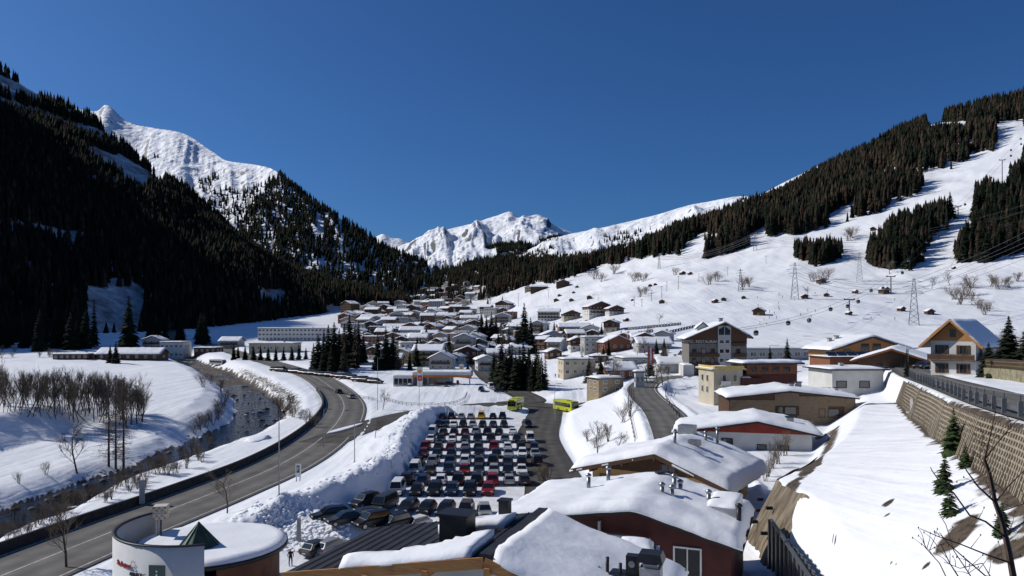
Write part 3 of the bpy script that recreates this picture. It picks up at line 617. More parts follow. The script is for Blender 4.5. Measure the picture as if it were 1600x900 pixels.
# detailed conifer shared by the single trees
def conifer_mesh(seed, wid=0.17, dens=1.0, sparse=0.0, matl=None, blade=1.0):
    rg = random.Random(seed); mb = MB(); whorls = int(24*dens)
    for wv_ in range(whorls):
        t = (wv_+rg.random()*0.5)/whorls; z = 0.07+0.92*t; L = wid*(1-t)**0.85*(0.85+0.3*rg.random())+0.006
        for k in range(int(11*(1-0.4*t))+2):
            if rg.random() < sparse: continue
            a = rg.random()*6.283; l = L*(0.55+0.6*rg.random()); dr = (0.30+0.25*rg.random())*(1-0.7*t); wl = blade*l*0.34*(0.7+0.6*rg.random())+0.004
            c, s_ = math.cos(a), math.sin(a)
            p0 = (0.01*c, 0.01*s_, z+0.012); p1 = (c*l*.55-s_*wl, s_*l*.55+c*wl, z-dr*l*.45-0.012); p2 = (c*l*.55+s_*wl, s_*l*.55-c*wl, z-dr*l*.45-0.012); p3 = (c*l, s_*l, z-dr*l); pm = (c*l*.5, s_*l*.5, z-dr*l*.25+0.006)
            mb.add([p0, p1, p3, p2, pm], [(0, 1, 4), (1, 2, 4), (2, 3, 4), (3, 0, 4)])
    mb.add([(0.012, 0, .93), (-.006, .01, .93), (-.006, -.01, .93), (0, 0, 1)], [(0, 1, 3), (1, 2, 3), (2, 0, 3)])
    me = bpy.data.meshes.new('crown'); me.from_pydata(mb.v, [], mb.f); me.materials.append(matl or M_NEEDLE); return me
def larch_mesh(seed):
    """leafless larch crown: thin level branches with hanging twigs"""
    rg = random.Random(seed); mb = MB()
    for wv_ in range(46):
        t = (wv_+rg.random())/46; z = .10+.88*t; L = .17*(1-t)**.7*(.6+.6*rg.random())+.012
        for k in range(3):
            a = rg.random()*6.283; c, s_ = math.cos(a), math.sin(a); l = L*(.6+.5*rg.random()); p0 = Vector((0, 0, z)); p1 = Vector((c*l*.55, s_*l*.55, z-.01)); p2 = Vector((c*l, s_*l, z-.02+.02*rg.random())); mb.tube([p0, p1, p2], [.0022, .0016, .0008], 3, False)
            for j in range(5):
                q = p0.lerp(p2, .3+.7*rg.random()); e = q+Vector((rg.gauss(0, .018), rg.gauss(0, .018), -.012-.03*rg.random())); mb.tube([q, e], [.0011, .0006], 3, False)
    me = bpy.data.meshes.new('crown'); me.from_pydata(mb.v, [], mb.f); me.materials.append(M_TWIG); return me
CROWN = [conifer_mesh(k, 0.21+0.025*(k % 3), 1.5) for k in range(5)]; SLIM = [conifer_mesh(30+k, 0.13, 1.3) for k in range(2)]; LARCHC = [conifer_mesh(10+k, 0.17, 1.4, 0.4, M_LARCH, .55) for k in range(3)]; LARCHS = [larch_mesh(15+k) for k in range(3)]
TRUNK = MB().tube([(0, 0, -0.06), (0, 0, .3), (0, 0, .95)], [0.014, 0.01, 0.002], 5).mesh('trunk', M_BARK)
def conifer(name, p, h, crown, label, group=None, cat='tree', rz=None):
    t = thing(name, label, cat, (p[0], p[1], p[2]), random.random()*6.28 if rz is None else rz, group); t.scale = (h, h, h)
    link('trunk', TRUNK, t); link('crown', crown, t); return t
# the largest trees of the open stands become single trees
GL = {'slope_forest': ('spruce in the forest band along the right ridge', 'spruces of the right ridge forest', 45), 'piste_forest': ('spruce in a stand beside the pistes', 'spruces in the stands beside the pistes', 130),
      'valley_side_forest': ('spruce near the foot of the shaded left mountain', 'spruces at the foot of the left mountain', 60), 'spur_forest': ('tree at the edge of the dark wooded spur above the village', 'trees on the wooded spur', 10)}
for fr in FOR:
    name, label, pts, hs, tt, br, tm = fr
    if name in GL:
        px, py = proj(pts); sz = hs/pts[:, 1]; sz = np.where((px > 5) & (px < 1595) & (py < 890), sz, 0); order = np.argsort(-sz); lb, gr, quota = GL[name]; keep = np.ones(len(pts), bool); got = 0
        for i in order[:4000]:
            if got >= quota or sz[i] <= 0: break
            q = Vector(pts[i])+Vector((0, 0, hs[i]*0.8)); o_ = Vector((0, 0, CAMZ)); d_ = q-o_; hit = BV_ALL.ray_cast(o_, d_.normalized(), d_.length-3)
            if hit[0] is not None: continue
            keep[i] = False; got += 1
            if br[i]: conifer('larch_tree', pts[i], hs[i], LARCHC[got % 3], 'brown bare '+lb.replace('spruce', 'larch'), gr.replace('spruces', 'larches'))
            else: conifer('spruce_tree', pts[i], hs[i], CROWN[got % 5], 'dark green '+lb, gr)
        pts, hs, tt = pts[keep], hs[keep], tt[keep]
    forest_mesh(name, pts, hs, tt, tm, label)
print('forests', round(time.time()-T0, 1), [(f[0], len(f[2])) for f in FOR])

def bare_mesh(seed, spread=0.5, levels=4, multi=1, twig=1.0, up=0.25):
    """a leafless tree of unit height: returns trunk mesh and branch mesh"""
    rg = random.Random(seed); tr = MB(); cr = MB()
    def grow(mb, p, d, L, r, lev):
        n = 3 if lev < 2 else 2; pts = [p]; q = p; dd = d
        for i in range(n):
            dd = (dd+Vector((rg.gauss(0, .13), rg.gauss(0, .13), up*0.25))).normalized(); q = q+dd*L/n; pts.append(q)
        mb.tube(pts, [r*(1-0.45*i/n) for i in range(n+1)], 5 if lev == 0 else 3, False)
        if lev >= levels: return
        kids = (7 if lev == 0 else 5 if lev == 1 else 4)
        for k in range(int(kids*twig)+1):
            t = (0.28+0.72*(k+rg.random()*.6)/kids) if lev == 0 else rg.uniform(0.25, 1.0)
            t = min(t, 1); f_ = t*n; i = min(int(f_), n-1); b = pts[i].lerp(pts[i+1], f_-i); ax = dd.orthogonal().normalized(); ax.rotate(Matrix.Rotation(rg.random()*6.283, 3, dd))
            nd = (dd*(1-spread)+ax*spread*rg.uniform(.7, 1.3)+Vector((0, 0, up*.5))).normalized()
            grow(cr, b, nd, L*rg.uniform(.42, .66)*(1.15-0.5*t if lev == 0 else 1), max(r*(0.5 if lev else .38), 0.0016), lev+1)
    for m in range(multi):
        b = Vector((rg.gauss(0, .05), rg.gauss(0, .05), -0.03)) if multi > 1 else Vector((0, 0, -0.03)); d = Vector((rg.gauss(0, .2), rg.gauss(0, .2), 1)).normalized() if multi > 1 else Vector((rg.gauss(0, .03), rg.gauss(0, .03), 1))
        grow(tr, b, d, 0.68, 0.017 if multi == 1 else 0.010, 0)
    zz = max(v[2] for v in cr.v); k = 1/zz
    for mb in (tr, cr): mb.v = [(x*k, y*k, z*k) for x, y, z in mb.v]
    a = bpy.data.meshes.new('trunk'); a.from_pydata(tr.v, [], tr.f); a.materials.append(M_BARK)
    b = bpy.data.meshes.new('branches'); b.from_pydata(cr.v, [], cr.f); b.materials.append(M_TWIG); return a, b
BARE = [bare_mesh(k, 0.42+0.04*k, 3, 1, 1.25) for k in range(4)]; ALDER = [bare_mesh(20+k, 0.3, 3, 2, 1.0, .5) for k in range(4)]; BUSH = [bare_mesh(40+k, 0.4, 2, 7, 1.0, .3) for k in range(4)]
def bare(name, p, h, ms, label, group=None, cat='tree', wide=1.0, rz=None):
    t = thing(name, label, cat, (p[0], p[1], p[2]), random.random()*6.28 if rz is None else rz, group); t.scale = (h*wide, h*wide, h)
    link('trunk' if cat == 'tree' else 'stem', ms[0], t); link('branches', ms[1], t); return t
def put(px, base, top): p = G(px, base, BV_ALL); return p, (base-top)*p.y/F
for (px, b_, t_, lab) in [(201, 543, 462, 'tall dark spruce in front of the shaded snowy clearing'), (147, 541, 466, 'slender spruce at the left edge of the shaded clearing'), (134, 545, 480, 'dark spruce left of the slender one by the clearing'),
        (172, 567, 538, 'small spruce before the low shaded sheds'), (181, 568, 532, 'small spruce at the corner of the low shaded sheds'), (365, 562, 535, 'dark spruce at the bend of the main road'),
        (497, 582, 520, 'leftmost dark spruce of the big clump beside the row of parked cars'), (513, 580, 506, 'second spruce of the big clump beside the row of parked cars'), (530, 576, 512, 'third spruce of the big clump beside the row of parked cars'), (546, 570, 490, 'tallest spruce of the big clump beside the row of parked cars'), (560, 566, 500, 'rightmost spruce of the big clump beside the row of parked cars'),
        (590, 578, 520, 'left spruce of the group left of the petrol station'), (603, 577, 508, 'tall spruce of the group left of the petrol station'), (614, 576, 518, 'right spruce of the group left of the petrol station'),
        (752, 535, 488, 'leftmost spruce of the upright row right of the village centre'), (760, 535, 492, 'second spruce of the upright row right of the village centre'), (768, 535, 486, 'third spruce of the upright row right of the village centre'), (775, 535, 494, 'rightmost spruce of the upright row right of the village centre'),
        (819, 548, 472, 'tallest spruce standing before the lower piste'), (808, 552, 505, 'dark spruce just left of the tallest one before the lower piste'), (829, 552, 495, 'dark spruce just right of the tallest one before the lower piste'),
        (846, 532, 504, 'left spruce of the three below the white hotel'), (856, 534, 508, 'middle spruce of the three below the white hotel'), (866, 532, 502, 'right spruce of the three below the white hotel'),
        (772, 604, 548, 'leftmost spruce of the grove above the bus stop'), (784, 608, 526, 'tall spruce of the grove above the bus stop'), (800, 609, 540, 'middle spruce of the grove above the bus stop'), (818, 608, 530, 'right tall spruce of the grove above the bus stop'), (838, 606, 536, 'rightmost spruce of the grove above the bus stop'),
        (1016, 588, 546, 'dark spruce at the hotel bend beside the flag'), (1230, 572, 527, 'single spruce right of the gabled hotel'), (1203, 570, 540, 'round dark conifer right of the gabled hotel'), (640, 578, 548, 'dark spruce behind the petrol station sign'), (731, 590, 560, 'dark conifer at the road above the petrol station'),
        (1417, 590, 541, 'thin conifer in front of the brown chalet')]:
    p, h = put(px, b_, t_); conifer('spruce_tree', p, h, (SLIM[px % 2] if px in (147, 1417) else CROWN[px % 5]), lab)
for i, (px, b_, t_) in enumerate([(490, 578, 535), (506, 578, 516), (522, 577, 502), (538, 574, 506), (554, 568, 508), (518, 583, 535), (505, 584, 540), (550, 574, 520), (568, 566, 520)]):
    p, h = put(px, b_, t_); conifer('spruce_tree', p, h, CROWN[i % 5], ordn(i)+' of the lower spruces crowded inside the clump beside the parked cars', 'spruces of the big roadside clump')
for i, (px, b_, t_) in enumerate([(776, 606, 560), (790, 609, 545), (806, 610, 548), (812, 604, 540), (826, 607, 542), (832, 610, 560), (846, 609, 556), (796, 603, 536)]):
    p, h = put(px, b_, t_); conifer('spruce_tree', p, h, CROWN[i % 5], ordn(i)+' of the lower spruces crowded inside the grove above the bus stop', 'spruces of the bus stop grove')
for i in range(44):
    px = random.uniform(-5, 132) if i < 32 else random.uniform(232, 330); by = random.uniform(528, 549) if i < 32 else random.uniform(528, 540)
    p = G(px, by); conifer('spruce_tree', p, random.uniform(15, 26), CROWN[i % 5], 'dark green spruce near the foot of the shaded left mountain', 'spruces at the foot of the left mountain')
bushes_left = [(random.uniform(0, 300), random.uniform(548, 562)) for i in range(16)]
for i, (px, by) in enumerate(bushes_left):
    p = G(px, by); bare('bare_bush', p, random.uniform(2.5, 5), BUSH[i % 4], 'leafless bush in the shade at the foot of the left mountain', 'bushes in the left shade', 'bush', 1.5)
for i in range(26):
    px = random.uniform(862, 1058); by = random.choice([505, 530, 552, 560, 568, 595, 600])+random.uniform(-4, 4); p = G(px, by)
    if i % 3: bare('bare_tree', p, random.uniform(5, 9), BARE[i % 4], 'leafless garden tree among the houses left of the gabled hotel', 'garden trees left of the gabled hotel', wide=1.3)
    else: conifer('spruce_tree', p, random.uniform(6, 11), CROWN[i % 5], 'dark garden spruce among the houses left of the gabled hotel', 'garden spruces left of the gabled hotel')
for i in range(110):
    px = random.uniform(545, 800); by = random.choice([570, 558, 545, 533, 522, 513, 504, 496, 488, 480, 472])+random.uniform(-4, 4)
    p = G(px, by); h = random.uniform(7, 13)
    if random.random() < .5: conifer('spruce_tree', p, h, CROWN[i % 5], 'dark spruce standing between the village houses', 'garden spruces of the village')
    else: bare('bare_tree', p, h, BARE[i % 4], 'leafless garden tree standing between the village houses', 'garden trees of the village', wide=1.2)
for i, (px, b_, t_) in enumerate([(372, 560, 540), (383, 562, 540), (396, 563, 541), (407, 563, 540), (419, 564, 542), (431, 564, 541), (443, 563, 543), (456, 563, 541), (467, 562, 538), (478, 561, 544)]):
    p, h = put(px, b_, t_); conifer('garden_conifer', p, h*1.1, CROWN[i % 5], ordn(i)+' small conifer from the left before the long white building', 'row of small conifers')
for (px, b_, t_, k, lab) in [(842, 608, 545, 0, 'brown bare larch at the right of the grove above the bus stop'), (852, 607, 555, 1, 'rightmost brown larch of the grove above the bus stop'), (826, 610, 560, 2, 'low brown larch inside the grove above the bus stop'), (622, 578, 530, 1, 'brown larch beside the group left of the petrol station'), (556, 575, 505, 0, 'brown larch inside the big clump beside the parked cars'), (538, 582, 520, 2, 'brown larch at the front of the big clump beside the parked cars'),
        (170, 729, 588, 0, 'left larch of the three on the river terrace'), (181, 733, 582, 1, 'middle larch of the three on the river terrace'), (193, 732, 585, 2, 'right larch of the three on the river terrace'), (786, 545, 500, 1, 'brown larch beside the upright spruce row'), (795, 546, 505, 2, 'brown larch left of the tallest spruce'), (783, 540, 498, 0, 'thin brown larch at the end of the upright spruce row'), (936, 588, 552, 0, 'brown larch beside the cream shop front')]:
    p, h = put(px, b_, t_); conifer('larch_tree', p, h, LARCHS[k] if px < 200 else LARCHC[k], lab)
for (px, b_, t_, k, lab) in [(104, 888, 765, 0, 'bare roadside tree at the lower left road verge'), (355, 802, 728, 1, 'bare roadside tree by the main road above the round building'), (586, 684, 652, 2, 'small bare tree at the road junction'), (598, 640, 605, 3, 'small bare tree beside the roundabout lamp'), (121, 740, 655, 3, 'thin bare tree on the sunlit river terrace'),
        (934, 718, 655, 0, 'bare tree on the snow bank below the hotel road'), (965, 712, 672, 2, 'bare shrubby tree right of the one on the snow bank'), (1030, 505, 488, 1, 'lone bare tree above the snow fences'), (1390, 428, 405, 2, 'round bare tree on the open slope'), (1456, 452, 432, 0, 'left bare tree of the group below the piste forest'), (1484, 446, 423, 3, 'round bare tree below the piste forest'), (1262, 462, 446, 1, 'bare tree beside the slope hut')]:
    p, h = put(px, b_, t_); bare('bare_tree', p, h, BARE[k], lab, wide=1.25 if px > 1000 else 1.0)
k = 0
for row, (n_, y0, y1) in enumerate(((26, 632, 652), (26, 638, 660), (16, 644, 668))):
    for i in range(n_):
        px = -10+240*(i+random.uniform(-.4, .4))/n_; by = y0+(y1-y0)*max(px, 0)/240+random.uniform(-3, 3); p = G(px, by)
        h = random.uniform(42, 74)*p.y/F*(1 if px < 200 else 0.75)
        bare('alder_tree', p, h, ALDER[k % 4], 'bare grey brown alder in the dense thicket on the river field', 'alders of the riverside thicket', wide=random.uniform(.8, 1.3)); k += 1
for i, (px, b_, t_) in enumerate([(205, 664, 588), (214, 662, 592), (222, 660, 598), (198, 668, 595)]):
    p, h = put(px, b_, t_); bare('alder_tree', p, h, BARE[i], ordn(i)+' taller alder at the right end of the thicket', 'alders of the riverside thicket', wide=.9)
def bushes(spots, label, group, hpx, wide=1.5):
    for i, (px, py) in enumerate(spots):
        p = G(px, py); bare('bare_bush', p, hpx*random.uniform(.75, 1.25)*p.y/F, BUSH[i % 4], label, group, 'bush', wide)
bushes([(0+6*i+random.uniform(-3, 3), 846-2.5*i+random.uniform(-12, 10)) for i in range(56)], 'brown leafless bush on the near river bank', 'bushes along the near river bank', 26, 1.2)
bushes([(436, 642), (446, 648), (458, 652), (470, 655), (452, 640), (480, 662), (490, 668), (330, 600), (318, 605), (345, 612)], 'brown bush between the river bend and the main road', 'bushes at the river bend', 24, 1.3)
bushes([(312, 672), (322, 668), (332, 664), (340, 656), (345, 645), (304, 678), (350, 634)], 'pale brown bush at the tip of the river field', 'bushes at the tip of the field', 26, 1.3)
bushes([(30, 756), (72, 742), (215, 758), (228, 765), (90, 800), (60, 805), (255, 730), (20, 815), (110, 790)], 'thin leafless bush on the snowy far river bank', 'bushes on the far river bank', 28, 1.1)
bushes([(990, 440), (998, 438), (1006, 440), (1000, 464), (1008, 460), (880, 428), (940, 440), (930, 436), (960, 428), (1055, 430), (1108, 445), (1120, 440), (1160, 452), (1170, 448), (1332, 372), (1326, 376), (1290, 438), (1270, 440), (1282, 445)], 'grey leafless shrub on the open ski slope', 'shrubs on the ski slope', 18, 1.8)
bushes([(1490, 468), (1510, 462), (1520, 470), (1530, 482), (1545, 486), (1538, 492), (1560, 452), (1575, 450), (1500, 476), (1590, 440), (1515, 450), (1550, 448)], 'dark leafless shrub on the slope above the gabled chalet', 'shrubs above the gabled chalet', 22, 1.8)
bushes([(1560, 578), (1572, 580), (1584, 582), (1596, 584), (1550, 574), (1590, 576), (1578, 572), (1566, 572)], 'brown leafless shrub behind the wooden fence by the upper road', 'shrubs behind the wooden fence', 52, 1.1)
bushes([(1215, 725), (1208, 732), (1226, 712), (1240, 700), (1256, 690), (1200, 745), (1196, 752)], 'brown leafless shrub at the edge above the chalet', 'shrubs above the chalet', 34, 1.1)
bushes([(842, 752), (850, 752), (857, 748), (930, 700), (918, 690), (950, 690), (985, 650), (975, 660)], 'yellowish leafless shrub beside the service lane', 'shrubs beside the service lane', 26, 1.3)
print('trees', round(time.time()-T0, 1))
# ------------------------------------------------------------------ buildings
def wood_mat(name, col, col2, sc=(1, 1, 14)):
    return mat(name, col, 0.75, col2, 1.6, 0.25, 6, stretch=sc, dist=0.02, detail=6)
W_WHITE = mat('white_render', (0.62, 0.61, 0.58), 0.85, (0.52, 0.51, 0.48), 0.5, 0.1, 20, dist=0.01)
W_GREY = mat('grey_render', (0.36, 0.36, 0.35), 0.85, (0.38, 0.38, 0.37), 0.5)
W_CREAM = mat('cream_render', (0.52, 0.46, 0.34), 0.85, (0.44, 0.38, 0.28), 0.5)
W_YELLOW = mat('yellow_render', (0.45, 0.40, 0.20), 0.85, (0.52, 0.46, 0.24), 0.5)
W_OCHRE = mat('ochre_render', (0.66, 0.40, 0.17), 0.85, (0.55, 0.32, 0.13), 0.6)
W_PINK = mat('rose_render', (0.36, 0.26, 0.22), 0.85, (0.45, 0.33, 0.29), 0.5)
W_MAROON = mat('maroon_cladding', (0.085, 0.020, 0.016), 0.6, (0.055, 0.013, 0.011), 1.0, 0.1, 8)
W_RED = mat('red_cladding', (0.30, 0.045, 0.025), 0.6, (0.22, 0.03, 0.018), 1.0)
W_BROWN = wood_mat('dark_brown_timber', (0.115, 0.06, 0.032), (0.055, 0.03, 0.018))
W_ORANGE = wood_mat('honey_timber', (0.48, 0.24, 0.085), (0.30, 0.14, 0.05))
W_RUST = wood_mat('rust_brown_timber', (0.26, 0.10, 0.045), (0.15, 0.055, 0.028))
W_OLD = wood_mat('weathered_timber', (0.27, 0.19, 0.115), (0.13, 0.095, 0.065))
W_STONE = mat('tan_stone', (0.36, 0.28, 0.18), 0.9, (0.22, 0.17, 0.11), 1.2, 0.5, 5, dist=0.05)
M_ROOF = mat('dark_roofing', (0.035, 0.035, 0.038), 0.55, (0.02, 0.02, 0.022), 1.0, 0.1, 5)
M_METAL = mat('grey_metal', (0.30, 0.31, 0.32), 0.35, (0.22, 0.22, 0.23), 3, metal=0.7)
M_DARKMETAL = mat('dark_metal', (0.03, 0.03, 0.033), 0.45, (0.02, 0.02, 0.022), 3, metal=0.3)
M_FRAME = paint('white_frame', (0.68, 0.67, 0.64)); M_BFRAME = paint('brown_frame', (0.12, 0.06, 0.03))
M_GLASS = glass(); M_CONC = mat('concrete', (0.42, 0.41, 0.39), 0.9, (0.30, 0.29, 0.275), 0.8, 0.3, 6, dist=0.03)
WIN = {}
def window_meshes(w_, h_, style, mull):
    key = (round(w_, 2), round(h_, 2), style, mull)
    if key in WIN: return WIN[key]
    f = MB(); t = min(0.11, w_*0.1); a, b = w_/2, h_/2
    f.box((-a+t/2, -0.04, 0), (t, 0.10, h_)); f.box((a-t/2, -0.04, 0), (t, 0.10, h_)); f.box((0, -0.04, b-t/2), (w_-2*t, 0.10, t)); f.box((0, -0.05, -b+t/2), (w_-2*t, 0.12, t))
    for k in range(mull): x = -a+w_*(k+1)/(mull+1); f.box((x, -0.035, 0), (t*.7, 0.08, h_-2*t))
    fm = f.mesh('window', {'w': M_FRAME, 'b': M_BFRAME, 'd': M_DARKMETAL}[style])
    pm = MB().box((0, -0.012, 0), (w_-t, 0.02, h_-t)).mesh('pane', M_GLASS)
    WIN[key] = (fm, pm); return WIN[key]
def window(parent, loc, rz, w_, h_, style='w', mull=1):
    fm, pm = window_meshes(w_, h_, style, mull); o = link('window', fm, parent, loc, rz); link('pane', pm, o); return o
def snow_slab(x0, x1, y0, y1, zfun, t, nx, ny, seed, rag=0.25, mask=None, edge=0.6, droop=0.0, noise=1.0):
    """thick snow lying on a roof; zfun(x, y) is the roof surface"""
    xs = np.linspace(x0, x1, nx); ys = np.linspace(y0, y1, ny); X, Y = np.meshgrid(xs, ys, indexing='ij')
    wob = 0.42*rag*fbm(Y*0.9+seed, X*0.9, seed, 3)
    Xw = X+np.where((X < x0+1e-6) | (X > x1-1e-6), wob*1.5, 0); Yw = Y+np.where((Y < y0+1e-6) | (Y > y1-1e-6), wob*1.5, 0)
    d = np.minimum(np.minimum(X-x0, x1-X), np.minimum(Y-y0, y1-Y)); e = np.sqrt(np.clip(1-(1-np.clip(d/edge, 0, 1))**2, 0, 1))
    base = zfun(Xw, Yw); top = base+0.012+t*(0.22+0.78*e)*(1+noise*(0.38*fbm(X*0.45, Y*0.45, seed+3, 3)+0.15*fbm(X*1.6, Y*1.6, seed+4, 2)))-droop*(1-e)
    bot = base+0.008-droop*(1-e)*0.9
    V = np.concatenate([np.stack([Xw, Yw, top], -1).reshape(-1, 3), np.stack([Xw, Yw, bot], -1).reshape(-1, 3)]); n = nx*ny
    i = (np.arange(nx-1)[:, None]*ny+np.arange(ny-1)[None, :]).ravel(); Fq = np.stack([i, i+ny, i+ny+1, i+1], -1)
    if mask is not None: mk = mask(X, Y); keep = (mk.ravel()[Fq]).all(1); Fq = Fq[keep]
    Fb = Fq[:, ::-1]+n
    from_edges = {}
    for f in Fq.tolist():
        for k in range(4):
            a, b = f[k], f[(k+1) % 4]
            if (b, a) in from_edges: del from_edges[(b, a)]
            else: from_edges[(a, b)] = 1
    S = np.array([(b, a, a+n, b+n) for a, b in from_edges], int).reshape(-1, 4)
    return np_mesh('roof_snow', V, np.concatenate([Fq, Fb, S]), [M_ROOFSNOW], True)
def gable_house(name, label, loc, rz, wl, wr, D, za, tl, tr, wall, cat='house', ov=0.7, of=0.8, ts=0.35, upper=None, split=None, roofm=None, wins=(), fast=True, chim=(), depth=1.5, group=None, balc=(), snow=True, slab=0.22, wstyle='w', fascia=None, res=1.0, seed=None, mask=None, droop=0.0):
    """ridge along local +y starting at the front verge (y=0); za: ridge height above loc; tl, tr: roof slopes (tan)"""
    seed = seed if seed is not None else int(abs(loc[0])*7+abs(loc[1])*3) % 997
    t = thing(name, label, cat, loc, rz, group); xl, xr = -(wl-ov), wr-ov; y0, y1 = of, D-of
    zl, zr = za-slab-0.02-(wl-ov)*tl, za-slab-0.02-(wr-ov)*tr; zt = za-slab-0.02
    zs = split if split is not None else None
    if zs is None or upper is None:
        MB().extr([(xl, -depth), (xr, -depth), (xr, zr), (0, zt), (xl, zl)], 'y', y0, y1).build('wall', wall, t)
    else:
        MB().extr([(xl, -depth), (xr, -depth), (xr, zs), (xl, zs)], 'y', y0, y1).build('wall', wall, t)
        MB().extr([(xl-.06, zs), (xr+.06, zs), (xr+.06, max(zr-.01, zs+.02)), (0, zt-.01), (xl-.06, max(zl-.01, zs+.02))], 'y', y0-.06, y1+.06).build('upper_wall', upper, t)
    rf = MB().extr([(-wl, za-wl*tl-slab), (0, za-slab), (wr, za-wr*tr-slab), (wr, za-wr*tr), (0, za), (-wl, za-wl*tl)], 'y', 0, D).build('roof', roofm or M_ROOF, t)
    if fascia:
        for s_, w_, tt in ((-1, wl, tl), (1, wr, tr)):
            f = MB(); f.bar((0, -0.06, za-slab*.6), (s_*w_, -0.06, za-w_*tt-slab*.6), 0.10, slab*1.5); f.build('verge_board', fascia, rf)
    if snow:
        zfun = lambda x, y: za-np.where(x < 0, -x*tl, x*tr)
        nx = max(9, int((wl+wr)*1.4*res)); ny = max(5, int(D*1.4*res))
        link('roof_snow', snow_slab(-wl-.12, wr+.12, -.1, D+.1, zfun, ts, nx, ny, seed, mask=mask, droop=droop), t)
    for (face, u, z, w_, h_, m_) in wins:
        e = 0.07 if (upper is not None and zs is not None and z > zs) else 0.005
        if face == 'F': window(t, (u, y0-e, z), 0, w_, h_, wstyle, m_)
        elif face == 'L': window(t, (xl-e, u, z), R(-90), w_, h_, wstyle, m_)
        elif face == 'R': window(t, (xr+e, u, z), R(90), w_, h_, wstyle, m_)
    for (face, a, b, z) in balc:
        mb = MB(); L = b-a; y = y0-0.55
        if face == 'F':
            mb.box(((a+b)/2, y, z), (L, 1.1, .12)); mb.box(((a+b)/2, y-.5, z+.5), (L, .06, .75)); mb.box(((a+b)/2, y-.5, z+.95), (L, .12, .08))
            for k in range(int(L/1.6)+1): mb.box((a+.06+(L-.12)*k/max(int(L/1.6), 1), y-.5, z+.48), (.1, .1, .95))
        else:
            s_ = -1 if face == 'L' else 1; x = (xl if face == 'L' else xr)+s_*.55
            mb.box((x, (a+b)/2, z), (1.1, L, .12)); mb.box((x+s_*.5, (a+b)/2, z+.5), (.06, L, .75)); mb.box((x+s_*.5, (a+b)/2, z+.95), (.12, L, .08))
        mb.build('balcony', W_BROWN if wall is not W_BROWN else W_RUST, t)
    for (x, y, w_, h_) in chim:
        z = za-(-x*tl if x < 0 else x*tr); c = MB().box((x, y, z+h_/2-.3), (w_, w_, h_+.6)).build('chimney', W_GREY if w_ > .5 else M_METAL, t)
        MB().box((x, y, z+h_+.05), (w_*1.35, w_*1.35, .1)).build('cap', M_DARKMETAL, c)
    return t
def flat_house(name, label, loc, rz, w_, d_, h_, wall, cat='building', ts=0.35, wins=(), chim=(), depth=1.5, group=None, ov=0.4, band=None, bands=(), res=1.0, wstyle='w', roofm=None, tilt=0.0):
    t = thing(name, label, cat, loc, rz, group); MB().box((0, d_/2, (h_-depth)/2), (w_, d_, h_+depth)).build('wall', wall, t)
    MB().box((0, d_/2, h_+.13), (w_+2*ov, d_+2*ov, .24)).build('roof', roofm or M_ROOF, t)
    link('roof_snow', snow_slab(-w_/2-ov, w_/2+ov, -ov, d_+ov, lambda x, y: h_+.25+0*x, ts, max(6, int(w_*1.1*res)), max(5, int(d_*1.1*res)), int(abs(loc[0])+loc[1]) % 991), t)
    for (face, u, z, ww, hh, m_) in wins:
        if face == 'F': window(t, (u, -.005, z), 0, ww, hh, wstyle, m_)
        elif face == 'L': window(t, (-w_/2-.005, u, z), R(-90), ww, hh, wstyle, m_)
        else: window(t, (w_/2+.005, u, z), R(90), ww, hh, wstyle, m_)
    for (z0, z1, mm) in bands: MB().box((0, -.06, (z0+z1)/2), (w_+.1, .1, z1-z0)).build('facade_band', mm, t)
    for (x, y, ww, hh) in chim:
        c = MB().box((x, y, h_+hh/2), (ww, ww, hh)).build('chimney', W_GREY, t); MB().box((x, y, h_+hh+.05), (ww*1.3, ww*1.3, .1)).build('cap', M_DARKMETAL, c)
    return t
def vent_pipe(parent, x, y, z, r, h, m=None, cowl=True):
    c = MB().lathe([(0, -.4), (r, -.4), (r, h), (r*.6, h), (0, h)], (x, y, z), 10).build('flue_pipe', m or M_METAL, parent, True)
    if cowl: MB().lathe([(0, h+.05), (r*1.5, h+.08), (r*1.5, h+.2), (0, h+.34)], (x, y, z), 10).build('cowl', m or M_METAL, c, True)
    return c

# --- foreground chalet with timber verge (bottom centre)
RZA = R(-19.6)
mk = lambda X, Y: ((X > 0.15) | ((Y < (X+8.3)*.42+.5*fbm(X*.6, Y*.6, 7, 3)) & (X < -0.5)) | ((X > -4.6) & (X < -0.8) & (Y > 4.6+.5*fbm(X, Y, 8, 2)) & (Y < 6.6)))
fc = gable_house('timber_chalet', 'nearest chalet with orange timber verge boards and a half bare dark roof', (-1.1, 29.6, 6.0), RZA, 9.6, 7.0, 7.9, 8.7, 0.175, 0.33, W_WHITE, 'house', ov=1.0, of=1.2, ts=0.42, fascia=W_ORANGE, slab=0.3, res=2.2, mask=mk, seed=12,
    wins=[('F', -4.2, 6.2, 1.6, 1.2, 1), ('F', -1.6, 6.3, 1.2, 1.2, 0)], depth=2)
for x in (-8.2, -5.4, -2.6, 0.15, 2.6):
    zz = 8.7-(-x*.175 if x < 0 else x*.33)-.46; MB().box((x, .55, zz), (.24, 1.5, .30)).build('purlin_end', W_ORANGE, fc)
for k in range(14):     # standing seams of the bare roof
    x = -0.7-.64*k; MB().bar((x, .15, 8.74+x*.175), (x, 7.8, 8.74+x*.175), .035, .035).build('roof_seam', M_ROOF, fc)
MB().bar((0, -.05, 8.78), (0, 7.9, 8.78), .42, .2).build('ridge_cap', M_ROOF, fc)
MB().bar((0.1, 7.85, 8.74), (7.0, 7.85, 8.74-7*.33), .3, .3).build('verge_flashing', M_ROOF, fc)
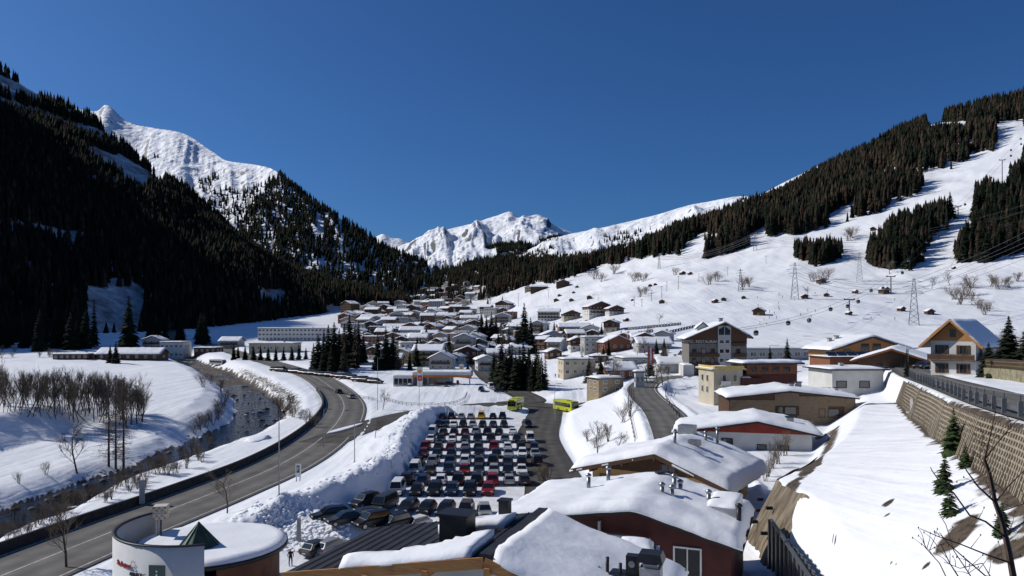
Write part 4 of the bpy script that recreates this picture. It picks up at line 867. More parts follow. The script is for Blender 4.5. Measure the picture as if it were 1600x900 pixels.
c = MB().box((-2.9, 3.9, 8.55), (1.35, 1.1, 1.5)).build('chimney', M_DARKMETAL, fc); MB().box((-2.9, 3.9, 9.34), (1.6, 1.3, .1)).build('cap', M_DARKMETAL, c)
c = MB().box((-1.55, 6.6, 8.75), (.5, .5, 1.3)).build('chimney', M_DARKMETAL, fc); MB().box((-1.55, 6.6, 9.44), (.62, .62, .09)).build('cap', M_DARKMETAL, c)
vent_pipe(fc, -3.0, 6.3, 8.3, .05, .6, M_DARKMETAL, False)
fs = MB().box((5.05, 3.4, 7.15), (2.0, .9, .9)).build('flue_housing', M_DARKMETAL, fc)
for (x, h) in ((4.3, .75), (4.85, .55), (3.9, .3)): vent_pipe(fs, x, 3.2, 7.5, .075, h, M_DARKMETAL, False)
b_ = MB().box((5.35, 3.3, 7.95), (.5, .45, .95)).build('fan_box', M_DARKMETAL, fs)
MB().lathe([(0, 0), (.14, 0), (.14, .03), (0, .03)], (0, 0, 0), 14).build('fan_outlet', M_METAL, fs).matrix_local = Matrix.Translation((5.35, 3.06, 8.1)) @ Matrix.Rotation(R(90), 4, 'X')
c = MB().box((6.1, 3.4, 7.75), (.85, .8, .5)).box((6.1, 3.4, 8.05), (.6, .6, .2)).build('chimney', M_CONC, fc); MB().box((6.1, 3.4, 8.42), (1.1, 1.0, .34), taper=.8).build('cap', M_DARKMETAL, c)
dm = thing('roof_terrace_box', 'dark flat box with snow cap and white edge beside the maroon house', 'dormer', (6.3, 38.4, 9.6), R(-10))
MB().box((0, .9, .9), (2.35, 1.8, 3.2)).build('body', M_DARKMETAL, dm); MB().box((1.28, .9, .9), (.18, 1.9, 3.2)).build('edge_panel', M_FRAME, dm); MB().box((-.2, .9, 2.53), (2.1, 2.0, .1)).build('lid', M_ROOF, dm)
link('roof_snow', snow_slab(-.75, 1.0, -.1, 1.9, lambda x, y: 2.58+0*x, .42, 14, 12, 5), dm)

# --- maroon house
rh = gable_house('maroon_house', 'dark maroon house with white window under a broad snow roof with vents', (7.6, 46.6, 5.0), R(-22), 9.4, 6.5, 10.4, 7.45, 0.16, 0.27, W_MAROON, ov=.6, of=.7, ts=.55, res=2.0, seed=33, slab=.3, depth=2, wins=[('F', 3.3, 4.2, 1.75, 2.05, 1), ('F', 4.9, 0.9, 1.2, 1.0, 1), ('F', -3.0, 5.0, .9, 1.4, 0)], droop=.12)
MB().box((3.3, .62, 3.1), (1.95, .25, .07)).build('window_sill', M_FRAME, rh)
MB().box((-2.3, .55, 4.75), (.14, .3, 3.2)).build('corner_trim', W_GREY, rh); MB().box((-.6, .4, 5.55), (3.3, .3, .12)).build('canopy', W_GREY, rh)
MB().bar((6.55, 0, 5.35), (6.55, 10.4, 5.35), .16, .16).build('gutter', M_ROOF, rh); MB().bar((-9.45, 0, 5.6), (-9.45, 10.4, 5.6), .16, .16).build('gutter', M_ROOF, rh)
for (x, y, h) in ((-4.6, 6.0, .9), (-3.8, 8.6, .9), (1.0, 4.6, .5), (1.6, 5.0, .45), (1.5, 6.5, .9), (1.9, 6.7, .6), (3.9, 6.2, .7)): vent_pipe(rh, x, y, 7.45-(-x*.16 if x < 0 else x*.27)+.35, .15, h)
pb = MB().box((5.0, 6.4, 6.25), (1.9, 4.2, 1.5)).build('roof_parapet', W_WHITE, rh); link('roof_snow', snow_slab(4.0, 6.0, 4.2, 8.6, lambda x, y: 7.0+0*x, .25, 12, 18, 9), rh)
MB().bar((-.3, 9.2, 8.02), (.5, 9.8, 8.1), .5, .12).build('roof_flashing', M_ROOF, rh); vent_pipe(rh, 6.1, 3.9, 6.2, .16, 1.0, M_DARKMETAL)

# --- ochre chalet
oc = gable_house('ochre_chalet', 'ochre walled chalet with dark timber eaves and heavy overhanging snow', (13.0, 67.5, 6.2), R(-33), 8.6, 7.0, 12.5, 6.05, 0.26, 0.37, W_OCHRE, ov=1.6, of=1.4, ts=.75, res=1.7, seed=41, upper=W_BROWN, split=4.0, slab=.25, depth=3, fascia=W_BROWN,
    wins=[('F', -3.6, 2.6, 1.4, 1.5, 1), ('F', -.4, 2.7, 1.3, 1.5, 1), ('F', 2.6, 2.7, 1.2, 1.4, 1), ('F', -5.6, 2.4, 1.2, 2.0, 0), ('F', .8, 4.6, 1.5, .8, 1), ('R', 4, 2.4, 1.2, 1.3, 1), ('R', 8, 2.4, 1.2, 1.3, 1)], balc=[('F', -6.8, 1.0, 1.4)], droop=.25, wstyle='b')
for x in (-6.5, -3.2, 0, 3.2): MB().box((x, .6, 6.05-(-x*.26 if x < 0 else x*.37)-.42), (.2, 1.5, .28)).build('purlin_end', W_BROWN, oc)
for (x, y, h) in ((.6, 3.6, 1.3), (1.6, 9.6, .5), (2.6, 10.2, .9)): vent_pipe(oc, x, y, 6.4, .15, h)
MB().box((-.6, 10.4, 6.9), (1.6, 1.2, 1.3)).build('chimney', M_METAL, oc); MB().box((1.6, 6.2, 6.45), (1.1, .8, .55)).build('roof_hatch', M_METAL, oc)

# --- white house with red gable
gable_house('red_gabled_house', 'white house with red gable and red balcony under a low snow roof', (32.2, 97, 5.9), R(-15), 10.8, 8.0, 11.5, 5.55, 0.17, 0.20, W_WHITE, ov=1.2, of=.8, ts=.6, res=1.3, seed=52, upper=W_RED, split=3.9, slab=.25, depth=3, roofm=M_ROOF, wins=[('F', -3.8, 2.5, 1.5, 1.2, 1), ('F', .6, 1.5, 1.2, 1.9, 0), ('F', 3.4, 1.5, 1.2, 1.9, 0), ('L', 4, 2.2, 1.2, 1.4, 0), ('L', 7, 2.2, 1.2, 1.4, 0)], wstyle='d', chim=[(4.4, 4, .9, 1.1)])
MB().box((32.2, 0, 0), (0.01, .01, .01))
bl = thing('red_balcony', 'red panelled balcony below the white gabled house', 'balcony', (33.6, 95.2, 5.9), R(-15)); MB().box((1.0, .7, .25), (5.0, 1.6, 1.1)).build('panel', W_RED, bl); MB().box((1.0, .7, .86), (5.2, 1.75, .1)).build('rail', W_RED, bl); MB().box((1.0, .9, -1.2), (4.6, 1.2, 1.9)).build('support', W_WHITE, bl)

# --- weathered timber house, its planks one by one
oh = gable_house('weathered_timber_house', 'low wide house clad in weathered planks with snow on its flat gable roof', (44.0, 117, 7.3), R(-6), 9.8, 10.6, 11, 6.4, 0.12, 0.10, W_BROWN, ov=.5, of=.5, ts=.55, res=1.0, seed=61, depth=3, wins=[('F', -1.4, 3.2, 1.0, 1.3, 0), ('F', 0.2, 3.2, 1.9, 1.3, 0), ('F', 5.0, 2.9, 1.0, 1.4, 0), ('F', 6.8, 2.9, 1.8, 1.4, 0), ('F', -6.6, 2.2, 1.0, 1.2, 0), ('F', -5.2, 2.2, 1.0, 1.2, 0)], chim=[(1.2, 4, .7, 1.0), (2.4, 4.4, .9, 1.3), (8.6, 5, .6, 1)], wstyle='d')
pk = []
for seg, (a, b, vert) in enumerate(((-9.2, -2.2, 0), (-2.2, 1.5, 1), (1.5, 6.0, 0), (6.0, 8.4, 1), (8.4, 10.0, 0))):
    if vert:
        n_ = int((b-a)/.3)
        for k in range(n_):
            x = a+(k+.5)*(b-a)/n_; top = 6.1-(-x*.12 if x < 0 else x*.10); hh = top-4.0+.0; MB().box((x, .46, 4.0+hh/2-.02), (.27, .05+.02*random.random(), hh)).build('plank', W_OLD, oh)
            if seg == 1 and abs(x-.2) < 1.1 or abs(x+1.4) < .6: continue
            MB().box((x, .46, 1.0), (.27, .05, 2.9)).build('plank', W_OLD, oh)
    else:
        top = 6.0-max(-a*.12 if a < 0 else a*.10, -b*.12 if b < 0 else b*.10); k = 0; z = -.6
        while z < top-.1:
            hh = .34
            MB().box(((a+b)/2, .455, z+hh/2), (b-a-.03, .06+.03*random.random(), hh-.025)).build('plank', W_OLD, oh); z += hh
# --- white modern house with rounded end
mh = flat_house('white_modern_house', 'white modern house with flat roof and rounded terrace end', (61.3, 131, 8.4), R(4), 9.4, 9, 7.7, W_WHITE, 'house', .3, [('F', -3.0, 5.2, 1.9, 1.3, 0), ('F', 1.2, 5.2, 1.9, 1.3, 0), ('F', -3.2, 1.8, 1.9, 1.1, 0), ('F', 3.2, 1.6, 1.3, 1.4, 0)], [(-1, 4, .7, 1.2)], 4, wstyle='d', ov=.8)
MB().lathe([(4.2, -4), (4.2, 4.2), (4.0, 4.2), (4.0, 3.6), (0, 3.6)], (4.6, 4.2, 0), 20, R(-95), R(60)).build('rounded_terrace', W_WHITE, mh, True); MB().box((6.0, 3.5, 7.0), (.25, .25, 1.9)).build('post', W_BROWN, mh); MB().box((5.9, 4.2, 8.06), (3.2, 6, .2)).build('roof_extension', M_ROOF, mh)
MB().box((-6.6, 0.2, 3.5), (3.4, .2, 2.4)).build('garage_wall', W_GREY, mh)

# --- yellow topped apartment hotel
yh = flat_house('yellow_edged_hotel', 'cream balcony tower with yellow roof edge joined to a maroon wing', (43.6, 149, 7.9), R(9), 6.2, 7.5, 7.2, W_CREAM, 'hotel', .25, [('F', -.9, 5.5, .9, 1.5, 0), ('F', 1.4, 5.5, .9, 1.5, 0), ('F', -.9, 3.1, .9, 1.5, 0), ('F', 1.4, 3.1, .9, 1.5, 0), ('F', -.9, .8, .9, 1.5, 0), ('L', 3, 5.4, 1, 1.4, 0), ('L', 3, 3.1, 1, 1.4, 0), ('L', 5.4, 5.4, 1, 1.4, 0), ('L', 5.4, 3.1, 1, 1.4, 0)], (), 3, roofm=W_YELLOW, ov=.5)
MB().box((0, -.3, 7.62), (6.4, .5, .75)).build('roof_edge', mat('yellow_board', (0.66, 0.47, 0.16), .7), yh); MB().box((-3.0, 3.6, 7.62), (.4, 7.6, .75)).build('roof_edge', MATS['yellow_board'], yh)
for z in (1.9, 4.3):
    bb = MB().box((-.9, -.5, z-.1), (2.0, 1.0, .12)).box((-.9, -.97, z+.35), (2.0, .05, .7)).build('balcony', M_FRAME, yh)
MB().box((8.8, 3.6, 2.6), (12.4, 7, 7.2)).build('maroon_wing', W_MAROON, yh); MB().box((4.8, -.2, 4.8), (4.4, .5, 1.5)).build('maroon_parapet', W_MAROON, yh)
MB().box((9.6, 3.2, 7.2), (11, 6, 2.0)).build('timber_storey', W_RUST, yh); MB().box((9.6, 3.4, 8.35), (13.5, 8, .3)).build('wing_roof', M_ROOF, yh)
for x in (5.6, 8.0, 10.4, 12.8): window(yh, (x, .19, 7.2), 0, 1.5, 1.2, 'b', 1)
link('roof_snow', snow_slab(2.9, 16.3, -.5, 7.3, lambda x, y: 8.52+0*x, .45, 22, 12, 17), yh); link('terrace_snow', snow_slab(2.9, 4.6, -.6, 2, lambda x, y: 5.62+0*x, .25, 8, 8, 19), yh)

# --- the gabled Hotel Restaurant
hz0 = 8.9
hr = gable_house('gabled_hotel', 'tall brown gabled hotel with white window bay and lettered facade', (64.6, 224, hz0), R(-3), 12.2, 8.4, 15, 16.2, 0.42, 0.56, mat('hotel_stone', (.20, .185, .17), .9, (.14, .13, .12), .8), 'hotel', ov=1.6, of=1.4, ts=.45, upper=W_BROWN, split=9.6, slab=.35, depth=4, fascia=W_BROWN, chim=[(-.2, 5, 1.1, 1.3)], wstyle='d')
for fl, z in enumerate((1.7, 4.5, 7.3)):
    for x in (-9.0, -6.2, -3.4): window(hr, (x, 1.33, z), 0, 1.2, 1.5, 'd', 1)
    window(hr, (4.2, 1.33, z), 0, 1.2, 1.5, 'd', 1)
for z in (2.9, 5.7):
    MB().box((-6.0, .75, z+.45), (9.0, .12, 1.0)).box((-6.0, 1.05, z), (9.0, .75, .14)).build('balcony', W_BROWN, hr); MB().box((4.6, .75, z+.45), (3.6, .12, 1.0)).box((4.6, 1.05, z), (3.6, .75, .14)).build('balcony', W_BROWN, hr)
MB().box((4.2, .9, 9.4), (4, .12, 1)).build('balcony', W_BROWN, hr)
MB().box((0, 1.1, 6.6), (3.9, .5, 17.0)).build('window_bay', W_GREY, hr)
for z in (1.7, 4.5, 7.4, 10.3):
    for x in (-.85, .85): window(hr, (x, .84, z), 0, 1.45, 1.35, 'w', 0)
MB().extr([(-1.7, 12.3), (-.12, 12.3), (-.12, 14.9), (-1.7, 14.0)], 'y', .8, .84).build('gable_window', M_GLASS, hr); MB().extr([(.12, 12.3), (1.7, 12.3), (1.7, 13.8), (.12, 14.9)], 'y', .8, .84).build('gable_window', M_GLASS, hr)
lt = link('lettering', TXT['hotel'], hr, (-6.9, 1.22, 10.25)); lt.rotation_euler = (R(90), 0, 0); TXT['hotel'].materials.append(W_WHITE)
dmr = MB().extr([(-1.9, 12.4), (1.9, 12.4), (1.9, 15.6), (0, 17.1), (-1.9, 15.6)], 'y', 5, 9).build('dormer', W_WHITE, hr, loc=(-5.6, 0, -1.2)); MB().bar((-2.3, 4.7, 15.4), (0, 4.7, 17.3), .2, .3).bar((0, 4.7, 17.3), (2.3, 4.7, 15.4), .2, .3).build('dormer_verge', M_ROOF, dmr); window(dmr, (0, 4.99, 14.4), 0, 1.6, 1.4, 'd', 1)
link('roof_snow', snow_slab(-2.2, 2.2, 4.8, 9.2, lambda x, y: 17.2-np.abs(x)*.79, .35, 14, 8, 23), dmr)
link('porch_snow', snow_slab(-13, -9.8, -3, 6, lambda x, y: 3.2+0*x, .4, 8, 10, 29), hr); MB().box((-11.4, 1.5, 1.0), (3.2, 8, 4.2)).build('porch', W_WHITE, hr)

# --- chalets on the right
gable_house('honey_chalet', 'broad honey timber chalet with arched glazed gable among the snowy roofs', (91.0, 186, 13.2), R(8), 11.5, 11.5, 14, 8.2, .30, .30, W_WHITE, ov=1.4, of=1.2, ts=.5, upper=W_ORANGE, split=2.6, slab=.3, depth=5, wins=[('F', -1.6, 5.0, 2.2, 2.6, 1), ('F', 1.6, 5.0, 2.2, 2.6, 1), ('F', -6.5, 4.2, 1.8, 1.4, 1), ('F', 6.5, 4.2, 1.8, 1.4, 1)], chim=[(-4.5, 9, .9, 1.3), (-6.5, 9, .9, 1.3)], fascia=W_BROWN, wstyle='b', balc=[('F', -9, -3, 2.6), ('F', 3, 9, 2.6)])
gable_house('low_brown_chalet', 'low dark brown chalet with wide snow roof below the gabled chalet', (76.0, 148, 12.6), R(-32), 7.5, 7.5, 17, 6.8, .34, .34, W_BROWN, ov=1.2, of=1.0, ts=.5, slab=.25, depth=4, wins=[('F', -2.2, 3.4, 1.4, 1.2, 1), ('F', 1.6, 3.4, 1.4, 1.2, 1), ('R', 6, 1.8, 1.2, 1.2, 1)], fascia=W_RUST, wstyle='b')
gc = gable_house('steep_gabled_chalet', 'steep roofed chalet with orange gable, white walls and carved balcony by the upper road', (69.3, 117, 15.6), R(-49), 4.6, 4.6, 11.5, 9.5, .96, .96, W_WHITE, ov=1.35, of=1.3, ts=.3, upper=W_ORANGE, split=6.0, slab=.28, depth=3, wins=[('F', -1.6, 4.6, 1.1, 1.4, 1), ('F', 1.5, 4.6, 1.1, 1.4, 1), ('F', -1.6, 1.6, 1.1, 1.5, 1), ('F', 1.5, 1.6, 1.1, 1.5, 1), ('F', 0, 7.2, .8, 1.2, 0), ('R', 3.5, 4.4, 1.1, 1.4, 1), ('R', 6.5, 4.4, 1.1, 1.4, 1), ('R', 3.5, 1.6, 1.1, 1.4, 1), ('R', 7, 1.6, 1.6, 1.4, 1)], fascia=W_ORANGE, wstyle='b', balc=[('F', -3.4, 3.4, 2.9), ('R', 1.3, 9.5, 2.9)], res=1.4)
for k, x in enumerate((-2.4, -.8, .7, 2.3)): MB().box((x, 1.26, 4.6), (.34, .08, 1.4)).build('shutter', W_BROWN, gc); MB().box((x, 1.26, 1.6), (.34, .08, 1.5)).build('shutter', W_BROWN, gc)
flat_house('solar_roof_building', 'low rusty timber building with solar panels on its roof', (79, 166, 9.5), R(6), 16, 9, 7.3, W_RUST, 'building', .15, [('F', -4, 5.2, 1.6, 1.2, 1), ('F', 0, 5.2, 1.6, 1.2, 1), ('F', 4, 5.2, 1.6, 1.2, 1)], (), 4)
M_SOLAR = mat('solar_panel', (0.012, 0.018, 0.035), .15, (0.02, 0.03, 0.05), 4)
for k in range(6):
    sp = thing('roof_solar_unit', ordn(k)+' tilted solar panel from the left on the low timber building', 'solar panel', (72.5+2.4*k, 166.5+.25*k, 17.0), R(6), 'solar panels in a row'); MB().add([(-1.1, 0, .1), (1.1, 0, .1), (1.1, 1.7, 1.1), (-1.1, 1.7, 1.1), (-1.1, .05, .04), (1.1, .05, .04), (1.1, 1.75, 1.04), (-1.1, 1.75, 1.04)], [(0, 1, 2, 3), (7, 6, 5, 4), (0, 4, 5, 1), (1, 5, 6, 2), (2, 6, 7, 3), (3, 7, 4, 0)]).build('panel', M_SOLAR, sp); MB().bar((-.9, 1.6, -.3), (-.9, 1.6, 1), .06).bar((.9, 1.6, -.3), (.9, 1.6, 1), .06).build('stand', M_METAL, sp)
flat_house('long_terrace_building', 'long low pale building with glazed front behind the gabled hotel', (92, 262, 10.5), R(4), 30, 9, 5.2, W_GREY, 'building', .5, [('F', -13+3.2*k, 3.4, 2.2, 1.6, 1) for k in range(9)], (), 4)

# --- round information building
ib = thing('round_info_building', 'white round information pavilion with snow roof and curved lettered wall', 'building', (-27.3, 66.5, -0.25))
M_INFO = mat('pavilion_white', (0.62, 0.62, 0.61), .8, (0.54, 0.54, 0.53), .6); M_BRONZE = mat('rust_cladding', (0.14, 0.055, 0.025), .7, (0.08, 0.03, 0.015), 1)
MB().lathe([(6.1, -3), (6.1, 4.4)], (0, 0, 0), 40, R(-62), R(235)).build('wall', M_BRONZE, ib, True)
MB().lathe([(7.35, -3), (7.35, 6.5), (7.1, 6.5), (7.1, 4.2)], (-.3, 0, 0), 40, R(150), R(292)).build('curved_wall', M_INFO, ib, True)
MB().lathe([(7.38, 6.49), (7.42, 6.6), (7.04, 6.6), (7.06, 6.49)], (-.3, 0, 0), 40, R(150), R(292)).build('wall_coping', M_DARKMETAL, ib, True)
MB().lathe([(6.3, 4.2), (6.85, 4.25), (6.85, 4.6), (6.6, 4.6), (0, 4.62)], (0, 0, 0), 48).build('roof', M_DARKMETAL, ib, True)
def disc_snow(name, r, z, t, parent, seed, cx=0, cy=0, rings=14, segs=48, a0=0, a1=2*math.pi):
    V = []; Fc = []
    for i in range(rings+1):
        rr = r*i/rings; e = math.sqrt(max(0, 1-max(0, (rr-(r-.6))/.6)**2)) if i < rings else 0
        for j in range(segs):
            a = 2*math.pi*j/segs; V.append((cx+rr*math.cos(a), cy+rr*math.sin(a), z+t*(.15+.85*e)*(1+.18*float(vnoise(rr*.5*math.cos(a)+seed, rr*.5*math.sin(a), seed)))))
    for j in range(segs): a = 2*math.pi*j/segs; V.append((cx+r*math.cos(a), cy+r*math.sin(a), z-.02))
    for i in range(rings+1):
        for j in range(segs): j2 = (j+1) % segs; Fc.append((i*segs+j, i*segs+j2, (i+1)*segs+j2, (i+1)*segs+j))
    return link(name, np_mesh(name, V, Fc, [M_ROOFSNOW], True), parent)
disc_snow('roof_snow', 6.6, 4.6, .4, ib, 3, 0.15, 0)
MB().box((-5.6, 2.5, 5.4), (.15, 2.5, 2.2), R(18)).build('parapet_wing', M_CONC, ib)
pyr = MB(); pyr.lathe([(1.75, 4.85), (0.0, 7.0)], (-.2, -1.6, 0), 12); M_COPPER = mat('patinated_metal', (0.06, 0.105, 0.08), .5, (0.035, 0.06, 0.05), 2, metal=.3)
po = pyr.build('cone_roof', M_COPPER, ib)
for k in range(12): a = 2*math.pi*k/12; MB().bar((-.2+1.8*math.cos(a), -1.6+1.8*math.sin(a), 4.85), (-.2, -1.6, 7.02), .09, .09).build('roof_seam', M_COPPER, po)
MB().box((-3.9, -4.2, 5.15), (1.5, .9, .5), R(15)).build('roof_hatch', W_WHITE, ib)
def bend(me, cx, cy, r, ang, z, m, name, out=.03):
    co = np.zeros(len(me.vertices)*3); me.vertices.foreach_get('co', co); co = co.reshape(-1, 3); a = ang+co[:, 0]/r; rr = r+out+co[:, 2]
    v = np.stack([cx+rr*np.cos(a), cy+rr*np.sin(a), z+co[:, 1]], -1); me.vertices.foreach_set('co', v.ravel().astype(np.float32)); me.materials.clear(); me.materials.append(m); return link(name, me, ib)
bend(TXT['anton'], -.3, 0, 7.35, R(235), 4.75, paint('sign_red', (.45, .03, .03)), 'lettering'); bend(TXT['arl'], -.3, 0, 7.35, R(249), 4.15, paint('sign_black', (.03, .03, .03)), 'lettering')
fl = MB()
for k in range(8):
    a = 2*math.pi*k/8; 
    for (r0, r1, da) in ((.1, .42, .22),): fl.add([(r0*math.cos(a), r0*math.sin(a), .03), (.5*(r0+r1)*math.cos(a+da), .5*(r0+r1)*math.sin(a+da), .05), (r1*math.cos(a), r1*math.sin(a), .03), (.5*(r0+r1)*math.cos(a-da), .5*(r0+r1)*math.sin(a-da), .05)], [(0, 1, 2, 3)])
bend(fl.mesh('emblem', W_GREY), -.3, 0, 7.35, R(246), 4.95, paint('emblem_grey', (.3, .3, .29)), 'emblem')
a = R(264); ip = thing('info_sign', 'dark green information sign with white letter i on the round pavilion', 'sign', (-27.6+7.45*math.cos(a), 66.5+7.45*math.sin(a), 3.95), a+R(90))
MB().box((0, 0, 0), (1.35, .1, 1.8)).build('board', paint('sign_green', (.012, .05, .045)), ip); l_ = link('lettering', TXT['i'], ip, (0, -.06, 0)); l_.rotation_euler = (R(90), 0, 0); TXT['i'].materials.append(M_FRAME)
cs = thing('cube_sign', 'checked tan and white cube sign on a pole on the pavilion roof', 'sign', (-32.1, 67.6, 4.5)); MB().lathe([(.07, 0), (.07, 1.9)], (0, 0, 0), 8).build('pole', M_DARKMETAL, cs)
cb = MB().box((0, 0, 2.5), (1.15, 1.15, 1.2), R(12)).build('cube', paint('cube_white', (.70, .66, .58)), cs); ctan = mat('cube_tan', (.58, .34, .13), .6)
for sd_ in range(4):
    for i in range(5):
        for j in range(5):
            if (i+j) % 2: continue
            q = rotz((-.575+.115+.23*i, -.585, 1.9+.12+.24*j), R(12)+R(90)*sd_); MB().box(q, (.2, .03, .21), R(12)+R(90)*sd_).build('tile', ctan, cb)
bd = MB().box(rotz((0, -.61, 2.5), R(12)), (.85, .03, .3), R(12)).build('name_board', paint('cube_cream', (.75, .7, .6)), cb); lq = link('lettering', TXT['cube'], cb, rotz((0, -.64, 2.5), R(12))); lq.rotation_euler = (R(90), 0, R(12)); lq.scale = (.6, .6, .6); TXT['cube'].materials.append(paint('sign_red', (0, 0, 0)))

# --- petrol station
g1 = G(655, 603); gs = thing('petrol_station', 'petrol station with long white canopy and glazed shop', 'petrol station', (g1.x, g1.y, g1.z), R(-2)); u = g1.y/F
cw = 118*u
MB().box((cw*.30, 4, 18*u), (cw*.78, 8, 7*u)).build('canopy', W_WHITE, gs); MB().box((cw*.30, -.06, 15*u), (cw*.78, .12, 3.2*u)).build('canopy_band', paint('orange_band', (.6, .16, .03)), gs); link('roof_snow', snow_slab(-cw*.1, cw*.7, -.2, 8.2, lambda x, y: 21.5*u+0*x, .5, 26, 8, 31), gs)
for x in (cw*.1, cw*.4, cw*.66): MB().box((x, 3, 6*u), (.4, .4, 15*u+1)).build('column', M_FRAME, gs)
MB().box((-cw*.22, 5, 7*u), (cw*.26, 9, 18*u)).build('shop', W_WHITE, gs); link('roof_snow', snow_slab(-cw*.36, -cw*.08, .2, 9.8, lambda x, y: 16.1*u+0*x, .4, 10, 8, 37), gs)
for k in range(4): window(gs, (-cw*.31+k*cw*.06, .49, 6.5*u), 0, cw*.05, 2.2, 'd', 0)
MB().box((cw*.15, 11, 5*u), (cw*.5, 5, 12*u)).build('back_wall', W_GREY, gs)
for k, x in enumerate((cw*.2, cw*.5)): pm = MB().box((x, 3, .9), (.9, .6, 1.9)).build('fuel_pump', paint('pump_red', (.5, .05, .03)), gs)
sh_y, sh_r = paint('emblem_yellow', (.75, .45, .03)), paint('sign_red', (0, 0, 0))
def shell_sign(px, base, top, wpx, lab):
    p = G(px, base); k = p.y/F; t = thing('price_sign', lab, 'sign', (p.x, p.y, p.z), 0); H = (base-top)*k; W = wpx*k
    MB().box((0, 0, H/2), (W, .3, H+.6)).build('pylon', M_FRAME, t); V = [(0, -.18, H-W*.95)]
    for j in range(13): a = R(-30+240*j/12); V.append((W*.4*math.cos(a), -.18, H-W*.62+W*.36*math.sin(a)))
    MB().add(V+[(x, -.16, z) for x, _, z in V], [tuple(range(14))]).build('shell_emblem', sh_y, t)
    for j in range(1, 12, 2): MB().bar(V[0], (V[j+1][0]*.92, -.19, V[j+1][2]), .05, .02).build('emblem_rib', sh_r, t)
    MB().box((0, -.17, H*.45), (W*.8, .06, H*.3)).build('price_panel', paint('sign_red', (0, 0, 0)), t); l = link('lettering', TXT['price'], t, (0, -.22, H*.45)); l.rotation_euler = (R(90), 0, 0)
TXT['price'].materials.append(M_FRAME)
shell_sign(656, 604, 575, 8.5, 'tall white price pylon with shell emblem before the petrol station'); shell_sign(721, 590, 570, 7, 'smaller white shell emblem sign right of the petrol station')

# --- buildings placed from where they stand in the valley
HC = {'white': W_WHITE, 'grey': W_GREY, 'cream': W_CREAM, 'yellow': W_YELLOW, 'rose': W_PINK, 'brown': W_BROWN, 'rust': W_RUST, 'honey': W_ORANGE, 'stone': W_STONE, 'ochre': W_OCHRE}
PLACED = []
def village(px, base, wpx, hpx, kind, col, label, rz=None, upper=None, floors=None, balc=False, name=None, cat='house', group=None, rise=None, chim=1, Y=None, dep=None):
    p = G(px, base, BV_ALL) if Y is None else at(px, base, Y); u = p.y/F; W, H = wpx*u, hpx*u; rz = R(random.uniform(-38, 16) if rz is None else rz)
    PLACED.append((p.x, p.y, W/2)); fl = floors or max(1, int(round(H/2.9))); fh = H/fl; wn = []; nc = max(2, min(7 if W < 32 else 20, int(W/2.8)))
    far = p.y > 900; wf = 'd' if far else 'w'; ww = min(1.3 if W < 32 else 2.8, W/nc*.6); D = dep or min(max(W*.9, 8), 16)
    for f in range(fl):
        for c in range(nc): wn.append(('F', -W/2+W*(c+.5)/nc, fh*(f+.55), ww, min(1.4, fh*.5), 0 if far else 1))
    side = 'R' if p.x < -20 else 'L'
    if not far:
        for f in range(fl):
            for c in range(2): wn.append((side, D*(.3+.35*c), fh*(f+.55), ww, min(1.4, fh*.5), 1))
    nm = name or 'village_house'; um = HC.get(upper)
    loc = (p.x, p.y, p.z)
    if kind == 'f': return flat_house(nm, label, loc, rz, W, D, H, HC[col], cat, .45, wn, [(W*.2, D*.5, .8, 1.2)] if chim else (), 3, group, wstyle=wf)
    if kind == 'g':
        r_ = rise or .38; ov = .9; return gable_house(nm, label, loc, rz, W/2+ov, W/2+ov, D+2, H+(W/2)*r_+.3, r_, r_, HC[col], cat, ov, .9, .45, um, fh*(fl-.9) if um else None, None, wn, chim=[(W*.18, D*.55, .8, 1.2)] if chim else (), depth=3, group=group, wstyle=wf, balc=[('F', -W*.42, W*.42, fh*k+.1) for k in range(1, fl)] if (balc or not far) else ())
    # ridge across the view: build the house turned a quarter, its front is the long left side
    r_ = rise or .42; ov = .8; d2 = min(D, 11)
    wn2 = []
    for f in range(fl):
        for c in range(nc): wn2.append(('L', 1.0+W*(c+.5)/nc, fh*(f+.55), ww, min(1.4, fh*.5), 0 if far else 1))
        if not far: wn2.append(('F', 0, fh*(f+.55), ww, 1.3, 1))
    # local -x faces the camera after a quarter turn
    ang = rz+R(90); fx = Vector((-(d2/2+ov), 0, 0))
    c0 = Vector((0, d2/2, 0)); c0 = Vector(rotz(c0, rz)); st = Vector(rotz((W/2+1.0, 0, 0), rz))
    l2 = Vector(loc)+c0+st
    return gable_house(nm, label, tuple(l2), ang, d2/2+ov, d2/2+ov, W+2, H+(d2/2)*r_+.3, r_, r_, HC[col], cat, ov, 1.0, .45, um, fh*(fl-.9) if um else None, None, wn2, chim=[(1, W*.4, .8, 1.3)] if chim else (), depth=3, group=group, wstyle=wf, balc=[('L', 1.5, W+.5, fh*k+.1) for k in range(1, fl)] if (balc or not far) else ())
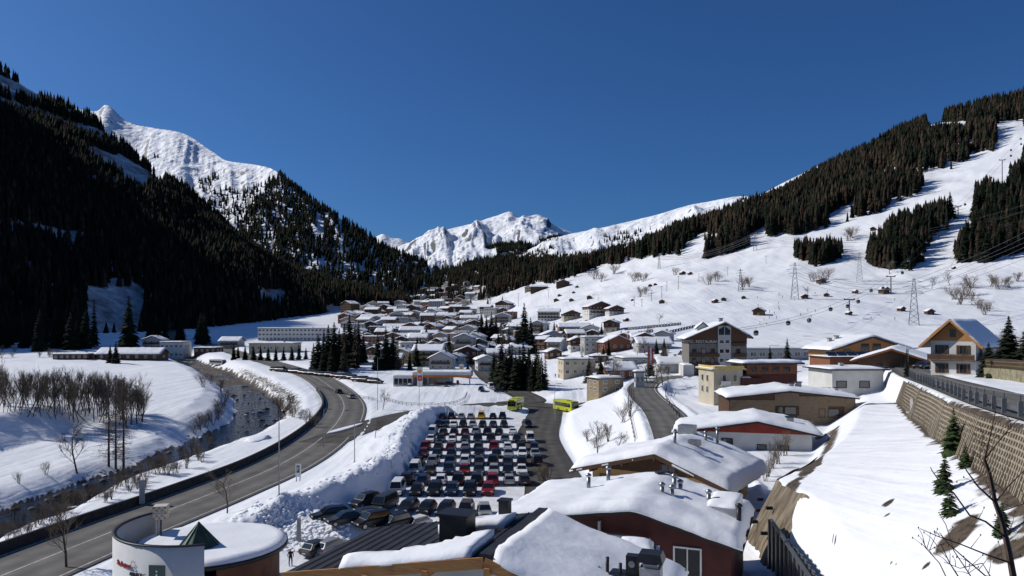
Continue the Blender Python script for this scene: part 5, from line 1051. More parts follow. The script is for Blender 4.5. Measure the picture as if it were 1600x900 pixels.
# left side
village(462, 533, 118, 20, 'f', 'white', 'long white three storey building with window bands at the foot of the shaded hill', 0, floors=3, name='long_white_building', cat='building', dep=14)
village(424, 551, 70, 14, 'f', 'cream', 'low cream building with row of tall windows before the long white one', 0, floors=1, name='low_cream_building', cat='building')
village(520, 549, 40, 10, 'f', 'grey', 'low grey annex between cream building and the spruce clump', 4, floors=1, name='low_annex', cat='building')
village(200, 563, 95, 10, 's', 'brown', 'long low shed row in the shade with snowy roof', 2, floors=1, name='low_shed', cat='shed')
village(268, 561, 36, 26, 'f', 'white', 'white windowless looking hall at the shaded left valley side', 2, floors=2, name='white_hall', cat='building')
village(236, 545, 28, 14, 'g', 'grey', 'small pale house behind the shed row', 5, name='valley_house')
village(110, 562, 55, 8, 'f', 'brown', 'low dark hut row left of the shaded spruce', 0, floors=1, name='low_shed', cat='shed')
village(320, 552, 34, 8, 'f', 'brown', 'dark flat roofed garage beside the white hall', 0, floors=1, name='garage', cat='garage')
village(358, 545, 30, 12, 's', 'grey', 'grey house with snow roof at the bend of the main road', 0, name='valley_house')
village(640, 604, 2, 2, 'f', 'grey', 'small grey meter box beside the petrol station shop', 0, floors=1, name='meter_box', cat='box', chim=0)
# right of the centre
village(857, 502, 34, 15, 's', 'white', 'white hotel with small windows at the foot of the lower piste', -6, floors=3, name='piste_hotel', cat='hotel')
village(894, 499, 26, 9, 'g', 'cream', 'small cream chalet between the two slope hotels', 6, upper='brown', name='slope_chalet')
village(940, 494, 40, 15, 'g', 'white', 'brown and white gabled hotel with balconies beside the lower piste', 14, upper='brown', floors=3, balc=True, name='piste_hotel', cat='hotel')
village(964, 492, 24, 10, 'g', 'white', 'smaller gabled wing right of the balconied slope hotel', 10, upper='brown', name='slope_chalet')
village(898, 524, 48, 13, 's', 'rust', 'rust red timber house with flat snow roof above the shop front', 4, floors=2, name='timber_house')
village(903, 549, 22, 17, 'g', 'white', 'white house with brown balcony left of the white framed facade', 6, upper='brown', balc=True, name='village_house')
fb = village(931, 551, 36, 24, 'f', 'grey', 'building with white framed facade grid above the cream shop', 6, floors=3, name='white_framed_building', cat='building')
village(967, 549, 44, 14, 'g', 'brown', 'dark brown gabled chalet right of the white framed facade', 10, upper='rust', name='brown_chalet', rise=.45)
village(1024, 548, 52, 11, 's', 'grey', 'pale grey long house below the snow fences', 4, floors=1, name='pale_long_house')
village(905, 588, 50, 26, 'f', 'cream', 'cream shop building with dark glazed ground floor', 8, floors=2, name='shop_building', cat='shop')
village(1006, 568, 66, 8, 'f', 'grey', 'long low flat terrace building with snow roof below the pale grey house', 5, floors=1, name='low_terrace', cat='building')
village(938, 566, 26, 9, 'f', 'brown', 'low dark pavilion between the white framed facade and the cream shop', 5, floors=1, name='low_pavilion', cat='building')
village(868, 560, 22, 10, 'g', 'brown', 'small dark chalet above the path beside the cream shop', 12, name='small_chalet')
village(880, 533, 18, 10, 'g', 'white', 'small white house below the rust red timber house', 8, name='small_house')
village(1084, 563, 22, 8, 's', 'white', 'small white annex left behind the gabled hotel porch', 4, floors=1, name='annex')
village(972, 592, 44, 14, 's', 'rust', 'rust brown house under thick snow beside the hotel bend', 8, floors=1, name='rust_house')
village(1052, 583, 40, 14, 's', 'white', 'low white house just left of the gabled hotel', 2, floors=1, name='low_white_house')
village(955, 614, 44, 22, 'f', 'stone', 'tan stone faced building at the end of the snow bank', 22, floors=2, name='stone_building', cat='building', dep=7)
village(1000, 606, 14, 24, 'f', 'white', 'narrow white tower pillar at the hotel bend', 0, floors=1, name='white_pillar', cat='pillar', chim=0, dep=2)
# village centre, hand placed
village(688, 579, 36, 19, 'g', 'grey', 'grey house with dormered gable just behind the petrol station canopy', -4, name='village_house', rise=.5)
village(668, 572, 44, 24, 's', 'yellow', 'yellow walled house with broad snow roof behind the petrol station', -4, floors=3)
village(724, 556, 30, 28, 'g', 'grey', 'tall grey house with pink side wall in the village centre', -8, floors=3)
village(706, 548, 16, 26, 'f', 'rose', 'narrow rose coloured house touching the tall grey house', -8, floors=3)
village(760, 580, 26, 18, 'g', 'white', 'white gabled house left of the spruce grove', 12, balc=True)
village(775, 566, 26, 14, 's', 'cream', 'cream house with two roofs behind the spruce grove', 8)
village(747, 558, 22, 14, 'g', 'white', 'white house right of the tall grey house', -10)
village(643, 531, 36, 15, 's', 'white', 'white long house with square snow roof in the village centre', 0, floors=2)
village(671, 533, 24, 12, 's', 'brown', 'brown house beside the white long house', 0)
village(712, 517, 20, 10, 'g', 'brown', 'dark gabled house above the tall grey house', 6)
village(733, 513, 26, 16, 's', 'cream', 'cream house with arcade left of the upright spruce row', 0, floors=2)
village(690, 503, 44, 10, 's', 'cream', 'long cream hotel with window row in mid village', 2, floors=2)
village(616, 520, 34, 9, 's', 'white', 'white house with blue shaded roof left in the village', 0)
village(582, 505, 36, 10, 's', 'white', 'white block at the left end of the village', 0)
village(632, 489, 26, 12, 'f', 'white', 'white stepped building on the left village edge', -10, floors=3)
village(815, 553, 30, 10, 's', 'white', 'snow covered house behind the spruce grove', 6)
village(842, 455, 26, 7, 's', 'brown', 'long dark chalet on the crest of the lower piste', 0, name='crest_chalet'); village(880, 449, 20, 8, 'g', 'brown', 'chalet at the wood edge on the crest', 0, name='crest_chalet'); village(826, 456, 12, 7, 'g', 'cream', 'small pale chalet at the left of the piste crest', 0, name='crest_chalet')
# the rest of the village, row by row
rows = [(566, 560, 745, 24, 7, 'lowest'), (556, 575, 800, 24, 8, 'second'), (546, 560, 800, 22, 9, 'third'), (537, 556, 790, 21, 10, 'fourth'), (529, 550, 745, 20, 10, 'fifth'), (521, 545, 745, 19, 11, 'sixth'), (513, 540, 748, 18, 11, 'seventh'), (505, 530, 745, 17, 12, 'eighth'), (498, 530, 742, 16, 12, 'ninth'), (491, 556, 736, 15, 11, 'tenth'), (484, 576, 730, 14, 10, 'eleventh'), (477, 600, 735, 13, 9, 'twelfth'), (470, 630, 745, 12, 8, 'thirteenth'), (463, 655, 748, 11, 8, 'fourteenth'), (457, 670, 748, 10, 6, 'fifteenth'), (451, 690, 750, 9, 4, 'topmost')]
cols = ['white', 'brown', 'cream', 'grey', 'white', 'brown', 'cream', 'brown', 'rose', 'grey', 'rust']
for ri, (by, xa, xb, wp, n_, rn) in enumerate(rows):
    k = 0
    for i in range(n_):
        px = xa+(xb-xa)*(i+.5+random.uniform(-.35, .35))/n_; base = by+random.uniform(-3, 3); p = G(px, base); W = wp*random.uniform(.8, 1.35); u = p.y/F
        if p.y > 3000 or any((p.x-a)**2+((p.y+5-b)*.9)**2 < (c+W*u/2+1.0)**2 for a, b, c in PLACED): continue
        c = cols[(i*3+ri*5) % 11]; kd = 'gsgsfg'[(i+ri*2) % 6]; up = 'brown' if c in ('white', 'cream') and (i+ri) % 3 == 0 else None
        rt = {'g': 'gabled', 's': 'broad roofed', 'f': 'flat roofed'}[kd]
        village(px, base, W, W*random.uniform(.45, .75), kd, c, f'{c} {rt} house, {ordn(k)} from left in the {rn} row of village', upper=up, group='houses of the village'); k += 1
inf = []
for i in range(420):
    px = random.uniform(535, 1050); base = random.uniform(496, 586) if px > 800 else random.uniform(486, 574); p = G(px, base); W = random.uniform(15, 30)*(1.0 if base > 520 else .8); u = p.y/F
    if p.y > 2500 or (560 < px < 800 and base > 580) or (740 < px < 870 and base > 556) or (486 < px < 575 and base > 556) or (px > 870 and base > 555) or (800 < px < 1060 and base < 520) or (955 < px and base < 534) or len(inf) > 95 or any((p.x-a)**2+((p.y+5-b)*.9)**2 < (c+W*u/2+2.0)**2 for a, b, c in PLACED): continue
    c = ('white', 'brown', 'cream', 'grey', 'rust')[i % 5]; kd = 'gsfg'[i % 4]
    inf.append((px, village(px, base, W, W*random.uniform(.45, .8), kd, c, 'tmp', upper='brown' if c in ('white', 'cream') and i % 2 else None, group='scattered houses of the village'), c, {'g': 'gabled', 's': 'broad roofed', 'f': 'flat roofed'}[kd]))
inf.sort(key=lambda q: q[0])
for k, (px, o, c, rt) in enumerate(inf): o['label'] = f'{c} {rt} house, {ordn(k)} from left among the scattered houses between rows'
print('buildings', len(inf)); print('buildings', round(time.time()-T0, 1), len(PLACED))
# ------------------------------------------------------------------ vehicles
CP = {'black': (.010, .010, .012), 'dark grey': (.045, .047, .05), 'silver': (.34, .35, .36), 'white': (.72, .72, .71), 'red': (.22, .010, .012), 'maroon': (.10, .008, .010), 'dark blue': (.012, .022, .06), 'brown': (.07, .045, .03), 'yellow': (.72, .42, .01), 'blue grey': (.10, .13, .17)}
CPM = {k: mat('car_paint_'+k.replace(' ', '_'), v, .38, tuple(c*.85 for c in v), 1.0, metal=.25 if k in ('silver', 'dark grey', 'blue grey') else 0, spec=.4) for k, v in CP.items()}
M_TYRE = mat('tyre_rubber', (.018, .018, .018), .9, (.012, .012, .012), 3); M_RIM = mat('wheel_rim', (.35, .35, .36), .35, (.25, .25, .26), 3, metal=.8)
M_LAMP = mat('headlight_glass', (.6, .6, .62), .15, (.45, .45, .47), 5); M_TAIL = mat('tail_light', (.35, .01, .01), .3, (.2, .005, .005), 5); M_CGLASS = glass('car_glass', (.012, .014, .017)); M_PLATE = paint('number_plate', (.6, .6, .58)); M_TRIM = mat('black_trim', (.015, .015, .016), .6)
CT = {'hatchback': (4.05, 1.76, 1.50, .92, (-1.15, -.45, 1.35, 1.80)), 'estate': (4.65, 1.80, 1.48, .92, (-1.15, -.40, 1.75, 2.15)), 'saloon': (4.6, 1.80, 1.45, .92, (-1.15, -.35, 1.05, 1.75)), 'off-roader': (4.55, 1.88, 1.72, 1.05, (-1.25, -.60, 1.75, 2.12)), 'van': (4.95, 1.95, 1.98, 1.08, (-2.05, -1.35, 2.25, 2.40))}
CARM = {}
def car_meshes(tp):
    if tp in CARM: return CARM[tp]
    L, W, H, zb, (c1, c2, c3, c4) = CT[tp]; hl = L/2; hw = W/2
    st = [(-hl, .42, .66, .80), (-hl+.12, .30, .74, .93), (-hl+.75, .26, zb-.13 if tp != 'van' else zb-.05, 1.0), (c1, .26, zb, 1.0), (0, .26, zb+.02, 1.0), (hl-.9, .26, zb+.03, 1.0), (hl-.12, .32, zb-.01, .95), (hl, .42, zb-.22, .84)]
    mb = MB(); rings = []
    for y, z0, z1, k in st:
        w_ = hw*k; rings.append([(-w_*.86, y, z0), (-w_, y, z0+.14), (-w_, y, z1-.16), (-w_*.88, y, z1), (w_*.88, y, z1), (w_, y, z1-.16), (w_, y, z0+.14), (w_*.86, y, z0)])
    for r in rings: mb.v += r
    for i in range(len(rings)-1):
        for j in range(8): j2 = (j+1) % 8; mb.f.append((i*8+j, i*8+j2, i*8+8+j2, i*8+8+j)); mb.m.append(0)
    mb.f += [tuple(range(8)), tuple(range((len(st)-1)*8, len(st)*8))[::-1]]; mb.m += [0, 0]
    rw = hw*.70; bw = hw*.88; zr = H
    mb.add([(-bw, c1, zb), (bw, c1, zb), (bw, c4, zb+.02), (-bw, c4, zb+.02), (-rw, c2, zr-.05), (rw, c2, zr-.05), (rw, c3, zr-.06), (-rw, c3, zr-.06), (-rw*.9, c2+.25, zr), (rw*.9, c2+.25, zr), (rw*.9, c3-.2, zr), (-rw*.9, c3-.2, zr)],
           [(0, 1, 5, 4), (1, 2, 6, 5), (2, 3, 7, 6), (3, 0, 4, 7), (4, 5, 9, 8), (5, 6, 10, 9), (6, 7, 11, 10), (7, 4, 8, 11), (8, 9, 10, 11)])
    body = mb.mesh('body', CPM['black'])
    def quad_on(a, b, c, d, m0, m1, off):   # inset panel on a face a,b (bottom) c,d (top)
        a, b, c, d = map(Vector, (a, b, c, d)); nrm = (b-a).cross(d-a).normalized()
        def P(s, t): return (a.lerp(b, s)).lerp(d.lerp(c, s), t)
        q = [P(m0, m1), P(1-m0, m1), P(1-m0, 1-m1*.6), P(m0, 1-m1*.6)]; q2 = [v+nrm*off for v in q]
        return q2+[v-nrm*.02 for v in q]
    fx = [(0, 1, 2, 3), (4, 7, 6, 5), (0, 4, 5, 1), (1, 5, 6, 2), (2, 6, 7, 3), (3, 7, 4, 0)]
    ws = MB().add(quad_on((-bw, c1, zb), (bw, c1, zb), (rw, c2, zr-.05), (-rw, c2, zr-.05), .025, .05, .012), fx).mesh('windscreen', M_CGLASS)
    rwn = MB().add(quad_on((bw, c4, zb), (-bw, c4, zb), (-rw, c3, zr-.06), (rw, c3, zr-.06), .06, .12, .012), fx).mesh('rear_window', M_CGLASS)
    sl = MB().add(quad_on((-bw, c4, zb), (-bw, c1, zb), (-rw, c2, zr-.05), (-rw, c3, zr-.06), .07, .12, .012), fx).mesh('side_window', M_CGLASS)
    sr = MB().add(quad_on((bw, c1, zb), (bw, c4, zb), (rw, c3, zr-.06), (rw, c2, zr-.05), .07, .12, .012), fx).mesh('side_window', M_CGLASS)
    wr = .33 if tp not in ('off-roader', 'van') else .37
    ty = MB().lathe([(wr*.6, -.11), (wr*.94, -.11), (wr, -.07), (wr, .07), (wr*.94, .11), (wr*.6, .11)], (0, 0, 0), 14); ty.v = [(z, x, y) for x, y, z in ty.v]; ty = ty.mesh('wheel', M_TYRE)
    rm = MB().lathe([(0, -.08), (wr*.62, -.09), (wr*.62, .09), (0, .08)], (0, 0, 0), 10); rm.v = [(z, x, y) for x, y, z in rm.v]; rm = rm.mesh('rim', M_RIM)
    hd = MB().box((0, 0, 0), (.36, .10, .15)).mesh('headlight', M_LAMP); tl = MB().box((0, 0, 0), (.20, .08, .26)).mesh('tail_light', M_TAIL); pl = MB().box((0, 0, 0), (.5, .03, .11)).mesh('number_plate', M_PLATE); gr = MB().box((0, 0, 0), (.95, .05, .2)).mesh('grille', M_TRIM)
    CARM[tp] = dict(body=body, ws=ws, rw=rwn, sl=sl, sr=sr, ty=ty, rm=rm, hd=hd, tl=tl, pl=pl, gr=gr, L=L, W=W, wr=wr, zb=zb, wy=(-hl+.82, hl-.85)); return CARM[tp]
def car(loc, rz, tp, colr, label, group=None, full=True):
    m = car_meshes(tp); t = thing('parked_car' if tp != 'van' else 'parked_van', label, 'car' if tp != 'van' else 'van', loc, rz, group)
    b = link('body', m['body'], t); b.material_slots[0].link = 'OBJECT'; b.material_slots[0].material = CPM[colr]
    link('windscreen', m['ws'], t); link('rear_window', m['rw'], t); link('side_window', m['sl'], t); link('side_window', m['sr'], t)
    for sx in (-1, 1):
        for y in m['wy']:
            w_ = link('wheel', m['ty'], t, (sx*(m['W']/2-.10), y, m['wr']-.01))
            if full: link('rim', m['rm'], w_, (sx*.035, 0, 0))
        link('headlight', m['hd'], t, (sx*(m['W']/2-.30), -m['L']/2+.06, .68)); link('tail_light', m['tl'], t, (sx*(m['W']/2-.20), m['L']/2-.05, m['zb']-.18))
    if full: link('number_plate', m['pl'], t, (0, m['L']/2+.005, .55)); link('grille', m['gr'], t, (0, -m['L']/2+.01, .56))
    return t
KC = {'k': 'black', 'g': 'dark grey', 's': 'silver', 'w': 'white', 'r': 'red', 'm': 'maroon', 'b': 'dark blue', 'n': 'brown', 'u': 'blue grey', 'y': 'yellow'}
KT = {'h': 'hatchback', 'e': 'estate', 's': 'saloon', 'o': 'off-roader', 'v': 'van'}
LOT = [(655.5, 'a', '410kh 472ko 543sh 608se 683yv 765ks 833ko'), (669, 'f', '378ko 430ge 484ws 552ko 620se 690kh 765gs 843ke'), (681, 'a', '335wv 410ge 488kh 565me 645so 725ko 808kh 905ws'), (693, 'f', '320ws 390ke 475wh 567ge 655ko 750ko 850ue 935ke 1030wv'),
       (705, 'a', '272ro 375gh 465me 567se 660ge 772ro 868wh 965kh 1060be'), (716.7, 'f', '265me 365ks 468kh 567ge 665ke 790kh 875se 975we 1065ss'), (729, 'a', '238kh 340so 460ko 567wo 665ge 765ko 870ge 970kh 1080ko'), (744, 'f', '198wv 315nh 450bo 560rh 663ge 770se 872ke 970ws'),
       (760, 'a', '148ko 265be 393wh 515ko 650ko 760ro 880sh 990gh'), (776.7, 'f', '75wv 220kh 345ko 467be 598ko 728re')]
for r, (py, fc_, ent) in enumerate(LOT):
    Y = 24*F/(py-HOR); items = ent.split()
    for i, e in enumerate(items):
        zx = float(e[:-2]); px = 600+zx/4.5; X = (px-800)*Y/F; X = max(X, float(LOT_X(Y))+1.15)
        tp = KT[e[-1]]; rz = (0 if fc_ == 'f' else math.pi)+R(random.uniform(-2.5, 2.5))
        car((X, Y+CT[tp][0]/2+random.uniform(-.25, .25), 0.0), rz, tp, KC[e[-2]], f'{KC[e[-2]]} {tp}, {ordn(i)} from left in the {ordn(r)} car park row from the far end', 'cars in the car park')
for i, (px, py, rzd, tp, c, lab) in enumerate([(571, 791, -35, 'off-roader', 'black', 'black off-roader nosing out at the foot of the snow wall'), (601, 796, -18, 'van', 'dark grey', 'large dark grey van at the left end of the nearest full row'), (637, 800, -14, 'estate', 'black', 'black estate second in the nearest full row'), (667, 802, -12, 'hatchback', 'black', 'black hatchback third in the nearest full row'), (696, 803, -10, 'estate', 'black', 'black estate fourth in the nearest full row'), (728, 805, -4, 'off-roader', 'brown', 'brownish off-roader fifth in the nearest full row'), (757, 806, 6, 'hatchback', 'silver', 'silver hatchback half hidden behind the near chimney'),
        (516, 811, -62, 'estate', 'black', 'black estate under the snow wall at the left corner of the car park'), (540, 818, -58, 'saloon', 'dark grey', 'dark grey saloon left of the black pair near the snow mound'), (566, 813, -55, 'hatchback', 'dark blue', 'dark blue hatchback between the cars near the snow mound'), (582, 822, -50, 'off-roader', 'black', 'black off-roader behind the snow mound'), (615, 826, -42, 'off-roader', 'black', 'black off-roader at the right of the snow mound'), (646, 828, -40, 'estate', 'white', 'white estate peeking over the near dark roof'), (497, 866, 150, 'hatchback', 'dark grey', 'dark grey hatchback parked beside the round pavilion'), (520, 862, 150, 'estate', 'silver', 'silver estate parked at the near dark roof edge')]):
    p = G(px, py, BV_G); car((p.x, p.y, max(p.z, 0)), R(rzd), tp, c, lab, 'cars at the near end of the car park')
for i in range(19):
    px = 432+8.6*i; py = 580+.95*i+(2 if i > 14 else 0); p = G(px, py); tp = ('estate', 'off-roader', 'hatchback')[i % 3]; c = ('black', 'dark grey', 'black', 'dark blue', 'black', 'maroon')[i % 6]
    car((p.x, p.y, p.z), R(60+random.uniform(-4, 4)), tp, c, f'{c} {tp}, {ordn(i)} from left in the car row beyond the main road', 'cars parked beyond the main road', False).scale = (1.45, 1.45, 1.45)
for (px, py, rzd, tp, c, lab) in [(529, 615, 205, 'estate', 'black', 'black estate driving on the main road before the junction'), (548, 623, 210, 'hatchback', 'silver', 'silver hatchback driving behind the black estate'), (824, 668, 12, 'off-roader', 'black', 'black off-roader driving along the service lane'), (752, 611, -6, 'hatchback', 'dark blue', 'dark blue hatchback on the road above the roundabout'), (690, 604, 90, 'estate', 'dark grey', 'dark grey estate under the petrol station canopy'), (703, 603, 92, 'hatchback', 'dark blue', 'dark blue hatchback at the right petrol pump'), (783, 614, 80, 'estate', 'black', 'black estate parked at the grove edge'), (767, 607, 10, 'van', 'white', 'white van parked left of the grove'), (1010, 598, 60, 'estate', 'white', 'white estate at the hotel bend'), (1100, 672, 15, 'estate', 'black', 'dark estate parked beside the ramp road'), (1118, 664, 20, 'hatchback', 'dark grey', 'dark hatchback parked below the yellow edged hotel'), (1440, 577, -49, 'saloon', 'dark grey', 'dark saloon on the upper road by the steep gabled chalet')]:
    p = G(px, py, BV_G); car((p.x, p.y, p.z+.1), R(rzd), tp, c, lab)
# buses
def bus(px, py, rzd, L, bodym, label, name='bus'):
    p = G(px, py, BV_G); t = thing(name, label, 'bus', (p.x, p.y, p.z+.12), R(rzd)); hl = L/2; hw = 1.25
    MB().extr([(-hl, .35), (hl, .35), (hl, 2.85), (hl-.25, 3.05), (-hl+.3, 3.05), (-hl, 2.7)], 'x', -hw, hw).build('body', bodym, t)
    MB().box((0, -hl-.01, 1.95), (2.2, .05, 1.35)).build('windscreen', M_CGLASS, t); MB().box((0, hl+.01, 2.15), (1.9, .05, .9)).build('rear_window', M_CGLASS, t)
    for sx in (-1, 1):
        n_ = int(L/1.6)
        for k in range(n_): MB().box((sx*(hw+.01), -hl+.8+(L-1.2)*(k+.3)/n_, 1.95), (.05, (L-1.2)/n_-.12, 1.0)).build('side_window', M_CGLASS, t)
        for y in (-hl+2.2, hl-2.9): link('wheel', CARM['van']['ty'], t, (sx*(hw-.1), y, .42)).scale = (1.5, 1.3, 1.3)
        MB().box((sx*.9, -hl-.02, .75), (.35, .06, .18)).build('headlight', M_LAMP, t); MB().box((sx*1.05, hl+.02, .9), (.18, .05, .4)).build('tail_light', M_TAIL, t)
    MB().box((0, -hl-.02, 2.82), (1.5, .05, .25)).build('destination_sign', M_TRIM, t); MB().box((0, 0, 3.12), (1.7, L*.35, .16)).build('roof_unit', bodym, t); return t
M_BUS = mat('bus_lime', (.52, .56, .03), .4, (.45, .48, .03), 2, spec=.5)
bus(806, 640, -14, 9.5, M_BUS, 'lime yellow bus on the road above the car park'); bus(884, 643, 28, 9.5, M_BUS, 'lime yellow bus at the right stop beside the snow bank')
cb_ = bus(340, 571, 58, 11, paint('coach_white', (.62, .62, .6)), 'white coach with red front on the main road bend', 'coach'); MB().box((0, -5.45, .8), (2.54, .5, .9)).build('red_front', paint('coach_red', (.4, .02, .02)), cb_)

# ------------------------------------------------------------------ roadside: barrier, lamps, signs, rails
def offset_line(line, off):
    L = []
    for i, p in enumerate(line):
        a = line[max(i-1, 0)]; b = line[min(i+1, len(line)-1)]; d = np.array([b[0]-a[0], b[1]-a[1]]); d = d/np.linalg.norm(d); L.append(Vector((p[0]-d[1]*off, p[1]+d[0]*off, p[2])))
    return L
M_BARR = mat('dark_stained_concrete', (.055, .052, .05), .9, (.03, .029, .028), 1.5, .3, 8, dist=.03)
bw_ = thing('barrier_wall', 'dark concrete barrier wall along the far edge of the main road', 'wall'); L = [p for p in offset_line(MAIN_ROAD, 6.35) if 40 < p.y < 262]
for i in range(len(L)-1): MB().bar(L[i]+Vector((0, 0, .42)), L[i].lerp(L[i+1], .985)+Vector((0, 0, .42)), .34, 1.35).build('wall_panel', M_BARR, bw_)
def lamp(px, base, top, arm, label, r=.07):
    p = G(px, base, BV_G); h = (base-top)*p.y/F; t = thing('street_lamp', label, 'street lamp', tuple(p)); MB().tube([(0, 0, -.5), (0, 0, h*.5), (0, 0, h)], [r*1.2, r, r*.7], 8).build('pole', M_METAL, t)
    MB().tube([(0, 0, h-.05), (arm*.5, 0, h+.12), (arm*1.0, 0, h+.12)], [.045]*3, 6).build('arm', M_METAL, t); MB().box((arm*1.25, 0, h+.1), (.75, .28, .14), taper=.8).build('lamp_head', M_METAL, t); MB().lathe([(0, -.55), (.2, -.5), (.2, -.05), (0, 0)], (0, 0, .1), 8).build('base', M_METAL, t)
for a in [(436, 774, 652, -1, 'tall street lamp between main road and the snow wall'), (554, 722, 642, -1, 'street lamp on the snow bank beside the road junction'), (655, 634, 590, 1, 'slim street lamp on the roundabout lawn'), (590, 640, 560, 1, 'tall lamp left of the roundabout lawn'), (867, 660, 600, 1, 'street lamp beside the right bus'), (1537, 584, 514, -1, 'street lamp by the wooden fence on the upper road'), (846, 610, 535, 1, 'tall lamp in the grove above the bus stop'), (506, 700, 640, 1, 'lamp on the traffic island'), (1419, 588, 545, 1, 'short lamp in front of the brown chalet')]: lamp(*a)
p = G(466, 752, BV_G); t = thing('parking_sign', 'white parking sign board beside the main road', 'sign', tuple(p), R(-12)); k = p.y/F; MB().box((0, 0, 17*k), (9*k, .12, 20*k)).build('board', M_FRAME, t); MB().box((0, -.07, 19*k), (5*k, .03, 11*k)).build('panel', paint('panel_grey', (.08, .08, .09)), t); l_ = link('lettering', TXT['p'], t, (0, -.1, 19*k)); l_.rotation_euler = (R(90), 0, 0); TXT['p'].materials.append(M_FRAME); MB().box((-3*k, 0, 3*k), (.1, .1, 10*k)).box((3*k, 0, 3*k), (.1, .1, 10*k)).build('post', M_METAL, t)
p = G(222, 790, BV_G); k = p.y/F; t = thing('advert_pillar', 'tall pale square pillar on the snowy road verge by the river', 'pillar', tuple(p), R(25)); MB().box((0, 0, 21*k), (8*k, 8*k, 35*k)).build('shaft', W_GREY, t); MB().box((0, 0, 0), (.3, .3, 9*k)).build('post', M_METAL, t); MB().box((0, 0, 39*k), (8.6*k, 8.6*k, .1)).build('lid', M_METAL, t)
p = G(1428, 645, BV_G); k = p.y/F; t = thing('concrete_post', 'pale concrete post on the crest of the near snow slope', 'post', tuple(p), R(15)); MB().box((0, 0, 9*k), (9*k, 6*k, 26*k)).build('shaft', M_CONC, t); MB().box((-4*k, 0, 1*k), (16*k, 7*k, 2.4*k)).build('foot', M_CONC, t)
p = G(467, 845, BV_G); k = p.y/F; t = thing('snow_marker_post', 'pale square post standing in the snow rubble', 'post', tuple(p), 0); MB().box((0, 0, 16*k), (6*k, 6*k, 40*k), taper=.8).build('shaft', M_CONC, t)
def rail(name, label, pts, h=.9, step=1, tubes=(.5, .9), m=None, r=.04):
    t = thing(name, label, 'railing'); m = m or M_DARKMETAL
    for i, q in enumerate(pts):
        MB().box((q[0], q[1], q[2]+h/2-.15), (.1, .1, h+.3)).build('post', m, t)
        if i < len(pts)-1:
            for z in tubes: MB().bar((q[0], q[1], q[2]+z), (pts[i+1][0], pts[i+1][1], pts[i+1][2]+z), r, r*2.2).build('rail', m, t)
    return t
def gpts(pix, n):
    L = resample([G(*q, BV_G) for q in pix], n); return [Vector((q[0], q[1], gz(q[0], q[1]))) for q in L]
rail('road_railing', 'dark railing round the snowy roundabout lawn', gpts([(600, 626), (640, 634), (690, 634), (722, 627), (730, 616)], 26))
rail('road_railing', 'railing between main road and the parked car row', gpts([(500, 606), (545, 618), (590, 628)], 16))
rail('road_railing', 'railing along the inner edge of the hotel bend', gpts([(1042, 606), (1040, 620), (1050, 640), (1062, 655)], 14))
rail('road_railing', 'railing along the outer edge of the ramp road', gpts([(992, 690), (986, 660), (982, 630), (984, 608)], 18))
# island kerb
isl = thing('traffic_island', 'kerbed snowy traffic island at the road junction', 'traffic island', (-38.4, 171, .22), R(-14)); poly = [(1.1*math.cos(a)*(1-.3*math.sin(a)), 9*math.sin(a)) for a in np.linspace(0, 2*math.pi, 24, endpoint=False)]
MB().prism(poly, -.1, .14).build('kerb', M_CONC, isl); MB().prism([(x*.8, y*.95) for x, y in poly], .14, .26).build('snow_cover', M_ROOFSNOW, isl)

# ------------------------------------------------------------------ crib wall and guard rail of the upper road
def knot(i, y): l = math.log(y); ys = sorted(KN); return (float(np.interp(l, np.log(ys), [KN[q][i][0] for q in ys])), float(np.interp(l, np.log(ys), [KN[q][i][1] for q in ys])))
M_BEAM = mat('old_concrete_beam', (.40, .335, .25), .9, (.25, .205, .145), 2, .3, 10, dist=.02); M_SOIL = mat('crib_soil', (.095, .066, .04), .95, (.042, .03, .02), 1.2, .8, 5, dist=.15, detail=8)
cw_ = thing('crib_wall', 'leaning concrete crib wall with grid of beams below the upper road', 'retaining wall')
ysr = 25*np.exp(np.linspace(0, math.log(104/25), 120)); FT = []; TP = []
for y in ysr:
    a = knot(5, y); b = knot(6, y); d = Vector((-.91, .41, 0)); FT.append(Vector((a[0], y, a[1]-.5))+d*.3); TP.append(Vector((b[0], y, b[1]-.2))+d*.35)
V = []; nv_ = 9
for a, b in zip(FT, TP):
    for k in range(nv_): q = a.lerp(b, k/(nv_-1)); V.append(tuple(q+Vector((.12*random.random(), 0, 0))))
Fq = [(i*nv_+k, (i+1)*nv_+k, (i+1)*nv_+k+1, i*nv_+k+1) for i in range(len(FT)-1) for k in range(nv_-1)]
link('soil_face', np_mesh('soil_face', V, Fq, [M_SOIL], True), cw_)
out = Vector((-.91, .41, .25)).normalized()
for i in range(0, len(FT)): MB().bar(FT[i]+out*.2+Vector((0, .1*random.random(), 0)), TP[i]+out*.2+Vector((0, -.22, 0)), .15, .2, up=out).build('rib', M_BEAM, cw_)
for r in range(9):
    t = (r+.4)/9
    for s_ in range(15):
        i0_ = s_*8; i1_ = min(i0_+8, 119)
        if i0_ >= i1_: continue
        MB().bar(FT[i0_].lerp(TP[i0_], t)+out*.15, FT[i1_].lerp(TP[i1_], t)+out*.15, .16, .11).build('stretcher', M_BEAM, cw_)
cp_ = MB()
gr_ = thing('guard_rail', 'steel guard rail with grey posts along the upper road edge', 'guard rail'); gp = []
for y in np.arange(27, 112, 2.9):
    b = knot(6, y); q = Vector((b[0]+.75, y, gz(b[0]+.75, y))); gp.append(q)
    MB().box((q.x, q.y, q.z+.35), (.24, .2, 1.3), R(-24)).build('post', mat('post_grey', (.16, .17, .18), .7), gr_); MB().box((q.x, q.y, q.z+1.15), (.07, .07, .5), R(-24)).build('upper_post', M_METAL, gr_)
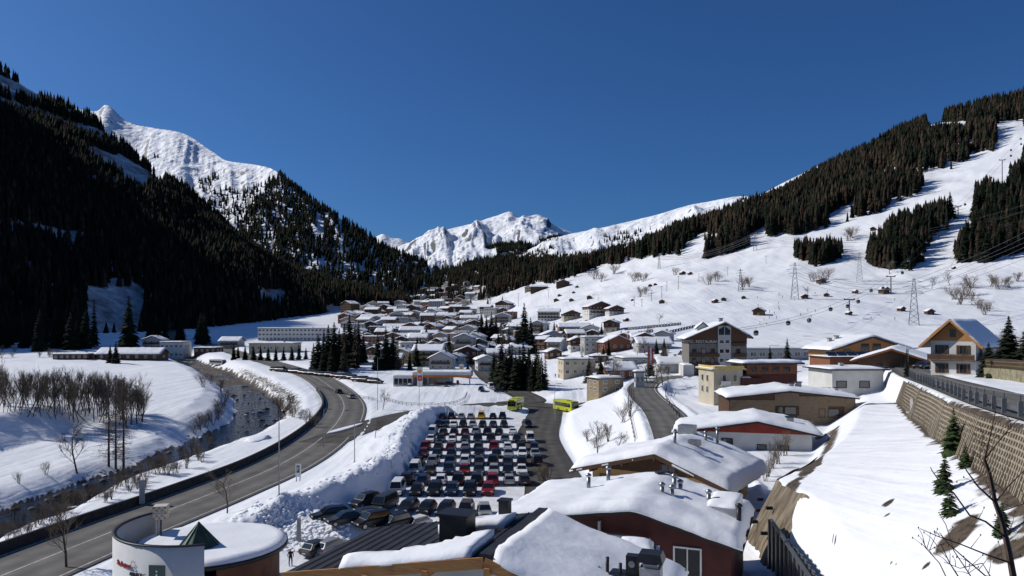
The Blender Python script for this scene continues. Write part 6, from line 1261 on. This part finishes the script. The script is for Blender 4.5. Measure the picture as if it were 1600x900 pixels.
for i in range(len(gp)-1):
    a, b = gp[i]+Vector((.16, 0, .55)), gp[i+1]+Vector((.16, 0, .55)); MB().bar(a, b, .06, .28).build('beam', M_METAL, gr_); MB().bar(gp[i]+Vector((0, 0, 1.38)), gp[i+1]+Vector((0, 0, 1.38)), .07).build('top_rail', M_METAL, gr_)
# cliff retaining wall under the near slope
M_CLIFF = mat('earthy_concrete', (.27, .225, .165), .95, (.085, .062, .04), .9, .9, 2.5, dist=.35, detail=10, stretch=(1, 1.6, .35))
cl_ = thing('cliff_retaining_wall', 'tan earthy concrete retaining wall falling from the near snow slope to the yard', 'retaining wall')
ny_, nz_ = 60, 14; V = []
for i in range(ny_):
    y = 51+i*(69-51)/(ny_-1); a = knot(3, y); b = knot(4, y)
    for k in range(nz_):
        t = k/(nz_-1); wob = float(fbm(np.array(y/3.), np.array(t*2.), 91, 4)); w2 = float(ridged(np.array(y/1.7), np.array(t*.8), 95, 3)); x = a[0]+(b[0]-a[0])*t-.45+.45*t+.45*wob*(1-.6*t)+.22*w2*(1-t); z = a[1]-.4+(b[1]-a[1]+.38+.25*wob)*t; V.append((x, y, z))
Fq = [(i*nz_+k, (i+1)*nz_+k, (i+1)*nz_+k+1, i*nz_+k+1) for i in range(ny_-1) for k in range(nz_-1)]
link('wall_face', np_mesh('wall_face', V, Fq, [M_CLIFF], True), cl_)
for k in range(7):
    y = 55+1.7*k; a = knot(3, y); b = knot(4, y); t = .35+.3*(k % 2); MB().box((a[0]+(b[0]-a[0])*t-.75+.3*t, y, a[1]+(b[1]-a[1])*t), (.5, .22, .22)).build('weep_hole', M_TRIM, cl_)
M_CORR = mat('corrugated_steel', (.13, .14, .15), .5, (.09, .095, .10), 2, metal=.4)
cr_ = thing('corrugated_fence', 'dark corrugated steel panels at the foot of the earthy wall', 'fence')
for k in range(24):
    y = 29.5+.98*k; a = knot(3, y); MB().box((a[0]+.1, y, a[1]+1.5), (.12, .5, 4.0), R(-10)).build('panel', M_CORR, cr_); MB().box((a[0]+.06, y+.48, a[1]+1.5), (.12, .42, 4.0), R(-10)).build('panel', M_CORR, cr_)
q0, q1 = knot(3, 29.3), knot(3, 52.6); MB().bar((q0[0]+.15, 29.3, q0[1]+3.5), (q1[0]+.15, 52.6, q1[1]+3.5), .2, .12).build('cap_rail', M_CORR, cr_)
# timber fence and stone wall at the right edge
fw = thing('stone_wall', 'low mossy stone wall beside the upper road', 'wall', (0, 0, 0)); ft = thing('timber_fence', 'weathered picket fence above the mossy stone wall', 'fence')
A, B_ = at(1538, 592, 108), at(1640, 600, 84)
for k in range(13):
    q = A.lerp(B_, k/12); q2 = A.lerp(B_, (k+.97)/12); g = gz(q.x, q.y); MB().bar(Vector((q.x, q.y, g+.5)), Vector((q2.x, q2.y, gz(q2.x, q2.y)+.5)), .5, 1.9).build('stone_block', mat('mossy_stone', (.30, .27, .17), .95, (.16, .14, .09), 1.5, .6, 5, dist=.1), fw)
for k in range(60):
    q = A.lerp(B_, k/60); g = gz(q.x, q.y); MB().box((q.x+.1, q.y+.1, g+2.1), (.14, .05, 1.3), R(40)).build('picket', W_OLD, ft)
MB().bar((A.x+.15, A.y+.15, gz(A.x, A.y)+1.9), (B_.x+.15, B_.y+.15, gz(B_.x, B_.y)+1.9), .06, .12).bar((A.x+.15, A.y+.15, gz(A.x, A.y)+2.4), (B_.x+.15, B_.y+.15, gz(B_.x, B_.y)+2.4), .06, .12).build('fence_rail', W_OLD, ft)
# right edge pine and slope spruces
p = at(1576, 560, 104); p.z = gz(p.x, p.y); conifer('pine_tree', p, (560-470)*104/F+.8, conifer_mesh(77, .34, 1.7), 'dark bushy pine at the right edge beside the steep gabled chalet'); q = at(1545, 562, 108); q.z = gz(q.x, q.y); conifer('pine_tree', q, 5.2, conifer_mesh(78, .38, 1.5), 'low bushy pine in front of the steep gabled chalet'); q = at(1604, 560, 98); q.z = gz(q.x, q.y); conifer('pine_tree', q, 7.5, conifer_mesh(79, .34, 1.6), 'pine cut by the right picture edge')
M_SPR = mat('fresh_needles', (.055, .085, .03), .9, (.028, .042, .016), 3, spec=.1)
for i, (px, py, hp, lab) in enumerate([(1490, 708, 72, 'small green spruce at the foot of the crib wall'), (1476, 768, 60, 'low sprawling spruce below the small green one'), (1484, 805, 52, 'low spruce branches above the bare earth patch'), (1566, 838, 56, 'small spruce at the lower right among bare twigs'), (1508, 730, 40, 'tiny spruce leaning to the crib wall')]):
    p = G(px, py, BV_G); conifer('young_spruce', p, hp*p.y/F, conifer_mesh(60+i, .34, 1.2, .15, M_SPR), lab)
# foreground sapling
sp = thing('bare_sapling', 'bare reddish sapling with budding twigs in the lower right foreground', 'tree', (0, 0, 0)); M_SAP = mat('reddish_bark', (.12, .07, .052), .8, (.075, .045, .036), 8)
def limb(pix, Y0, Y1, r0, r1, name, parent, base=None):
    n_ = len(pix); pts = [at(px, py, Y0+(Y1-Y0)*i/(n_-1)) for i, (px, py) in enumerate(pix)]
    if base is not None: pts = [base]+pts; n_ += 1
    return MB().tube(pts, [r0+(r1-r0)*i/(n_-1) for i in range(n_)], 6).build(name, M_SAP, parent), pts
gb = at(1590, 960, 15); gb = Vector((gb.x, 15, gz(gb.x, 15)-.2)); tr_, _ = limb([(1584, 905), (1576, 860), (1566, 815), (1555, 785), (1546, 740), (1538, 718)], 15, 15, .075, .03, 'trunk', sp, gb)
for k, (pix, r0) in enumerate([([(1555, 785), (1528, 760), (1510, 735), (1498, 708)], .022), ([(1572, 840), (1540, 815), (1515, 805), (1490, 770), (1470, 755), (1456, 735), (1454, 730)], .022), ([(1555, 785), (1575, 760), (1600, 735), (1620, 720)], .02), ([(1538, 718), (1545, 690), (1552, 660), (1556, 640)], .02), ([(1538, 718), (1560, 690), (1585, 660), (1604, 648)], .018), ([(1580, 880), (1545, 868), (1500, 850), (1465, 838), (1438, 826)], .02), ([(1584, 905), (1540, 900), (1505, 870), (1482, 850), (1468, 832)], .018), ([(1500, 905), (1484, 880), (1470, 850), (1452, 860)], .014), ([(1562, 800), (1590, 790), (1610, 785)], .015), ([(1570, 835), (1600, 815), (1625, 800)], .016), ([(1546, 740), (1530, 715), (1536, 680), (1530, 660)], .012), ([(1480, 905), (1468, 880), (1448, 858), (1442, 846)], .012), ([(1550, 905), (1535, 880), (1500, 888), (1475, 878)], .014), ([(1520, 905), (1490, 860), (1478, 820), (1466, 800)], .012)]):
    b, pts = limb(pix, 15, 14.2+.12*k, r0, .006, 'branch', sp)
    for j in range(5):
        i = random.randrange(1, len(pts)); q = pts[i-1].lerp(pts[i], random.random()); e = q+Vector((random.uniform(-.35, .35), random.uniform(-.2, .2), random.uniform(.05, .4))); MB().tube([q, q.lerp(e, .5)+Vector((.02, 0, .02)), e], [.008, .006, .003], 4).build('twig', M_SAP, b); MB().lathe([(0, -.03), (.016, 0), (0, .03)], tuple(e), 5).build('bud', M_SAP, b)

# ------------------------------------------------------------------ river boulders and snow rubble
M_ROCK = mat('river_rock', (.11, .10, .09), .85, (.05, .046, .042), 2, .5, 6, dist=.08)
def rock_mesh(seed, m, name, flat=.7):
    bm = bmesh.new(); bmesh.ops.create_icosphere(bm, subdivisions=2, radius=1); rg = random.Random(seed); o3 = Vector((rg.random()*9, rg.random()*9, rg.random()*9))
    for v in bm.verts: from_n = float(vnoise(v.co.x*1.4+o3.x, v.co.y*1.4+v.co.z*1.7+o3.y, seed)); v.co *= 1+.35*from_n; v.co.z *= flat
    me = bpy.data.meshes.new(name); bm.to_mesh(me); bm.free(); me.materials.append(m); me.polygons.foreach_set('use_smooth', np.ones(len(me.polygons), bool)); return me
RK = [rock_mesh(k, M_ROCK, 'stone') for k in range(4)]; SNC = [rock_mesh(10+k, M_ROOFSNOW, 'snow_cap', .45) for k in range(3)]
for i in range(130):
    k = random.uniform(.2, .62); j = int(k*(len(RIVER)-1)); q = RIVER[j]; d = RIVER[j+1]-RIVER[j]; d = d/np.linalg.norm(d); o_ = random.uniform(-7.2, 7.2); x, y = q[0]-d[1]*o_, q[1]+d[0]*o_; s_ = .18+.62*random.random()**2*(1.4 if abs(o_) > 5.5 else 1)
    cap = random.random() < .22; t = thing('river_boulder', 'snow capped boulder in the dark river' if cap else 'bare dark boulder in the river', 'boulder', (x, y, float(zf(y))-3.75), random.random()*6, 'snow capped boulders in the river' if cap else 'bare boulders in the river'); t.scale = (s_*1.2, s_, s_); link('stone', RK[i % 4], t)
    if cap: link('snow_cap', SNC[i % 3], t, (0, 0, .45)).scale = (.85, .85, .7)
isn = rock_mesh(99, M_ROOFSNOW, 'snow_patch', .12); p = G(402, 687, BV_G); o = link('snow_patch', isn, None, (p.x, p.y, p.z+.05)); o.scale = (2.6, 4.5, 4); tag(o, 'white snow patch lying in the river below the bend', 'snow patch')
Vs = []; Fs = []; b0 = 0; base = SNC[0]; bv = np.zeros(len(base.vertices)*3); base.vertices.foreach_get('co', bv); bv = bv.reshape(-1, 3); bf = np.array([tuple(q.vertices) for q in base.polygons])
for i in range(1150):
    if i < 800: px = random.uniform(405, 545); py = random.uniform(785, 862); p = G(px, py, BV_G)
    else: j = random.uniform(2, len(BANK)-14); q = BANK[int(j)]; p = Vector((q[0]+random.uniform(-2.6, 1.6), q[1]+random.uniform(-2, 2), 0)); p.z = gz(p.x, p.y)
    if p.x > LOT_X(p.y)-.3 and p.y > 86: continue
    s_ = random.uniform(.10, .34)**1.0; Vs.append(bv*np.array([s_, s_*random.uniform(.7, 1.2), s_*1.6])+np.array([p.x, p.y, p.z])); Fs.append(bf+b0); b0 += len(bv)
o = link('snow_rubble', np_mesh('snow_rubble', np.concatenate(Vs), np.concatenate(Fs), [M_ROOFSNOW], True)); tag(o, 'lumps of ploughed snow on the banks', 'snow', kind='stuff')

# ------------------------------------------------------------------ ski slope: huts, lifts, pylons, fences, people
HUTM = (MB().extr([(-.5, -.3), (.5, -.3), (.5, .38), (0, .62), (-.5, .38)], 'y', -.42, .42).mesh('log_wall', W_BROWN), MB().extr([(-.62, .33), (0, .64), (.62, .33), (.62, .42), (0, .74), (-.62, .42)], 'y', -.52, .52).mesh('roof', W_BROWN), MB().extr([(-.62, .42), (0, .74), (.62, .42), (.60, .48), (0, .80), (-.60, .48)], 'y', -.52, .52).mesh('roof_snow', M_ROOFSNOW), MB().box((0, -.43, -.02), (.22, .03, .42)).mesh('door', W_OLD))
for i, (px, py, wp) in enumerate([(1186, 492, 20), (1117, 473, 10), (1131, 470, 9), (1162, 467, 8), (1034, 474, 10), (1016, 448, 7), (1024, 446, 6), (1066, 429, 9), (1078, 429, 7), (869, 471, 8), (874, 463, 6), (893, 471, 8), (896, 458, 5), (921, 467, 9), (901, 449, 5), (1257, 466, 11), (1291, 463, 9), (1336, 458, 9), (1326, 492, 10), (1381, 458, 16), (1408, 486, 12), (1452, 491, 14), (978, 502, 9), (1364, 360, 9), (1283, 442, 14), (1490, 420, 6), (988, 470, 5)]):
    p = G(px, py); k = .8*wp*p.y/F; t = thing('hay_hut', f'small dark log hut on the ski slope, {ordn(i)} of the scattered hay huts' if False else ['largest dark log hut right above the gabled hotel', 'log hut left of the pair above the hotel', 'log hut right of the pair above the hotel', 'small log hut right of the pair above the hotel', 'log hut above the snow fences', 'left log hut of the pair high over the snow fences', 'right log hut of the pair high over the snow fences', 'left log hut of the pair below the upper shrubs', 'right log hut of the pair below the upper shrubs', 'lower log hut above the white piste hotel', 'upper log hut above the white piste hotel', 'log hut between the two piste hotels', 'tiny log hut on the lower piste near its crest', 'log hut above the balconied slope hotel', 'tiny log hut close under the crest chalets', 'log hut beside the lone slope tree', 'snowy roofed log hut near the lift line', 'log hut under the middle lift pylon', 'log hut beneath the lower lift pylon', 'log hut with trees under the piste forest', 'log hut between the lift and the power pylon', 'log hut right of the power pylon', 'small dark shed left of the snow fences', 'log hut beside the narrow piste high on the slope', 'low ruined log hut among the slope shrubs', 'tiny log hut at the edge of the right piste forest', 'tiny log hut left of the slope shrubs'][i], 'hut', tuple(p), R(random.uniform(-30, 30)), 'hay huts on the slope'); t.scale = (k, k*.95, k)
    for nm, me in zip(('log_wall', 'roof', 'roof_snow', 'door'), HUTM): link(nm, me, t)
# gondola lift
tops = []
for i, (px, py, hp, lab) in enumerate([(1150, 545, 30, 'lowest lift pylon hidden beside the gabled hotel'), (1327, 492, 24, 'lower gondola lift pylon with T shaped head'), (1392, 458, 26, 'middle gondola lift pylon below the piste forest'), (1497, 342, 20, 'upper gondola lift pylon between the forest stands'), (1566, 294, 44, 'tall lift tower at the top right forest')]):
    p = G(px, py); h = hp*p.y/F; tops.append(p+Vector((0, 0, h)))
    if i == 0: continue
    t = thing('lift_pylon', lab, 'lift pylon', tuple(p), R(-20), 'gondola lift pylons'); MB().tube([(0, 0, -1), (0, 0, h)], [.55, .38], 8).build('mast', M_METAL, t); MB().box((0, 0, h), (6.4, .6, .6)).build('crossarm', M_DARKMETAL, t)
    for sx in (-1, 1): MB().box((sx*2.8, 0, h+.5), (.5, 3.2, .5)).build('sheave_train', M_DARKMETAL, t)
tops.append(at(1640, 150, 1350)); cab = thing('lift_cable', 'twin gondola lift cables climbing the slope', 'cable'); side = Vector((.94, -.34, 0))*2.8; CABP = []
for s_ in (-1, 1):
    for i in range(len(tops)-1):
        a, b = tops[i]+side*s_, tops[i+1]+side*s_; L = (b-a).length; pts = []
        for k in range(13): f_ = k/12; q = a.lerp(b, f_); q.z -= 4*f_*(1-f_)*L*.012; pts.append(q)
        MB().tube(pts, .07, 4).build('rope', M_DARKMETAL, cab)
        for k in range(1, 12):
            if L > 40 and (k*max(1, int(L/130))) and k % max(2, int(13/(max(1, L/75)))) == (1 if s_ > 0 else 0): CABP.append(pts[k])
CBM = (MB().lathe([(0, -3.1), (.7, -3.05), (1.0, -2.4), (1.02, -1.7), (.8, -1.15), (0, -1.05)], (0, 0, 0), 12).mesh('cabin', M_CGLASS, True), MB().bar((0, 0, -1.1), (0, 0, 0), .12).mesh('hanger', M_METAL), MB().lathe([(1.03, -2.5), (1.06, -2.35), (1.03, -2.2)], (0, 0, 0), 12).mesh('rim_band', M_METAL))
for i, q in enumerate(CABP):
    t = thing('gondola_cabin', f'dark round gondola cabin, {ordn(i)} counted along the lift cables', 'gondola', tuple(q), 0, 'gondola cabins'); t.scale = (1.15, 1.15, 1.15)
    for nm, me in zip(('cabin', 'hanger', 'rim_band'), CBM): link(nm, me, t)
for i, (px, py, hp) in enumerate([(810, 479, 20), (857, 466, 14), (1018, 470, 16), (1034, 466, 18), (1042, 455, 14), (1060, 452, 20), (991, 478, 14), (1003, 480, 12), (1092, 440, 12), (1137, 430, 12), (1197, 412, 12)]):
    p = G(px, py); h = hp*p.y/F; t = thing('drag_lift_pole', f'thin drag lift pole, {ordn(i)} in the lift lines on the lower slope', 'lift pole', tuple(p), R(-30), 'drag lift poles'); MB().tube([(0, 0, -1), (0, 0, h)], [.22, .14], 6).build('mast', M_DARKMETAL, t); MB().box((0, 0, h), (4.5 if i < 2 else 2.2, .25, .3)).build('crossarm', M_DARKMETAL, t)
# power pylons
def pylon(px, py, hp, label, arms=3, Y=None):
    p = G(px, py) if Y is None else at(px, py, Y); h = hp*p.y/F; t = thing('power_pylon', label, 'power pylon', tuple(p), R(-25), 'power pylons'); b_ = h*.10; r = max(.10, h*.004); mb = MB()
    for sx in (-1, 1):
        for sy in (-1, 1): mb.bar((sx*b_, sy*b_, -1), (sx*b_*.16, sy*b_*.16, h), r*1.5)
    mb.build('leg_frame', M_METAL, t); br = MB(); n_ = 8
    for k in range(n_):
        t0, t1 = 1-(1-k/n_)**1.0, 1-(1-(k+1)/n_); a, c = b_*(1-.84*t0), b_*(1-.84*t1); z0, z1 = h*t0, h*t1
        for s_ in (-1, 1): br.bar((-a, s_*a, z0), (c, s_*c, z1), r).bar((a, s_*a, z0), (-c, s_*c, z1), r).bar((s_*a, -a, z0), (s_*c, c, z1), r).bar((s_*a, a, z0), (s_*c, -c, z1), r)
    br.build('bracing', M_METAL, t); ends = []
    for k in range(arms):
        z = h*(.70+.11*k); w_ = h*(.17, .21, .14)[k]; MB().bar((-w_, 0, z), (w_, 0, z), r*1.6, r*1.6).bar((-w_, 0, z), (0, 0, z+h*.05), r).bar((w_, 0, z), (0, 0, z+h*.05), r).build('crossarm', M_METAL, t)
        for s_ in (-1, 1): ends.append(Vector(p)+Vector(rotz((s_*w_, 0, z-.5), R(-25))))
    return ends
e1 = pylon(1428, 508, 74, 'nearest tall lattice power pylon on the open slope'); e2 = pylon(1343, 440, 46, 'lattice pylon below the small forest stand'); e3 = pylon(1242, 468, 58, 'lattice pylon left of the gondola line'); e4 = pylon(1157, 456, 36, 'small lattice pylon at the left of the slope'); e5 = pylon(1180, 392, 30, 'lattice pylon at the forest edge'); e6 = pylon(1030, 420, 22, 'far lattice pylon on the crest'); e7 = pylon(1780, 400, 150, 'power pylon beyond the right picture edge', Y=620)
wr_ = thing('power_lines', 'power lines hanging across the right forest slope', 'power line')
def wires(A, B_, sag):
    for a, b in zip(A, B_):
        pts = []
        for k in range(17): f_ = k/16; q = a.lerp(b, f_); q.z -= 4*f_*(1-f_)*sag; pts.append(q)
        MB().tube(pts, .085, 4).build('wire', M_METAL, wr_)
wires(e5, e7, 26); wires(e6, e5, 8); wires(e1, e7, 8); wires(e3, e1, 6)
# snow fence pads
M_PAD = mat('dark_blue_pad', (.015, .025, .075), .7, (.01, .016, .05), 2)
ARCH = MB().box((-.62, 0, .75), (.5, .5, 1.7)).box((.62, 0, .75), (.5, .5, 1.7)).box((0, 0, 1.75), (1.74, .5, .5)).mesh('pad', M_PAD); ARS = MB().box((0, .1, .4), (.72, .3, .9)).mesh('snow_fill', M_ROOFSNOW)
for r, (a, b, n_, rn) in enumerate(((( 978, 516), (1062, 508), 19, 'upper'), ((980, 526), (1018, 519), 9, 'lower left'), ((1045, 521), (1084, 512), 10, 'lower right'))):
    for k in range(n_):
        px = a[0]+(b[0]-a[0])*k/(n_-1); py = a[1]+(b[1]-a[1])*k/(n_-1); p = G(px, py); t = thing('safety_pad', f'dark blue padded arch, {ordn(k)} from left in the {rn} row of snow fences', 'snow fence', tuple(p), R(10), 'snow fence pads'); t.scale = (.95, .95, .8); link('pad', ARCH, t); link('snow_fill', ARS, t)
# flag banner
p = G(1012, 592); k = p.y/F; t = thing('flag_banner', 'red and white hanging banner at the hotel bend', 'flag', tuple(p)); MB().tube([(0, 0, -.5), (0, 0, 50*k)], .07, 6).build('pole', M_METAL, t)
fr_ = paint('flag_red', (.45, .015, .02))
for j, m_ in enumerate((fr_, M_FRAME, fr_)):
    mb = MB(); x0 = .1+.55*j
    for s_ in range(8): z0, z1 = 48*k-s_*3.2*k, 48*k-(s_+1)*3.2*k; y0, y1 = .12*math.sin(s_*1.1+j), .12*math.sin((s_+1)*1.1+j); mb.add([(x0, y0, z0), (x0+.55, y0+.08, z0), (x0+.55, y1+.08, z1), (x0, y1, z1), (x0, y0+.03, z0), (x0+.55, y0+.11, z0), (x0+.55, y1+.11, z1), (x0, y1+.03, z1)], [(0, 1, 2, 3), (7, 6, 5, 4), (0, 4, 5, 1), (1, 5, 6, 2), (2, 6, 7, 3), (3, 7, 4, 0)])
    mb.build('stripe', m_, t)
# people
M_SKIN = mat('skin', (.5, .32, .24), .6); M_HAIR = mat('dark_cap', (.03, .025, .02), .9); JK = [mat('jacket_'+n_, c, .8) for n_, c in (('black', (.02, .02, .022)), ('red', (.35, .02, .02)), ('blue', (.02, .06, .25)), ('orange', (.5, .15, .02)), ('green', (.05, .2, .06)))]; M_PANTS = mat('dark_trousers', (.025, .025, .03), .85)
for me in PERSON:
    me.materials.clear()
    for m_ in (M_PANTS, JK[0], M_SKIN, M_HAIR): me.materials.append(m_)
    idx = []
    for q in me.polygons: z = q.center.z; y = q.center.y; x = abs(q.center.x); idx.append(3 if z > 1.70 or (z > 1.6 and y > .0) else 2 if z > 1.5 or (z < 1.06 and x > .2 and z > .95) else 1 if z > .86 else 0)
    me.polygons.foreach_set('material_index', idx); me.polygons.foreach_set('use_smooth', np.ones(len(idx), bool))
SKI = MB().box((0, -.05, .015), (.09, 1.7, .03)).mesh('ski', JK[0])
def person(loc, rz, k, jk, label, ski=False, group=None):
    t = thing('person', label, 'person', loc, rz, group); o = link('body', PERSON[k], t); o.material_slots[1].link = 'OBJECT'; o.material_slots[1].material = JK[jk]
    if ski: link('ski', SKI, t, (-.13, 0, 0)); link('ski', SKI, t, (.13, 0, 0)); o.location.z = .03
p = G(454, 884, BV_G); person((p.x, p.y, p.z), R(25), 0, 0, 'person in dark clothes standing in the snow beside the round pavilion')
rg = random.Random(5)
for i in range(44):
    px, py = (rg.uniform(1170, 1300), rg.uniform(452, 508)) if i < 28 else (rg.uniform(1330, 1480), rg.uniform(440, 500)) if i < 34 else (rg.uniform(820, 960), rg.uniform(452, 480))
    p = G(px, py); jk = rg.randrange(5); t = ['black', 'red', 'blue', 'orange', 'green'][jk]; w_ = 'on the beginner slope above the hotel' if i < 28 else 'on the open slope right of the lift' if i < 34 else 'on the lower piste'
    person(tuple(p), rg.random()*6.28, 1, jk, f'skier in {t} jacket {w_}', True, f'{t} skiers {w_}')
# people at the stop
for i, (px, py) in enumerate([(868, 590), (873, 591), (880, 592)]): p = G(px, py); person(tuple(p), i*1.3, 0, i, f'pedestrian, {ordn(i)} from left on the path beside the cream shop', False, 'pedestrians beside the shop')
print('objects', round(time.time()-T0, 1))
